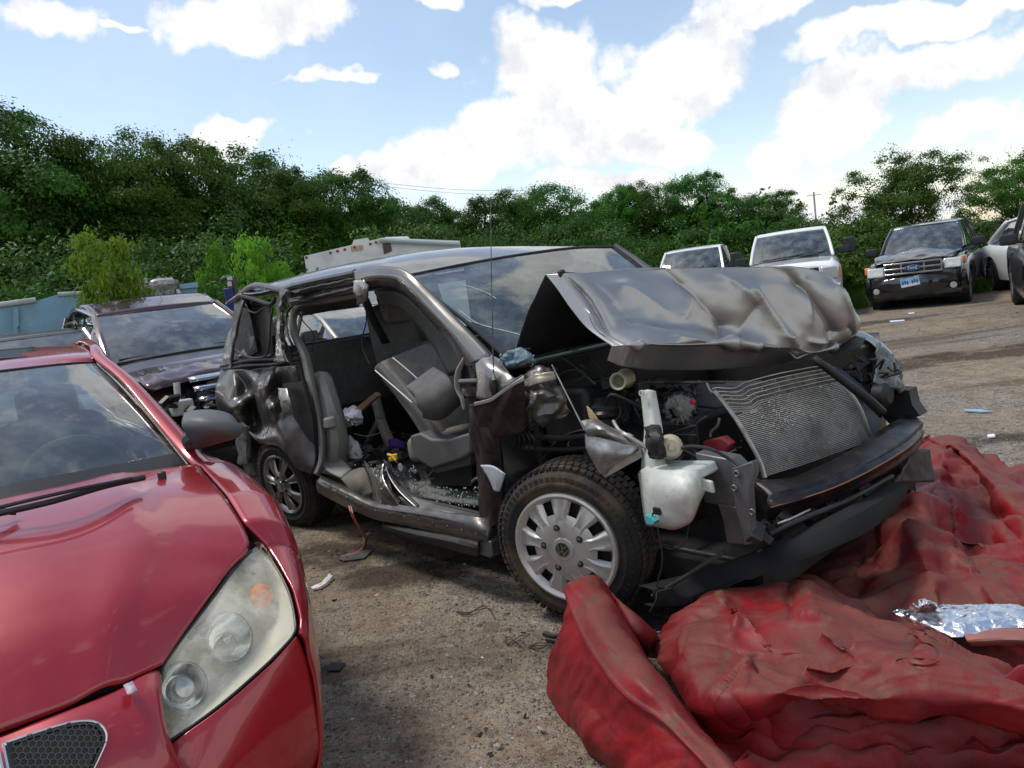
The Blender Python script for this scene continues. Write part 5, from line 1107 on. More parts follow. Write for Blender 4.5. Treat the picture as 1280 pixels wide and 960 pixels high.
        p.tube([T(x2, s*(w2+.01), z2), T((x2+x3)/2, s*((w2+w3)/2+.02), (z2+z3)/2), T(x3, s*(w3+.02), z3)], .05, n=10)
        mk('pillar', p, pm, root)
        pb = MB()
        xm = (x0+x2)/2-.15
        for xx in (xm,)+((xm-.95,) if kind in ('suv', 'van') else ()):
            if xx > x2+.1: pb.bar(T(xx, s*(w0+.055), z0-.02), T(xx, s*(w1+.012), z1), .07, .012, up=b)
        mk('door_pillar', pb, bblk, root)
        m_ = mk('mirror', MB().grid(slab(T(x0-.25, s*(hw+.10), z0+.08), b*.12, a*.05, np.array([0, 0, .085])), wrap=True), bblk if kind != 'white' else pm, root, ang=180)
        sub(m_, mk('mirror_arm', MB().bar(T(x0-.25, s*(w0), z0+.0), T(x0-.25, s*(hw+.06), z0+.05), .04), bblk))
        dg = MB()
        for xx in (x0-.12, xm, max(xm-1.0, ax2+R_*.9)): dg.tube([T(xx, s*(hw*1.0-.002), belt-.32), T(xx, s*(hw+.0), .55), T(xx, s*(hw*.985), .40)], .004, n=8, k=5)
        dg.bar(T(xm+.12, s*(hw+.006), belt-.16), T(xm+.28, s*(hw+.006), belt-.16), .02, .03)
        mk('door_seam', dg, bblk, root)
        if rails: mk('roof_rail', MB().tube([T(x1-.1, s*w1*.92, H-.02), T(x1-.25, s*w1*.92, H+.05), T(x2+.2, s*w1*.92, H+.05), T(x2+.05, s*w1*.92, H-.02)], .016), bblk, root)
    mk('cabin_interior', MB().box(T((x0+x3)/2-.1, 0, (z0+.5)/2+.12), (abs(x0-x3)*.85, W*.8, .35), (a, b, (0, 0, 1))), trimd, root, smooth=False)
    for xx in ((x0+x1)/2-.45,):
        for s in (1, -1): cush('seat', T(xx, s*.36, z0+.02), b*.22, np.array([0, 0, .33]), a*.08, trimd, root, .35)
    mk('steering_wheel', MB().tube([T(x0-.42, -.36, z0+.02)+.18*(b*math.cos(t)+(np.array([0, 0, .8])-a*.5)*math.sin(t)) for t in np.linspace(0, 6.28, 14)], .015, n=30, cap=False), bblk, root)
    return root, T, a, b
bmb = lambda: MB()
# --- dark maroon crossover behind the red car (front end broken open)
maroon = mat('dark_maroon_paint', (.060, .022, .030), .22, .4, coat=1., var=.1, dirt=.15, dcol=(.2, .16, .14), ds=4)
d0 = D(243, 447, 8.6); hd_ = RAD(141)
root, T, a, b = vehicle('dark_crossover', (d0[0]-.63*.66-.03, d0[1]+.78*.66-.1, .12), hd_, 'dark maroon crossover with yellow sticker on windshield and its lamp torn out', 'crossover', maroon, 'suv', L=4.7, W=1.92, H=1.82, wb=2.82, tyre=.37, rails=False,
    prof=[(-2.35, 1.0), (-2.2, 1.06), (0, 1.08), (.60, 1.10), (.9, 1.12), (1.5, 1.07), (2.0, 1.0), (2.12, .55), (2.2, .5), (2.35, .42)],
    cab=[(.72, .80, 1.12), (-.12, .66, 1.66), (-1.75, .62, 1.72), (-2.2, .78, 1.08)])
mb = MB(); rg = np.random.default_rng(31)
for i in range(70):
    mb.box(T(rg.uniform(2.0, 2.4), rg.uniform(-.85, .85), rg.uniform(.35, .95)), rg.uniform(.02, .16, 3), np.linalg.qr(rg.normal(size=(3, 3)))[0])
mk('broken_front', mb, bblk, root, bev=0, smooth=False)
mk('hood_torn_edge', MB().grid(dent(loft([[T(1.9, y, 1.045-.05*abs(y)) for y in (-.85, -.3, .3, .8)], [T(2.12, y, .98-.07*abs(y)) for y in (-.85, -.3, .3, .8)], [T(2.16, y, .93-.07*abs(y)) for y in (-.8, -.3, .3, .8)]], 12, 40), .02, 4)), maroon, root, thick=.01)
gb = MB()
for k, z in enumerate((.93, .84, .74, .66)):
    gb.grid(lin([[T(2.26+.02*math.cos(y*1.6), y*(1-.05*k), z+.018) for y in np.linspace(-.52, .62, 16)], [T(2.30+.03*math.cos(y*1.6), y*(1-.05*k), z) for y in np.linspace(-.52, .62, 16)], [T(2.27+.02*math.cos(y*1.6), y*(1-.05*k), z-.022) for y in np.linspace(-.52, .62, 16)]], 5))
mk('grille', gb, bchr, root, thick=.01)
mk('white_canister', MB().grid(slab(T(2.28, -.62, .70), b*.10, np.array([0, 0, .07]), a*.06), wrap=True).tube([T(2.2, -.62, .75), T(2.2, -.6, .92)], .03), white_pl, root)
mk('lamp_bracket', MB().lathe(T(2.25, -.92, .70), a, [(0, .04), (.02, .03), (.02, 0)], 12).lathe(T(2.25, -.80, .60), a, [(0, .045), (.02, .035), (.02, 0)], 12).tube([T(2.2, -.9, .5), T(2.3, -.7, .46), T(2.2, -.4, .5)], .006), silver, root)
st_ = MB().plate([T(.30, .02, 1.38), T(.33, .02, 1.34), T(.36, .05, 1.31), T(.33, .09, 1.34), T(.27, .09, 1.42), T(.24, .05, 1.45)], a*.004)
st_ = MB(); 
for y_, s_ in ((.05, 0), (.05, .06), (.07, .11)):
    c_ = T(.31-s_*1.55*.9+.02, y_, 1.375+s_*.95*.9+.015); st_.box(c_, (.004, .07, .05), (a*.55+np.array([0, 0, .83]), b, np.cross(a*.55+np.array([0, 0, .83]), b)))
mk('yellow_sticker', st_, mat('yellow_paper', (.75, .62, .15), .7), root, smooth=False)
mk('wiper', MB().tube([T(.70, -.7, 1.16), T(.74, -.2, 1.17), T(.72, .5, 1.18)], .012).tube([T(.83, -.75, 1.13), T(.88, 0, 1.15), T(.84, .75, 1.13)], .012), bblk, root)
mk('aerial', MB().lathe(T(-.22, .1, 1.70), (0, 0, 1), [(0, .03), (.02, .02), (.02, 0)], 10).tube([T(-.22, .1, 1.71), T(-.5, .14, 1.98)], .004), bblk, root)
# --- grey wagon, far left edge
p = D(20, 396, 8.2)
silv = mat('silver_grey_paint', (.22, .22, .23), .28, .6, coat=.8, dirt=.2)
vehicle('grey_wagon', (p[0]-.56*.2-.05, p[1]+.83*.2, .10), RAD(146), 'dark grey wagon with black roof rails at the left edge behind the red sedan', 'car', silv, 'suv', L=4.5, W=1.78, H=1.60, rails=True)
# --- pale sedan and dark suv seen through the wrecked minivan
beige = mat('champagne_paint', (.42, .37, .31), .22, .6, coat=1., dirt=.1)
p = D(434, 411, 10.8)
vehicle('champagne_sedan', (p[0]-.67*.95+.74*.55, p[1]+.74*.95+.67*.55, .10), RAD(138), 'champagne sedan parked on the far side of the wrecked minivan, seen through its open side', 'car', beige, 'sedan', L=4.7, W=1.8, H=1.46,
    prof=[(-2.35, .95), (-1.6, 1.0), (0, .96), (.7, .98), (1.5, .93), (2.1, .82), (2.35, .62)], cab=[(.95, .74, .99), (.2, .60, 1.40), (-1.0, .60, 1.38), (-1.7, .72, 1.0)])
nav = mat('navy_paint', (.012, .018, .04), .18, .3, coat=1.)
p = D(430, 400, 14.5)
vehicle('navy_suv', (p[0]-.3, p[1]+1.0), RAD(105), 'navy suv seen side on through the open side of the wrecked minivan', 'suv', nav, 'suv', L=4.8, W=1.9, H=1.74, rails=True)
# --- white pickups
whp = mat('white_paint', (.84, .85, .86), .28, .0, coat=.9, var=.03, dirt=.2, dcol=(.5, .47, .42), ds=3)
def pickup(pos, hd_, label, grille=True):
    root, T, a, b = vehicle('white_pickup', pos, hd_, label, 'pickup truck', whp, 'truck', group='white pickup trucks by the bushes', L=5.7, W=2.02, H=1.92, wb=3.6, tyre=.40, belt=1.22,
        prof=[(-2.85, 1.22), (-.6, 1.24), (0, 1.22), (1.0, 1.25), (1.5, 1.22), (2.6, 1.17), (2.75, 1.10), (2.85, .75)], cab=[(1.15, .86, 1.26), (.55, .73, 1.86), (-.75, .73, 1.84), (-1.0, .84, 1.26)])
    mk('grille', MB().box(T(2.84, 0, .92), (.06, 1.15, .28), (a, b, (0, 0, 1))), bblk, root)
    mk('grille_bar', MB().box(T(2.88, 0, .92), (.03, 1.2, .05), (a, b, (0, 0, 1))), bchr, root, bev=.01)
    for s in (1, -1):
        h_ = mk('headlight', MB().box(T(2.78, s*.78, .93), (.16, .34, .26), (a, b, (0, 0, 1))), blamp, root, bev=.03)
        sub(h_, mk('turn_signal', MB().box(T(2.74, s*.955, .93), (.14, .08, .24), (a, b, (0, 0, 1))), mat('pale_amber', (.55, .32, .2), .3, coat=.5), bev=.01))
        m2 = mk('tow_mirror', MB().box(T(.85, s*1.22, 1.42), (.12, .24, .34), (a, b, (0, 0, 1))), bblk, root, bev=.03)
        sub(m2, mk('mirror_arm', MB().bar(T(.85, s*.85, 1.34), T(.85, s*1.2, 1.36), .05), bblk))
    mk('front_bumper', MB().box(T(2.90, 0, .62), (.18, 1.95, .24), (a, b, (0, 0, 1))), bchr, root, bev=.05)
    mk('wiper', MB().tube([T(1.22, -.6, 1.30), T(1.26, -.1, 1.32), T(1.14, .4, 1.36)], .014).tube([T(1.22, .1, 1.30), T(1.22, .5, 1.32), T(1.08, .75, 1.36)], .014), bblk, root)
    return root, T, a, b
p = D(988, 305, 17.6); pickup((p[0]+.39*.85, p[1]+.92*.85, -.02), RAD(203), 'white pickup truck with black tow mirrors parked just behind the folded hood')
p = D(864, 322, 21.5); pickup((p[0]+.39*.85, p[1]+.92*.85, -.05), RAD(203), 'smaller looking white pickup truck, only its cab showing over the folded hood')
# --- black suv, crumpled nose, blue plate
blp = mat('black_paint', (.012, .013, .018), .16, .2, coat=1., dirt=.25, dcol=(.12, .11, .1), ds=4)
G1 = Z(1100, 377, 0); G2 = Z(1214, 368, 0)
p = D(1154, 300, 16.5)
root, T, a, b = vehicle('black_suv', (p[0]+.60*.5, p[1]+.80*.5, -.07), RAD(216), 'black suv with dented hood, chrome bar grille and a blue number plate', 'suv', blp, 'suv', L=4.44, W=1.82, H=1.72, wb=2.62, tyre=.36, rails=False,
    prof=[(-2.2, 1.05), (0, 1.06), (.60, 1.10), (.95, 1.10), (1.6, 1.06), (2.0, 1.0), (2.12, .95), (2.22, .72)], cab=[(.85, .77, 1.13), (.20, .62, 1.66), (-1.6, .62, 1.66), (-2.05, .76, 1.1)], belt=1.08)
mk('dented_hood', MB().grid(dent(loft([[T(.85, y, 1.14-.03*y*y) for y in (-.75, -.35, 0, .35, .75)], [T(1.3, -.75, 1.12), T(1.3, -.35, 1.16), T(1.28, 0, 1.21), T(1.3, .35, 1.14), T(1.3, .75, 1.08)], [T(1.75, y, 1.11-.04*y*y) for y in (-.75, -.35, 0, .35, .75)], [T(2.10, y, .99-.03*y*y) for y in (-.7, -.35, 0, .35, .7)]], 24, 30), .018, 2.2, 4)), blp, root, thick=.01, ang=60)
gr = MB(); 
for z in (.77, .87, .97): gr.box(T(2.24, 0, z), (.05, 1.02, .034), (a, b, (0, 0, 1)))
for y in (-.50, -.2, .2, .50): gr.box(T(2.235, y, .87), (.04, .03, .20), (a, b, (0, 0, 1)))
go = mk('grille', gr, bchr, root, bev=.006)
mb = MB(); c_ = T(2.275, 0, .87); ov = [c_+b*.13*math.cos(t)+np.array([0, 0, .05])*math.sin(t) for t in np.linspace(0, 2*math.pi, 24, endpoint=False)]
sub(go, mk('oval_badge', MB().plate(ov, a*.01), mat('badge_blue', (.03, .08, .30), .25, coat=1.), smooth=False))
sub(go, mk('badge_rim', MB().tube(ov+ov[:1], .006, n=40, cap=False), bchr))
def text_curve(s, size, origin, right, up_, m, parent=None, ext=.002, name='lettering'):
    cu = bpy.data.curves.new(name, 'FONT'); cu.body = s; cu.size = size; cu.align_x = 'CENTER'; cu.align_y = 'CENTER'; cu.extrude = ext
    o = bpy.data.objects.new(name, cu); COL.objects.link(o); r = Vector(right).normalized(); u_ = Vector(up_).normalized(); n = r.cross(u_)
    M = Matrix(((r[0], u_[0], n[0], origin[0]), (r[1], u_[1], n[1], origin[1]), (r[2], u_[2], n[2], origin[2]), (0, 0, 0, 1)))
    dg = bpy.context.evaluated_depsgraph_get(); dg.update(); me = bpy.data.meshes.new_from_object(o.evaluated_get(dg)); me.transform(M); bpy.data.objects.remove(o)
    o = bpy.data.objects.new(name, me); COL.objects.link(o); me.materials.clear(); me.materials.append(m)
    if parent is not None: sub(parent, o)
    return o
white_ink = mat('white_ink', (.8, .8, .8), .5); navy_ink = mat('navy_ink', (.02, .04, .15), .5)
text_curve('Ford', .085, T(2.289, 0, .87), -b*-1, (0, 0, 1), white_ink, go)
mk('grille_back', MB().box(T(2.20, 0, .87), (.04, 1.0, .22), (a, b, (0, 0, 1))), bblk, root, smooth=False)
for s in (1, -1):
    dz = -.03 if s < 0 else .02
    h_ = mk('headlight', MB().grid(slab(T(2.10, s*.68, .86+dz), b*.17, np.array([0, 0, .10])+a*-.03, a*.10), wrap=True), blamp, root, ang=180)
    sub(h_, mk('turn_signal', MB().grid(slab(T(2.02, s*.84, .90+dz), b*.06, np.array([0, 0, .08]), a*.12), wrap=True), bamb, ang=180))
    mk('fog_lamp', MB().lathe(T(2.24, s*.68, .46), a, [(0, .06), (.01, .055), (.012, 0)], 16), blamp, root)
mk('front_bumper', MB().grid(dent(loft([[T(2.22-.25*y*y, y, .72) for y in (-.88, -.4, 0, .4, .88)], [T(2.30-.28*y*y, y, .60) for y in (-.9, -.4, 0, .4, .9)], [T(2.27-.28*y*y, y, .42) for y in (-.9, -.4, 0, .4, .9)], [T(2.15-.25*y*y, y, .27) for y in (-.88, -.4, 0, .4, .88)]], 20, 40), .012, 4)), blp, root, thick=.02)
c_ = T(2.34, -.05, .60); pl_r = b*math.cos(.12)+np.array([0, 0, 1])*math.sin(.12); pl_u = np.cross(a, pl_r)
plt_ = mk('number_plate', MB().box(c_, (.01, .34, .17), (a, pl_r, pl_u)), mat('plate_blue', (.25, .52, .72), .4, var=.15, vs=12), root, smooth=False)
pm_ = MB()
for k_ in range(7):
    if k_ != 3: pm_.box(c_+a*.006+pl_r*(k_-3)*.042+pl_u*(.005 if k_ % 2 else -.004), (.002, .026, .065), (a, pl_r, pl_u))
sub(plt_, mk('plate_characters', pm_, navy_ink, smooth=False))
sub(plt_, mk('plate_lower_band', MB().box(c_+a*.0055-pl_u*.055, (.002, .33, .05), (a, pl_r, pl_u)), mat('plate_white', (.7, .7, .75), .4), smooth=False))
mk('paper_sheet', MB().box(T(.45, .05, 1.42), (.008, .26, .2), (a*.72+np.array([0, 0, -.68]), b, np.cross(a, b)*.72+a*.68)), mat('green_paper', (.22, .55, .48), .6), root, smooth=False)
# --- white sedan, rear towards the camera at the right edge
p = Z(1302, 370, 0)
root, T, a, b = vehicle('white_sedan', (p[0]+.26*1.4+.97*.9, p[1]+.97*1.4-.26*.9), RAD(195), 'white sedan at the right edge between the black suv and the dark truck', 'car', whp, 'white', L=4.6, W=1.8, H=1.50,
    prof=[(-2.3, .95), (-1.6, 1.0), (0, .96), (.7, .98), (1.5, .93), (2.1, .80), (2.3, .58)], cab=[(.95, .74, .99), (.2, .60, 1.44), (-1.0, .60, 1.42), (-1.7, .72, 1.0)])
for s in (1, -1): mk('headlight', MB().grid(slab(T(2.05, s*.70, .74), b*.14, np.array([0, 0, .08]), a*.14), wrap=True), blamp, root, ang=180)
mk('lower_grille', MB().box(T(2.29, 0, .42), (.04, 1.1, .2), (a, b, (0, 0, 1))), bblk, root)
# --- dark truck nose cut by the right edge
gry = mat('dark_grey_paint', (.05, .045, .045), .3, .5, coat=.7, dirt=.4, dcol=(.14, .11, .09))
p = Z(1281, 402, 0)
vehicle('dark_truck', (p[0]+.5*1.55+.87*.95+.05, p[1]+.87*1.55-.5*.95), RAD(210), 'dark truck cut off by the right edge, only its flank and mirror in view', 'truck', gry, 'suv', L=5.0, W=1.95, H=1.78, wb=3.0, tyre=.38)
# --- grey cars beyond the black suv
p = D(1215, 303, 27)
vehicle('grey_car', (p[0], p[1]), RAD(250), 'grey car far behind the black suv, half hidden by branches', 'car', silv, 'sedan', L=4.6, W=1.8, H=1.48,
    prof=[(-2.3, .95), (-1.6, 1.0), (0, .96), (.7, .98), (1.5, .93), (2.1, .80), (2.3, .58)], cab=[(.95, .74, .99), (.2, .60, 1.44), (-1.0, .60, 1.42), (-1.7, .72, 1.0)])
# --- camper trailer behind the minivan roof
o = D(380, 331, 17.6); e_ = D(575, 305, 18.2)
d_ = e_-o; dl = np.linalg.norm(d_[:2]); dx = np.array([d_[0], d_[1], 0])/dl; dy = np.array([-dx[1], dx[0], 0])
tr = thing('camper_trailer', (o[0]+dx[0]*dl/2, o[1]+dx[1]*dl/2, 0), 'white camper trailer with red marker lamps, its roof showing above the wrecked minivan', 'trailer')
Tz = lambda x, y, z: np.array([o[0], o[1], 0])+dx*x+dy*y+np.array([0, 0, z])
def roofz(px_): return D(*px_)[2]
camw = mat('camper_white', (.72, .73, .72), .35, var=.05, dirt=.35, dcol=(.4, .36, .3), ds=2)
zA = D(382, 316, 15.6)[2]; zB = D(468, 298, 17.0)[2]
def on(u, v):                                     # x,z on the trailer's near wall
    d = ray(u, v); P0 = Tz(0, 0, 0); t = ((P0-CAM)@dy)/(d@dy); q = CAM+d*t; return float((q-P0)@dx), float(q[2])
w1 = [on(380, 320), on(452, 302), on(468, 298), on(486, 296), on(575, 303)]
xA, zA = w1[0]; xB, zB = on(478, 297); xE, zE = w1[-1]
poly = [Tz(xA, 0, .7), Tz(xA, 0, zA), Tz(on(440, 306)[0], 0, on(440, 306)[1]), Tz(on(442, 300)[0], 0, on(442, 300)[1]), Tz(on(460, 297)[0], 0, on(460, 297)[1]), Tz(on(462, 301)[0], 0, on(462, 301)[1]), Tz(xB, 0, zB), Tz(xE, 0, on(574, 301)[1]), Tz(xE, 0, .7)]
mk('body', MB().plate(poly, dy*2.4), camw, tr, smooth=False, bev=0)
mk('roof_unit', MB().plate([Tz(*((on(u, v)[0], .5, on(u, v)[1]))) for u, v in ((478, 300), (482, 294), (512, 293), (516, 300))], dy*.8), camw, tr, bev=.03)
mk('awning', MB().tube([Tz(on(474, 301)[0], -.12, on(474, 301)[1]), Tz(on(574, 306)[0], -.12, on(574, 306)[1])], .055, n=8), mat('awning_grey', (.35, .42, .42), .5), tr)
mk('window', MB().plate([Tz(on(u, v)[0], -.01, on(u, v)[1]) for u, v in ((478, 305), (488, 303), (490, 314), (480, 318))], dy*-.01), mat('dark_window', (.02, .012, .012), .2), tr, smooth=False)
mb = MB()
for u, v in ((383, 322), (413, 316), (422, 314), (431, 312), (443, 309), (463, 305), (470, 303)):
    x, z = on(u, v); mb.lathe(Tz(x, -.0, z), -dy, [(0, .035), (.02, .03), (.02, 0)], 10)
mk('marker_lamp', mb, mat('marker_red', (.22, .02, .02), .3), tr)
mb = MB()
for k_ in range(6):
    x, z = on(440+k_*2.6, 311.6-k_*.45); mb.box(Tz(x, -.012, z), (.03, .01, .10 if k_ % 2 else .13), (dx, dy, (0, 0, 1)))
mk('worn_lettering', mb, mat('camper_letters', (.55, .30, .14), .6), tr, smooth=False)
mk('axle_wheel', MB().lathe(Tz(dl*.6, .1, .38), -dy, [(-.2, .2), (-.2, .36), (0, .36), (0, .2), (-.03, 0)], 24), tyre_m, tr)
mk('chassis', MB().box(Tz(dl*.5, 1.2, .58), (dl*.95, 2.0, .2), (dx, dy, (0, 0, 1))), bblk, tr)
# ================================================================== RED TARPAULIN
def tarp_mat():
    m = bpy.data.materials.new("red_tarpaulin"); m.use_nodes = True; g = G(m.node_tree); P = g.n['Principled BSDF']
    tc = g.add('ShaderNodeTexCoord').outputs['Object']
    n1 = g.noise(tc, 2.2, 8, .68, .5); n2 = g.noise(tc, 6, 8, .7, .8); n3 = g.noise(tc, 1.1, 5, .6); n4 = g.noise(tc, 38, 6, .7)
    c = g.mixc(g.sm(n3, .38, .62), (.265, .009, .013), (.185, .014, .016))
    c = g.mixc(g.m('MULTIPLY', g.sm(n2, .46, .62), .7), c, (.13, .010, .016))
    c = g.mixc(g.m('MULTIPLY', g.sm(g.noise(tc, 16, 9, .75, 1.2), .54, .68), .5), c, (.09, .012, .02))
    up_ = g.add('ShaderNodeNewGeometry'); s_ = g.add('ShaderNodeSeparateXYZ'); g.l.new(up_.outputs['Normal'], s_.inputs[0])
    settle = g.sm(s_.outputs[2], .45, .95)               # dust settles where the cloth lies flat
    c = g.mixc(g.m('MULTIPLY', g.m('MULTIPLY', settle, g.sm(n1, .32, .56)), .74), c, (.155, .052, .038))
    c = g.mixc(g.m('MULTIPLY', g.m('MULTIPLY', settle, g.sm(g.noise(tc, 4.5, 11, .82, 1.6), .50, .60)), .66), c, (.110, .070, .040))
    c = g.mixc(g.m('MULTIPLY', g.sm(n4, .56, .70), .45), c, (.07, .022, .022))
    g.l.new(c, P.inputs['Base Color'])
    g.l.new(g.m('MULTIPLY_ADD', g.sm(n1, .35, .65), .25, .48), P.inputs['Roughness']); P.inputs['Specular IOR Level'].default_value = .32
    b = g.add('ShaderNodeBump'); b.inputs['Strength'].default_value = .55; b.inputs['Distance'].default_value = .016
    rn = g.add('ShaderNodeTexNoise', noise_type='RIDGED_MULTIFRACTAL'); rn.inputs['Scale'].default_value = 3.4; rn.inputs['Detail'].default_value = 6; rn.inputs['Roughness'].default_value = .48; rn.inputs['Distortion'].default_value = .5
    g.l.new(tc, rn.inputs['Vector'])
    g.l.new(g.m('ADD', g.m('MULTIPLY', rn.outputs['Fac'], 1.1), g.m('ADD', g.m('MULTIPLY', g.noise(tc, 14, 6, .6, .6), .5), g.m('MULTIPLY', g.noise(tc, 300, 2, .5), .06))), b.inputs['Height']); g.l.new(b.outputs[0], P.inputs['Normal'])
    return m
M_TARP = tarp_mat()
TW = np.random.default_rng(4)
_waves = []
for wl, am_, n_ in ((.62, .050, 2), (.37, .030, 3), (.22, .020, 3), (.12, .0100, 4), (.065, .0040, 4)):
    for _ in range(n_):
        th_ = TW.uniform(0, math.pi); _waves.append((math.cos(th_)/wl, math.sin(th_)/wl, TW.uniform(.3, .9)/wl, TW.uniform(0, 1), am_))
def wrinkle(Gd, amp, seed, sc_=(2.2, 5.), det=.35):
    """stiff sheeting: flat facets meeting in sharp creases (triangle waves in random directions, bent and faded by slow noise)"""
    nn = gnorm(Gd); a, b = Gd.shape[:2]; h = np.zeros((a, b)); X = Gd[..., 0]; Y = Gd[..., 1]; Zz = Gd[..., 2]
    wx = np.array([[noise.noise(Vector((p[0]*2.1, p[1]*2.1, seed))) for p in r] for r in Gd]); wy = np.array([[noise.noise(Vector((p[0]*2.3, p[1]*2.3, seed+8))) for p in r] for r in Gd])
    for k, (kx, ky, kz, ph, am_) in enumerate(_waves):
        q = (X+wx*.16)*kx+(Y+wy*.16)*ky+Zz*kz+ph+seed*.37
        t = np.abs((q % 1.0)-.5)*2
        msk = np.clip(.5+1.6*np.sin(X*(2.3+k*.7)+k+seed)*np.cos(Y*(2.9+k*.5)+2*k)+wx*1.2, 0, 1)
        h += am_*(t-.5)*msk*(1 if am_ > .010 else det*2.2)
    return Gd+nn*(h*amp/.020)[..., None]
ZL = lambda r: [Z(*p) for p in r]
tb = MB()
def folds(A, lst):
    """sharp traced folds: (u, v, u2, v2, height, width); negative height presses a valley"""
    out = A.copy(); w_ = np.array([[noise.noise(Vector(p*5)) for p in r] for r in A])
    for u, v, u2, v2, h_, wd in lst:
        a_, b_ = Z(u, v, .26)[:2], Z(u2, v2, .26)[:2]; e_ = b_-a_; L2 = e_@e_
        q = A[..., :2]-a_; t = np.clip((q@e_)/L2, 0, 1); d_ = q-t[..., None]*e_; r_ = np.hypot(d_[..., 0], d_[..., 1])+w_*wd*.5
        out[..., 2] += h_*np.exp(-np.abs(r_)/wd)*(1-.45*t)
    return out
def addup(A, amp, seed, sc_=(2.2, 5.), det=.35, taper=True):
    n_ = gnorm(A); 
    if n_[..., 2].mean() < 0: A = A[:, ::-1]
    B = wrinkle(A, amp, seed, sc_, det)
    tb.grid(B)
# A: the part lying flat towards the right back
rowsA = [[(1105, 596, .00), (1148, 552, .05), (1160, 546, .16), (1196, 547, .16), (1232, 568, .14), (1275, 590, .12), (1340, 618, .10), (1460, 650, .06)],
         [(1085, 640, .01), (1130, 604, .06), (1165, 582, .16), (1200, 576, .18), (1240, 595, .18), (1290, 618, .16), (1370, 650, .10), (1500, 690, .05)],
         [(1045, 678, .02), (1100, 640, .10), (1150, 618, .16), (1190, 606, .14), (1230, 628, .14), (1290, 652, .14), (1390, 690, .10), (1540, 730, .05)],
         [(990, 708, .02), (1060, 672, .13), (1130, 650, .18), (1180, 640, .20), (1225, 668, .12), (1290, 690, .16), (1400, 730, .10), (1580, 780, .05)],
         [(940, 738, .02), (1010, 712, .10), (1090, 695, .17), (1160, 690, .20), (1220, 712, .13), (1290, 728, .14), (1410, 770, .10), (1600, 830, .05)],
         [(900, 760, .02), (980, 745, .06), (1080, 740, .12), (1150, 744, .15), (1210, 752, .14), (1290, 768, .12), (1420, 815, .08), (1620, 880, .05)],
         [(900, 790, .02), (990, 790, .05), (1090, 800, .08), (1170, 815, .08), (1240, 830, .08), (1320, 850, .08), (1450, 880, .05), (1650, 930, .04)]]
A = loft([ZL(r) for r in rowsA], 190, 210); A = folds(A, [(1132, 607, 1260, 740, .07, .05), (1185, 607, 1240, 660, .05, .04), (1240, 600, 1290, 660, -.05, .04), (1040, 695, 1090, 740, .05, .03), (1145, 665, 1180, 740, .05, .04), (970, 715, 1100, 755, .045, .03),
    (1100, 640, 1060, 700, -.04, .03), (1180, 560, 1165, 620, .06, .04), (1215, 690, 1280, 720, .04, .04), (1080, 700, 1160, 690, -.03, .025), (1200, 640, 1230, 720, -.04, .03)])
addup(A, .026, 1.3, (2.6, 1.6), .35)
# a raised fold on the far right edge
rowsF = [[(1180, 552, .10), (1212, 590, .12), (1245, 640, .10), (1300, 690, .08)], [(1190, 556, .24), (1226, 588, .24), (1265, 628, .20), (1330, 672, .14)], [(1212, 562, .20), (1250, 590, .18), (1300, 622, .16), (1360, 655, .10)], [(1226, 580, .06), (1268, 608, .06), (1320, 640, .06), (1380, 680, .05)]]
addup(loft([ZL(r) for r in rowsF], 30, 60), .014, 4.1)
# B: big folded lump in front
rowsB = [[(836, 790, .02), (880, 765, .04), (940, 740, .06), (1010, 728, .06), (1090, 765, .06), (1180, 812, .06), (1300, 850, .05), (1500, 905, .05), (1750, 960, .05)],
         [(822, 800, .12), (868, 757, .20), (918, 733, .24), (985, 726, .25), (1062, 762, .24), (1150, 800, .23), (1240, 832, .24), (1420, 884, .22), (1700, 950, .18)],
         [(820, 812, .16), (870, 785, .27), (930, 765, .30), (1000, 765, .30), (1070, 790, .31), (1160, 825, .30), (1260, 850, .30), (1430, 900, .28), (1720, 970, .2)],
         [(822, 828, .17), (868, 820, .28), (925, 808, .31), (990, 805, .34), (1060, 815, .34), (1150, 838, .33), (1250, 858, .33), (1440, 915, .30), (1740, 990, .2)],
         [(834, 842, .16), (872, 850, .26), (920, 845, .30), (985, 836, .35), (1050, 838, .35), (1110, 842, .34), (1156, 838, .34), (1280, 866, .34), (1500, 940, .28)],
         [(850, 862, .13), (880, 878, .22), (912, 880, .27), (980, 866, .33), (1045, 866, .34), (1100, 874, .33), (1150, 868, .32), (1270, 884, .32), (1480, 950, .26)],
         [(868, 880, .10), (888, 890, .17), (905, 896, .20), (950, 886, .25), (1000, 884, .27), (1060, 892, .27), (1120, 896, .26), (1200, 894, .25), (1400, 950, .2)],
         [(880, 880, .04), (905, 890, .08), (930, 892, .12), (960, 888, .15), (1010, 888, .17), (1070, 896, .17), (1130, 898, .16), (1210, 898, .15), (1400, 950, .1)]]
B = loft([ZL(r) for r in rowsB], 230, 300, f=lin)
for _ in range(5): B[1:-1] = (B[:-2]+B[1:-1]*2+B[2:])/4
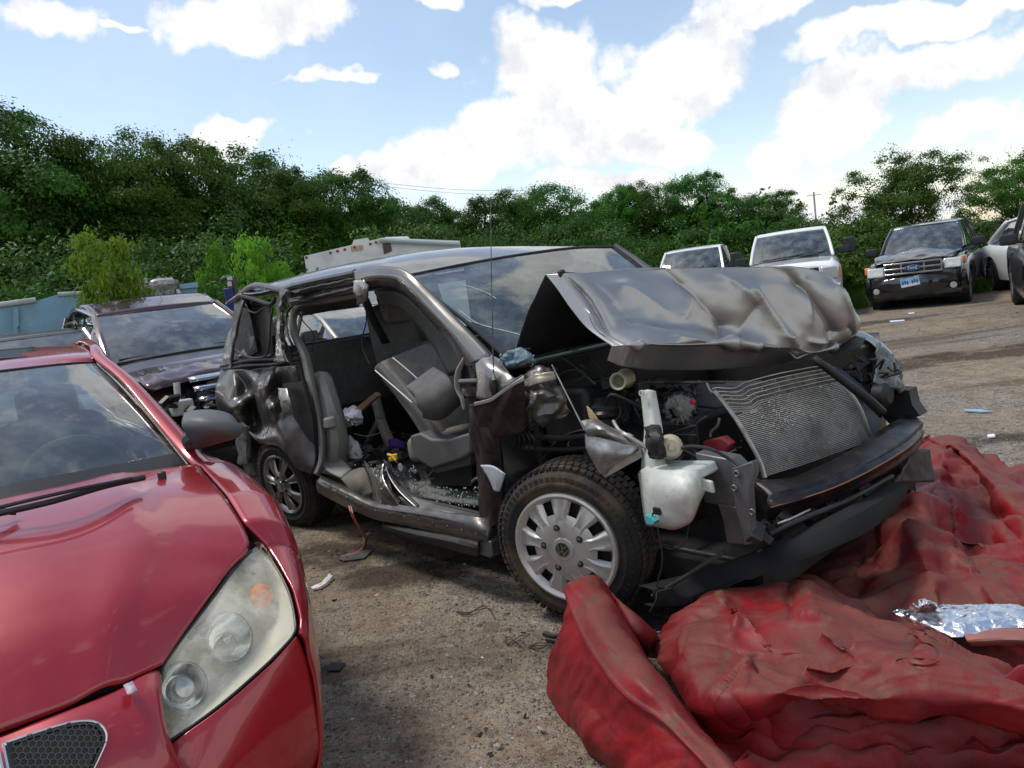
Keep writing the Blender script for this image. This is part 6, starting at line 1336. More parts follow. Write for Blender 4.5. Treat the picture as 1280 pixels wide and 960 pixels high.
B = folds(B, [(900, 755, 925, 800, .035, .022), (925, 800, 917, 815, .03, .015), (985, 722, 992, 792, -.035, .02), (1010, 735, 1020, 800, .03, .03), (920, 785, 960, 825, .035, .018), (880, 820, 945, 834, -.03, .012), (945, 834, 1010, 842, -.02, .012),
    (1070, 850, 1150, 828, .045, .025), (1150, 828, 1275, 845, .04, .025), (1152, 832, 1148, 872, -.05, .012), (1160, 835, 1158, 875, .04, .014), (940, 850, 930, 888, .035, .014), (940, 850, 975, 882, -.03, .012), (940, 850, 905, 880, .03, .014),
    (1000, 800, 1100, 812, .03, .02), (1100, 812, 1180, 806, -.03, .02), (860, 800, 842, 850, .02, .015), (1060, 770, 1130, 800, .03, .02), (1010, 870, 1090, 880, .03, .02), (1200, 860, 1290, 870, -.03, .02), (1030, 830, 1080, 870, .03, .014)])
addup(B, .020, 7.7, (1.9, 2.9), .4)
# C: lower rolls below the lump
def roll(path, w, h0, seed, amp=.010, down=1.0):
    """a rounded, slumped fold lying along a path of (u, v, z)"""
    P_ = arc(ZL(path), 170); T_ = np.gradient(P_, axis=0); T_ /= np.linalg.norm(T_, axis=1, keepdims=True)
    Sd = np.cross(T_, (0, 0, 1)); Sd /= np.linalg.norm(Sd, axis=1, keepdims=True)      # towards the camera for left-to-right paths
    rws = []
    ww_ = np.array([w*(1+.45*noise.noise(Vector((i*.07, seed, 0)))) for i in range(170)])[:, None]
    hh_ = np.array([h0*(1+.35*noise.noise(Vector((i*.09, seed+5, 0)))) for i in range(170)])[:, None]
    for t in np.linspace(-1, 1, 36):
        hz_ = hh_*(1-abs(t)**1.6)-(hh_*down*1.2 if t > .99 else 0)
        rws.append(P_+Sd*ww_*t*(1 if t < 0 else .8)+hz_*np.array([0, 0, 1]))
    A = np.array(rws); addup(A, amp, seed, (5, 5), .6)
roll([(900, 898, .14), (950, 905, .16), (1000, 912, .16), (1060, 905, .17), (1130, 900, .17), (1200, 905, .16), (1290, 895, .17), (1450, 925, .14), (1700, 975, .1)], .040, .12, 2.0, .007)
roll([(880, 915, .08), (930, 926, .10), (975, 934, .12), (1030, 928, .12), (1090, 915, .13), (1170, 905, .14), (1290, 915, .13), (1450, 945, .12), (1700, 990, .1)], .042, .13, 3.5, .008)
roll([(870, 932, .04), (920, 944, .06), (985, 950, .08), (1060, 950, .09), (1130, 935, .10), (1185, 918, .11), (1240, 922, .10), (1340, 935, .10), (1600, 980, .08)], .044, .13, 5.0, .009)
roll([(890, 965, .02), (950, 968, .04), (1040, 966, .06), (1120, 955, .07), (1200, 948, .08), (1290, 950, .07), (1420, 970, .07), (1600, 1010, .06)], .044, .12, 9.0, .009)
roll([(890, 990, .0), (960, 992, .02), (1080, 985, .03), (1200, 975, .04), (1300, 978, .04), (1460, 1000, .03)], .05, .11, 12.0, .009)
roll([(880, 1030, .0), (980, 1030, .01), (1120, 1020, .02), (1280, 1010, .03), (1480, 1030, .02)], .06, .09, 15.0, .009)
rowsG = [[(860, 880, .0), (1000, 880, .02), (1200, 885, .03), (1500, 930, .03)], [(860, 930, .0), (1000, 940, .02), (1200, 940, .03), (1550, 980, .03)], [(880, 1000, .0), (1000, 1010, .02), (1250, 1010, .03), (1650, 1050, .02)], [(880, 1080, .0), (1050, 1090, .01), (1300, 1100, .01), (1700, 1130, .01)]]
addup(loft([ZL(r) for r in rowsG], 50, 90), .018, 3.3, (5, 5), .5)
# small pleats fanning from a pinch
for pa, sd_ in (([(949, 880, .17), (962, 905, .13), (970, 932, .10)], 1.), ([(1010, 885, .17), (990, 910, .13), (972, 932, .10)], 2.)):
    roll(pa, .030, .035, sd_, .004)
# D: left panel, its top folded into a pale band that leans on the tyre
ta = [(713, 733, .405), (721, 756, .405), (737, 792, .385), (762, 830, .365), (792, 864, .35), (836, 893, .335), (870, 925, .33), (903, 960, .33), (940, 1010, .33)]
tm = [(700, 775, .31), (712, 800, .29), (730, 835, .26), (755, 870, .25), (790, 905, .25), (830, 950, .25), (865, 990, .24), (895, 1030, .24), (925, 1080, .24)]
tm2 = [(690, 825, .13), (700, 850, .12), (716, 880, .12), (742, 915, .13), (775, 950, .14), (810, 990, .14), (840, 1030, .14), (870, 1070, .14), (900, 1110, .14)]
tg = [(684, 866, .0), (698, 886, .0), (718, 905, .0), (738, 930, .0), (760, 958, .0), (785, 1000, .0), (815, 1040, .0), (850, 1090, .0), (880, 1140, .0)]
Dg = loft([ZL(r) for r in (ta, tm, tm2, tg)], 110, 170)
mid_n = gnorm(Dg); 
if (mid_n[30, 50]@(CAM-Dg[30, 50])) < 0: Dg = Dg[:, ::-1]
Dw = wrinkle(Dg, .012, 6.6, (5, 1.6), .35); kk = np.clip(np.arange(len(Dg))/9, 0, 1)[:, None, None]; tb.grid(Dg*(1-kk)+Dw*kk)
bd_a = [(713, 733, .405), (721, 756, .405), (737, 792, .385), (762, 830, .365), (792, 864, .35), (836, 893, .335), (870, 925, .33), (903, 960, .33), (940, 1010, .33)]
_o = np.array([-.022, -.018, .004])
bd_m = [(718, 724, .435), (737, 748, .44), (757, 785, .43), (783, 822, .405), (812, 856, .385), (846, 890, .352), (877, 922, .338), (907, 957, .335), (943, 1006, .335)]
bd_b = [(742, 720, .42), (760, 745, .42), (780, 785, .40), (806, 822, .38), (828, 855, .36), (850, 886, .345), (882, 918, .33), (910, 952, .33), (946, 1001, .33)]
bd_c = [(756, 730, .30), (772, 758, .28), (792, 795, .25), (815, 830, .23), (838, 862, .22), (862, 890, .24), (890, 922, .24), (918, 955, .24), (952, 1005, .24)]
bd_d = [(762, 745, .12), (778, 775, .10), (800, 812, .08), (825, 845, .08), (848, 875, .08), (870, 905, .1), (898, 935, .1), (925, 968, .1), (960, 1015, .1)]
Bg = loft([[p+_o for p in ZL(bd_a)], [p+_o*.5 for p in ZL(bd_m)], ZL(bd_b), ZL(bd_c), ZL(bd_d)], 46, 120)
if gnorm(Bg)[10, 50][2] < 0: Bg = Bg[:, ::-1]
Bw = wrinkle(Bg, .006, 3.9, (4, 4), .6); kk = np.clip(np.arange(len(Bg))/9, 0, 1)[:, None, None]; Bg = Bg*(1-kk)+Bw*kk; Bg[0] += np.array([-.006, -.006, -.002]); tb.grid(Bg)
# E: second tuck behind the band, next to the tyre
rowsE = [[(750, 732, .28), (775, 752, .26), (800, 772, .20), (820, 788, .12)], [(762, 738, .33), (790, 768, .30), (812, 788, .24), (823, 800, .14)], [(766, 765, .25), (788, 792, .25), (808, 806, .2), (820, 810, .12)], [(775, 800, .10), (795, 815, .10), (812, 820, .08), (824, 822, .05)]]
addup(loft([ZL(r) for r in rowsE], 34, 46), .006, 2.8, (6, 6), .5)
tarp = mk('red_tarp', tb, M_TARP, thick=.003, ang=60, off=0)
tag(tarp, 'crumpled dusty red tarp heaped on the dirt in front of the minivan', 'tarp')
# foil sheet resting on it
foil = mat('foil', (.88, .90, .93), .16, 1.0, bump=.9, bs=25)
fr_ = [[(1112, 762, .165), (1150, 762, .17), (1180, 758, .175), (1240, 757, .17), (1300, 760, .16), (1420, 775, .14)], [(1118, 767, .165), (1150, 770, .18), (1185, 768, .18), (1240, 768, .175), (1300, 772, .165), (1420, 790, .14)],
       [(1135, 775, .16), (1165, 782, .17), (1200, 780, .175), (1245, 777, .17), (1300, 782, .16), (1420, 800, .13)], [(1180, 794, .15), (1200, 798, .155), (1215, 796, .155), (1245, 786, .16), (1300, 788, .15), (1420, 812, .12)]]
Fg = loft([[Z(a_, b_, c_+.022) for a_, b_, c_ in r] for r in fr_], 50, 110)
fm = MB().grid(dent(Fg, .006, 14, 3)); 
kn = loft([[Z(1136, 767, .20), Z(1150, 760, .21), Z(1165, 763, .21), Z(1178, 770, .20)], [Z(1138, 762, .24), Z(1152, 754, .27), Z(1166, 754, .26), Z(1178, 766, .22)], [Z(1144, 756, .22), Z(1154, 750, .27), Z(1166, 750, .26), Z(1175, 758, .22)], [Z(1150, 755, .19), Z(1158, 752, .2), Z(1168, 753, .2), Z(1176, 760, .19)]], 24, 30)
fm.grid(dent(kn, .012, 22, 5))
tag(mk('foil_sheet', fm, foil, thick=.001, ang=25), 'crinkled silver foil sheet lying on the red tarp at the right edge', 'foil sheet')
fr2 = [[(1205, 793, .15), (1250, 787, .16), (1320, 790, .16), (1430, 812, .14)], [(1208, 800, .17), (1255, 798, .18), (1325, 802, .18), (1435, 824, .15)], [(1215, 806, .14), (1255, 806, .15), (1325, 810, .15), (1435, 832, .12)]]
tag(mk('cloth_strip', MB().grid(dent(loft([[Z(a_, b_, c_+.02) for a_, b_, c_ in r] for r in fr2], 16, 40), .004, 9)), mat('faded_red_cloth', (.30, .12, .10), .7, var=.2), thick=.002), 'faded red folded hem below the silver foil on the tarp', 'cloth strip')
# ================================================================== SMALL THINGS
def G0(u, v, z=.004): 
    p = Z(u, v, z); p[2] = gh(p[0], p[1])+z; return p
def flat(name, pts, m, label, cat, th=.004, group=None):
    o = mk(name, MB().plate([G0(u, v, .006) for u, v in pts], np.array([0, 0, th])), m, smooth=False); tag(o, label, cat, group); return o
pap = mat('white_paper', (.78, .78, .76), .8)
P_ = MB().grid(dent(loft([[G0(388, 731, .02), G0(400, 726, .025), G0(412, 714, .03)], [G0(390, 734, .012), G0(403, 731, .01), G0(416, 718, .015)]], 6, 10), .006, 30))
tag(mk('paper_scrap', P_, pap, thick=.001), 'torn white paper scrap on the dirt beside the red sedan fender', 'paper scrap')
flat('plastic_shard', [(408, 832), (415, 826), (431, 826), (424, 836), (410, 837)], blk, 'flat black plastic shard on the dirt below the white paper scrap', 'plastic shard')
flat('metal_plate', [(422, 697), (436, 688), (466, 684), (455, 695), (430, 699)], grey_metal, 'small grey metal plate on the ground under the pink wire', 'metal plate', .006)
o = mk('rubber_strip', MB().tube([G0(680, 789, .02), G0(690, 792, .022), G0(705, 791, .03), G0(716, 790, .04)], .012).tube([G0(682, 796, .012), G0(700, 799, .014), G0(715, 797, .015)], .008), blk); tag(o, 'short black rubber strip on the ground between front tyre and tarp', 'rubber strip')
pw = mat('pink_wire', (.62, .22, .18), .5)
o = mk('pink_wire', MB().tube([S(437, 617, .0), S(436, 628, -.02), S(440, 645, -.04), G0(452, 665, .03), G0(455, 676, .02), G0(446, 687, .012), G0(425, 693, .01)], .0045, k=6).tube([S(438, 617, .0), S(438, 628, -.02), S(443, 647, -.05), G0(455, 668, .03), G0(453, 680, .012)], .0035, k=6), pw)
tag(o, 'loose pink wire hanging from the minivan sill down to the dirt', 'wire')
rg = np.random.default_rng(77)
twm = mat('twig', (.06, .045, .035), .9)
for i, (u, v, l, lb) in enumerate([(570, 762, 60, 'thin black branching twig on the gravel left of the front tyre'), (660, 805, 50, 'dark curved twig on the gravel below the front tyre'), (630, 798, 35, 'short dark twig left of the rubber strip'), (418, 688, 26, 'black frayed twig by the grey metal plate')]):
    mb = MB(); 
    for k in range(3): mb.tube([G0(u, v, .006), G0(u+l*.3*rg.uniform(.5, 1), v+rg.uniform(-6, 6), .012), G0(u+l*.6, v+rg.uniform(-9, 9), .012), G0(u+l*rg.uniform(.7, 1), v+rg.uniform(-10, 12), .008)], (.003, .0012), k=5)
    tag(mk('twig', mb, twm), lb, 'twig', 'twigs and fibres on the dirt')
for i, (u, v, s_, lb) in enumerate([(414, 690, 10, 'black broken clip piece by the end of the pink wire'), (538, 842, 8, 'small dark leaf-like flake on the open gravel'), (612, 938, 9, 'small black flake beside the grey pebble at the bottom'), (505, 690, 9, 'brown leaf flake under the running board'), (585, 852, 8, 'tiny black chip on the gravel left of the tarp corner')]):
    mb = MB(); stone_mb(mb, G0(u, v, .008), .012*s_/9, rg); tag(mk('debris_chip', mb, blk, smooth=False), lb, 'debris chip', 'dark chips on the dirt')
whs = mat('white_litter', (.75, .78, .8), .6)
flat('litter_strip', [(1112, 401), (1130, 399.4), (1131, 401), (1113, 402.6)], whs, 'white litter strip on the far dirt in front of the black suv', 'litter', .01)
flat('litter_scrap', [(1205, 511), (1226, 511), (1240, 513.5), (1226, 514), (1206, 513)], mat('blue_litter', (.25, .40, .55), .6), 'blue litter scrap on the dirt at right beyond the tarp', 'litter', .01)
flat('litter_flake', [(1234, 544), (1243, 543), (1244, 546), (1235, 547)], whs, 'small white litter flake just beyond the tarp at right', 'litter', .01)
flat('litter_piece', [(1135, 390.5), (1143, 390), (1143, 391.4), (1136, 392)], whs, 'tiny white litter piece on the far dirt near the black suv', 'litter', .01)
# things lying in the open minivan
def crump(name, rows_, m, label, cat, amp=.01, th=.002, am=18):
    o = mk(name, MB().grid(dent(loft([SL(r) for r in rows_], 22, 22), amp, am)), m, thick=th); tag(o, label, cat); return o
crump('white_cloth', [[(429, 515, .55), (440, 510, .5), (450, 514, .5)], [(427, 524, .5), (440, 520, .42), (454, 522, .45)], [(436, 532, .5), (446, 530, .45), (452, 528, .5)]], mat('white_cloth', (.62, .66, .80), .8), 'crumpled white cloth inside the minivan behind the front seat', 'cloth', .02)
tag(mk('wood_offcut', MB().plate(SL([(438, 518), (448, 507), (468, 491), (472, 495), (455, 510), (444, 520)], .48), VB*.03), mat('wood', (.36, .19, .09), .7, var=.3, vs=20), smooth=False), 'brown wooden offcut poking from the white cloth in the minivan', 'wood piece')
crump('white_paper', [[(422, 547, .35), (434, 545, .3), (444, 550, .32)], [(428, 560, .3), (440, 562, .25), (451, 560, .28)], [(434, 571, .3), (444, 573, .25), (453, 572, .28)]], mat('off_white_paper', (.50, .52, .50), .8), 'crumpled off-white paper on the minivan floor by the step', 'paper', .012)
crump('purple_cloth', [[(482, 552, .75), (492, 549, .7), (502, 553, .75)], [(483, 559, .7), (494, 556, .65), (506, 558, .7)], [(482, 561, .7), (494, 562, .68), (504, 561, .7)]], mat('purple_cloth', (.12, .05, .32), .8), 'small purple cloth on the dark minivan floor', 'cloth', .012)
mb = MB().tube(SL([(485, 568, .1), (490, 570, .08), (495, 576, .08)]), .009).box(S(493, 571, .09), (.035, .03, .03)).box(S(489, 574, .08), (.025, .02, .02))
tag(mk('yellow_connector', mb, mat('yellow_plastic', (.75, .45, .03), .5), bev=.003), 'yellow plastic connector beside the pale disc on the minivan sill', 'connector')

# ---------- blue skip, junk on it, blue post
blue = mat('faded_blue_steel', (.17, .33, .46), .5, .1, var=.15, vs=1.2, dirt=.4, dcol=(.20, .22, .20), ds=2)
def wall_plane(d1, d2):
    P1, P2 = np.array([d1[0], d1[1], 0]), np.array([d2[0], d2[1], 0]); e = P2-P1; L_ = np.linalg.norm(e); e /= L_; n = np.array([-e[1], e[0], 0])
    def f(u, v, off=0):
        d = ray(u, v); t = ((P1+n*off-CAM)@n)/(d@n); return CAM+d*t
    return f, e, n
f, e, n = wall_plane(D(-60, 400, 13.5), D(250, 355, 15.5))
bx = thing('blue_container', f(100, 400)*np.array([1, 1, 0]), 'long faded blue steel container behind the leafy sapling at left', 'container')
mb = MB().plate([f(-80, 392), f(45, 376), f(70, 369), f(95, 367), f(160, 366), f(160, 470), f(-80, 480)], n*2.2)
mk('container_wall', mb, blue, bx, smooth=False)
mk('container_rim', MB().tube([f(-80, 392, -.03), f(45, 375, -.03)], .05).tube([f(72, 368, -.03), f(160, 364, -.03)], .04), mat('pale_rim', (.38, .42, .42), .6, dirt=.4), bx)
mk('container_rib', MB().bar(f(20, 385, -.04), f(20, 470, -.04), .08).bar(f(105, 372, -.04), f(105, 470, -.04), .08), blue, bx)
bx2 = thing('blue_bin', f(232, 380)*np.array([1, 1, 0]), 'blue steel bin end standing right of the scrap pile behind the crossover', 'bin')
mk('bin_wall', MB().plate([f(219, 358), f(246, 354), f(250, 420), f(216, 425)], n*1.8), blue, bx2, smooth=False)
mk('bin_lid', MB().plate([f(218, 356, -.06), f(247, 352.5, -.06), f(248, 359, -.06), f(219, 362, -.06)], n*1.95), mat('bin_lid_blue', (.22, .42, .56), .4), bx2, smooth=False)
sj = MB().tube([f(186, 362, -.3), f(196, 357, -.3), (f(217, 355, -.3))], (.10, .13, .12)); 
o = thing('scrap_pile', f(200, 390)*np.array([1, 1, 0]), 'pile of scrap with a bent silver duct between container and blue bin', 'scrap')
mk('silver_duct', sj, silver, o)
mk('scrap_body', MB().plate([f(180, 370), f(215, 362), f(218, 420), f(178, 420)], n*1.2), bblk, o, smooth=False)
mb = MB(); rg = np.random.default_rng(41)
for i in range(40): mb.box(f(rg.uniform(172, 216), rg.uniform(355, 372), -rg.uniform(.0, .4)), rg.uniform(.04, .35, 3), np.linalg.qr(rg.normal(size=(3, 3)))[0])
mk('scrap_piece', mb, mat('scrap_grey', (.22, .21, .19), .6, var=.5, vs=4), o, smooth=False)
mk('scrap_sheet', MB().grid(dent(loft([[f(219, 362, -.3), f(224, 362, -.3)], [f(222, 372, -.3), f(229, 374, -.3)], [f(224, 385, -.3), f(228, 392, -.3)]], 12, 8), .05, 4)), mat('pale_sheet', (.55, .56, .53), .6), o, thick=.02)
bp_ = D(287, 365, 11.5)
o = thing('lift_post', bp_*np.array([1, 1, 0]), 'dark blue lifting post with a bent arm behind the crossover', 'post')
mk('post_body', MB().box(np.array([bp_[0], bp_[1], D(287, 360, 11.5)[2]*.5]), (.13, .13, D(287, 360, 11.5)[2])), mat('dark_blue_steel', (.02, .035, .14), .45), o, bev=.01)
mk('post_head', MB().box(D(287, 356, 11.5), (.06, .07, .07)).tube([D(290, 395, 11.5), D(295, 370, 11.5), D(291, 350, 11.5), D(285, 347, 11.5), D(277, 350, 11.5)], .035), mat('rusty_arm', (.07, .05, .05), .7), o)
mk('post_tip', MB().box(D(287, 348, 11.4), (.06, .05, .05)).box(D(287, 355, 11.4), (.05, .04, .07)), mat('pale_steel', (.6, .6, .58), .5), o, smooth=False)

# ---------- mast and power lines
mb = MB(); base_ = D(1017, 300, 150); tp_ = D(1017, 240, 150)
base_ = np.array([tp_[0], tp_[1], 0])
o = thing('radio_mast', base_, 'slim radio mast on the horizon between the bushes and the round tree', 'mast')
mk('pole', MB().tube([base_, tp_], .18, k=6), mat('mast_grey', (.30, .32, .34), .6), o)
mb = MB()
for k in range(6): mb.bar(tp_+np.array([(k-2.5)*.45, 0, -1.0]), tp_+np.array([(k-2.5)*.45, 0, .3]), .14)
mb.bar(tp_+np.array([-1.4, 0, -.6]), tp_+np.array([1.4, 0, -.6]), .12)
mk('aerials', mb, bpy.data.materials['mast_grey'], o)
for i, (v0, v1, lb) in enumerate([(225, 237, 'upper power line crossing the sky above the middle trees'), (229, 242, 'lower power line crossing the sky above the middle trees')]):
    P0, P1 = D(440, v0, 60), D(700, v1, 70)
    tag(mk('power_line', MB().tube([P0, (P0+P1)/2+np.array([0, 0, -.4]), P1], .013, n=20, k=4), bblk), lb, 'power line', 'power lines above the trees')
# ================================================================== TREES
bark = mat('bark', (.07, .055, .042), .95, var=.3, vs=6, bump=.6, bs=20)
LM = [leaf_mat('leaf_dark', (.024, .072, .009), (.046, .115, .014), (.075, .160, .024)),
      leaf_mat('leaf_mid', (.034, .092, .011), (.066, .150, .019), (.10, .20, .035)),
      leaf_mat('leaf_bright', (.10, .22, .018), (.16, .30, .025), (.26, .36, .06), .45),
      leaf_mat('leaf_undergrowth', (.024, .066, .008), (.046, .108, .013), (.07, .14, .02))]
def crown_mesh(name, seed, m, w=2.2, h=4.5, zb=.8, clumps=150, leaves=95, ls=.085, droop=.0, top=0.):
    """leaf-sized faces gathered into sprays; the sprays themselves sit in an uneven crown volume"""
    rg = np.random.default_rng(seed); V, Fs = [], []
    lobes = [(rg.uniform(-.55, .55)*w, rg.uniform(-.55, .55)*w, zb+h*rg.uniform(.15, .85), rg.uniform(.4, .75)*w) for _ in range(7)]
    lobes += [(0, 0, zb+h*.40, w*.85), (rg.uniform(-.2, .2)*w, rg.uniform(-.2, .2)*w, zb+h*.72, w*.62)]
    cs = []
    while len(cs) < clumps:
        lx, ly, lz, lr = lobes[rg.integers(len(lobes))]
        d = rg.normal(size=3); d /= np.linalg.norm(d); r = lr*rg.uniform(.62, 1.04)**.35
        c = np.array([lx+d[0]*r, ly+d[1]*r, lz+d[2]*r*.9])
        if c[2] < zb*.4 or c[2] > zb+h*1.05: continue
        cs.append((c, d))
    A = []; NB = []
    for c, d in cs:
        cr_ = rg.uniform(.20, .46)*max(w/2.2, .42); n = int(leaves*rg.uniform(.5, 1.4))
        p = rg.normal(size=(n, 3))*np.array([cr_, cr_, cr_*.55])*.55
        p[:, 2] -= droop*np.abs(p[:, 0]+p[:, 1])
        A.append(c+p); NB.append(d*1.0+p/cr_*1.1)
    if top:                                         # wispy leader shoots above the crown
        for _ in range(int(top)):
            b0 = np.array([rg.uniform(-.5, .5)*w, rg.uniform(-.5, .5)*w, zb+h*rg.uniform(.8, 1.0)]); q = rg.uniform(0, 1, 45)[:, None]
            A.append(b0+q*np.array([rg.uniform(-.2, .2), rg.uniform(-.2, .2), rg.uniform(.5, 1.1)])+rg.normal(size=(45, 3))*.06); NB.append(np.zeros((45, 3)))
    A = np.concatenate(A); n = len(A)
    nrm = rg.normal(size=(n, 3))*.60+np.concatenate(NB)+np.array([0, 0, .35]); nrm /= np.linalg.norm(nrm, axis=1, keepdims=True)
    t = np.cross(nrm, rg.normal(size=(n, 3))); t /= np.linalg.norm(t, axis=1, keepdims=True); b = np.cross(nrm, t)
    s = ls*rg.uniform(.6, 1.4, (n, 1)); 
    V = np.stack([A-t*s, A-b*s*.45+nrm*s*.1, A+t*s, A+b*s*.45+nrm*s*.1], 1).reshape(-1, 3)
    me = bpy.data.meshes.new(name); me.vertices.add(len(V)); me.vertices.foreach_set('co', V.ravel())
    me.loops.add(n*4); me.loops.foreach_set('vertex_index', np.arange(n*4, dtype=np.int32)); me.polygons.add(n)
    me.polygons.foreach_set('loop_start', np.arange(0, n*4, 4, dtype=np.int32)); me.polygons.foreach_set('loop_total', np.full(n, 4, dtype=np.int32))
    me.update(); me.materials.append(m); return me, cs
def trunk_mesh(name, seed, cs, h, r0=.12, forks=9):
    rg = np.random.default_rng(seed+100); mb = MB()
    pts = [np.array([0, 0, -.1]), np.array([rg.uniform(-.1, .1), rg.uniform(-.1, .1), h*.3]), np.array([rg.uniform(-.25, .25), rg.uniform(-.25, .25), h*.65]), np.array([rg.uniform(-.3, .3), 0, h*.95])]
    mb.tube(pts, (r0, r0*.25), n=12, k=7)
    for i in range(forks):
        c, d = cs[rg.integers(len(cs))]; q = rg.uniform(.2, .75); st = cr(np.array(pts), 20)[int(q*19)]
        mb.tube([st, (st+c)/2+np.array([0, 0, -.1]), c], (r0*.45, r0*.08), n=7, k=5)
    me = bpy.data.meshes.new(name); me.from_pydata(mb.v, [], mb.f); me.materials.append(bark); return me
KINDS = {}
for k, sd_, m, w_, h_, zb, nc, nl, ls, dr, tp_, r0 in (
    ('a', 1, LM[0], 2.3, 5.6, .6, 270, 300, .042, .3, 0, .14), ('b', 2, LM[1], 2.1, 6.2, .5, 240, 300, .040, .8, 0, .13), ('c', 3, LM[0], 2.6, 5.0, .3, 270, 290, .044, .1, 0, .15),
    ('d', 4, LM[1], 2.0, 5.2, .4, 220, 300, .040, .4, 0, .12), ('e', 5, LM[1], 2.3, 3.6, .7, 185, 270, .040, .2, 2, .10),
    ('s', 6, LM[2], .62, 2.0, .10, 170, 80, .034, .0, 0, .03), ('u', 7, LM[3], 1.5, 1.6, -.2, 190, 190, .025, .0, 0, .04), ('v', 8, LM[1], 1.5, 1.6, -.2, 150, 100, .055, .0, 3, .04)):
    me, cs = crown_mesh('crown_'+k, sd_, m, w_, h_, zb, nc, nl, ls, dr, tp_); KINDS[k] = (me, trunk_mesh('trunk_'+k, sd_, cs, zb+h_*.9, r0))
def tree(name, k, x, y, z, sc_, rz, label, cat, group, sz=1.):
    r = bpy.data.objects.new(name, None); COL.objects.link(r)
    r.location = (x, y, z); r.rotation_euler = (0, 0, rz); r.scale = (sc_, sc_, sc_*sz); tag(r, label, cat, group)
    for nm, me in (('crown', KINDS[k][0]), ('trunk', KINDS[k][1])):
        c = bpy.data.objects.new(nm, me); COL.objects.link(c); c.parent = r
    return r
rg = np.random.default_rng(9)
# skyline of the photo: column u, top v, depth, kind, label
WALL = [(-60, 96, 20, 'a', 'tall dark tree cut off by the left edge'), (25, 106, 21, 'b', 'tallest tree at the left edge with wispy shoots on top'), (110, 128, 22, 'b', 'tall tree with thin upright shoots, second from the left edge'), (185, 162, 22, 'd', 'feathery tree sloping down right of the tallest trees'),
        (258, 172, 24, 'c', 'round dark tree under the small white cloud'), (320, 195, 24, 'd', 'drooping light green tree right of the round dark tree'), (372, 200, 25, 'b', 'drooping tree with a bare shoot near the small cloud'), (425, 192, 26, 'a', 'dark bushy tree left of the camper trailer'),
        (490, 235, 30, 'c', 'low dark tree above the left end of the camper trailer'), (545, 240, 31, 'd', 'mid green tree above the camper roof'), (600, 232, 32, 'a', 'dark tree directly behind the minivan aerial'), (650, 215, 32, 'b', 'upright tree just right of the minivan aerial'),
        (705, 220, 33, 'c', 'rounded tree behind the minivan roof centre'), (760, 224, 34, 'd', 'mid green tree behind the far end of the minivan roof'), (815, 205, 33, 'b', 'tall airy tree above the minivan windshield corner'), (868, 202, 33, 'a', 'dense dark tree above the left white pickup'),
        (915, 240, 33, 'c', 'lower dark tree between the two white pickups'), (965, 228, 32, 'a', 'dark tree with a pointed top above the nearer white pickup')]
for i, (u, v, dpt, k, lb) in enumerate(WALL):
    tp_ = D(u, v, dpt); me = KINDS[k][0]; hk = {'a': 6.2, 'b': 7.0, 'c': 5.5, 'd': 5.9}[k]
    s = tp_[2]/hk; tree('tree', k, tp_[0], tp_[1], -.1, s, rg.uniform(0, 6.28), lb, 'tree', 'trees in the green wall behind the lot')
# masses nobody could count: the undergrowth at the foot of the wall, and the wood closing it behind
def mass(name, items, m):
    VV = []
    for k, x, y, s_, rz, sx in items:
        me = KINDS[k][0]; n = len(me.vertices); a = np.empty(n*3); me.vertices.foreach_get('co', a); a = a.reshape(-1, 3)
        c_, s__ = math.cos(rz), math.sin(rz); VV.append(np.stack([(a[:, 0]*c_-a[:, 1]*s__)*s_*sx+x, (a[:, 0]*s__+a[:, 1]*c_)*s_*sx+y, a[:, 2]*s_], 1))
    A = np.concatenate(VV); n = len(A)//4
    me = bpy.data.meshes.new(name); me.vertices.add(len(A)); me.vertices.foreach_set('co', A.ravel())
    me.loops.add(n*4); me.loops.foreach_set('vertex_index', np.arange(n*4, dtype=np.int32)); me.polygons.add(n)
    me.polygons.foreach_set('loop_start', np.arange(0, n*4, 4, dtype=np.int32)); me.polygons.foreach_set('loop_total', np.full(n, 4, dtype=np.int32))
    me.update(); me.materials.append(m); o = bpy.data.objects.new(name, me); COL.objects.link(o); tag(o, kind='stuff')
it = []
for i in range(24):
    u = -90+i*48; dpt = (18.5 if u < 330 else 25 if u < 560 else 27)+rg.uniform(-.5, 1.8); v = np.interp(u, (-80, 200, 450, 700, 1000), (285, 300, 300, 288, 280))+rg.uniform(-18, 20)
    tp_ = D(u, v, dpt); it.append(('u', tp_[0], tp_[1], max(tp_[2], 1.2)/1.65, rg.uniform(0, 6.28), 1.))
mass('undergrowth', it, LM[3])
it = []
for i in range(17):
    u = -60+i*62; dpt = (26 if u < 400 else 36)+rg.uniform(-1, 1); v = np.interp(u, (-80, 100, 250, 450, 650, 850, 1000), (185, 200, 245, 250, 268, 262, 275))+rg.uniform(-8, 14)
    tp_ = D(u, v, dpt); it.append(('c', tp_[0], tp_[1], tp_[2]/5.5, rg.uniform(0, 6.28), 1.))
mass('woodland', it, LM[0])
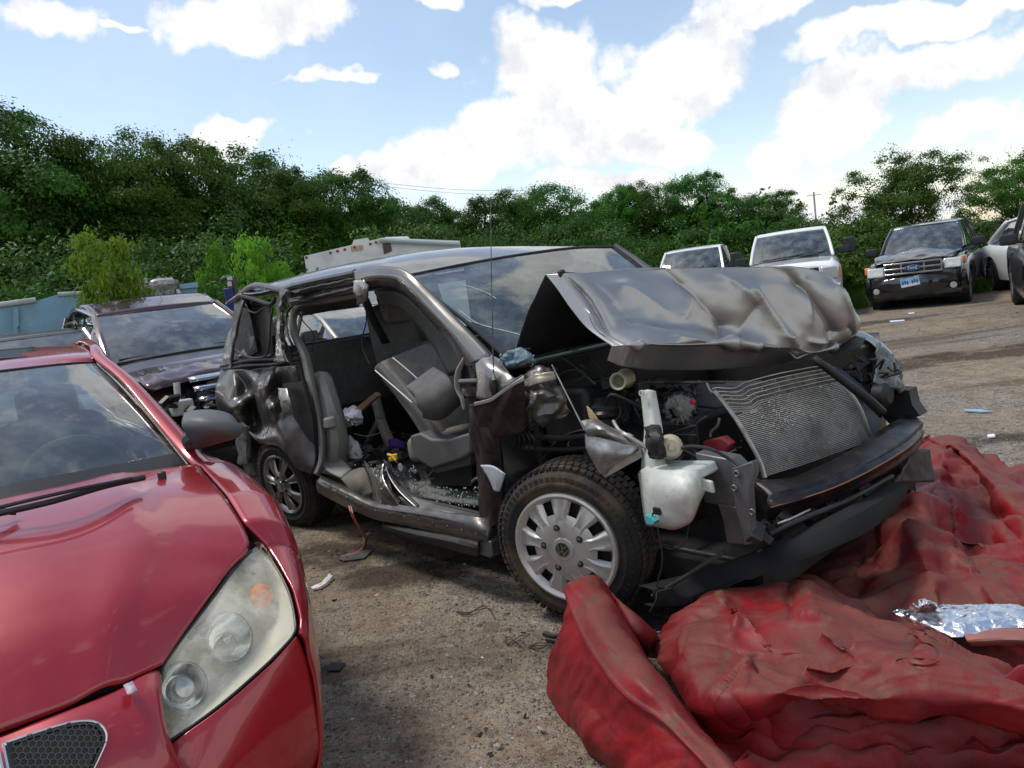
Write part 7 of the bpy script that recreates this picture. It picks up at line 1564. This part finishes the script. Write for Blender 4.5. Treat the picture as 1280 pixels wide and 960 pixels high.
# right side
tp_ = D(1137, 184, 26); tree('tree', 'e', tp_[0], tp_[1], .1, tp_[2]/4.75, .6, 'round open crowned tree standing behind the black suv', 'tree', 'trees at the right of the lot')
tp_ = D(1262, 186, 27); tree('tree', 'e', tp_[0], tp_[1], .0, tp_[2]/4.75, 2.4, 'airy tree at the right edge above the white sedan', 'tree', 'trees at the right of the lot')
tp_ = D(1340, 190, 27); tree('tree', 'd', tp_[0], tp_[1], .0, tp_[2]/5.9, 2.4, 'tree cut off by the right edge', 'tree', 'trees at the right of the lot')
for u, v, dpt, s_, lb in ((905, 276, 26, 1, 'yellowish green bush between the two white pickups'), (1050, 272, 24, 1, 'bright green bush right of the nearer white pickup'), (1082, 292, 20.5, 1, 'leafy bush at the left of the black suv'), (1020, 280, 24, 1, 'bush just behind the nearer white pickup'), (1235, 272, 24, 1, 'bush above the white sedan'), (1290, 262, 24, 1, 'bush at the right edge behind the dark truck'), (1180, 292, 27, 1, 'low bush right behind the black suv roof'), (860, 288, 27, 1, 'bush above the left white pickup')):
    tp_ = D(u, v, dpt); tree('bush', 'v', tp_[0], tp_[1], 0, max(.5, tp_[2])/1.65, rg.uniform(0, 6.28), lb, 'bush', 'bushes along the right of the lot')
# young bright saplings at the left
for u, v, vb, dpt, sx, lb in ((130, 308, 430, 9.8, .48, 'bright yellow green sapling in front of the blue container'), (258, 314, 400, 17.0, .30, 'bright green sapling right of the blue bin'), (330, 304, 380, 14.6, .44, 'bright green bushy sapling above the minivan rear corner')):
    tp_ = D(u, v, dpt); b_ = D(u, vb, dpt)
    s = tp_[2]/1.85; r = tree('sapling', 's', tp_[0], tp_[1], 0, s, rg.uniform(0, 6.28), lb, 'sapling', 'young trees at the left of the lot'); r.scale = (s*sx, s*sx, s)
# grass and weeds along the bush line
V, Fs = [], []; rg = np.random.default_rng(14); mb = MB()
for i in range(9000):
    if i < 5500: u = rg.uniform(1020, 1300); dpt = rg.uniform(16.5, 22)
    else: u = rg.uniform(-50, 1020); dpt = rg.uniform(14, 24)
    q = ray(u, horiz_v(u) if False else 300); x, y = q[0]*dpt, q[1]*dpt; h = rg.uniform(.08, .38); a_ = rg.uniform(0, 6.28); w_ = rg.uniform(.01, .03)
    l_ = rg.normal(size=2)*.1
    mb.add([(x-w_*math.cos(a_), y-w_*math.sin(a_), 0), (x+w_*math.cos(a_), y+w_*math.sin(a_), 0), (x+l_[0], y+l_[1], h)], [(0, 1, 2)])
tag(mk('grass', mb, leaf_mat('grass_leaf', (.05, .10, .02), (.09, .15, .03)), smooth=False), kind='stuff')
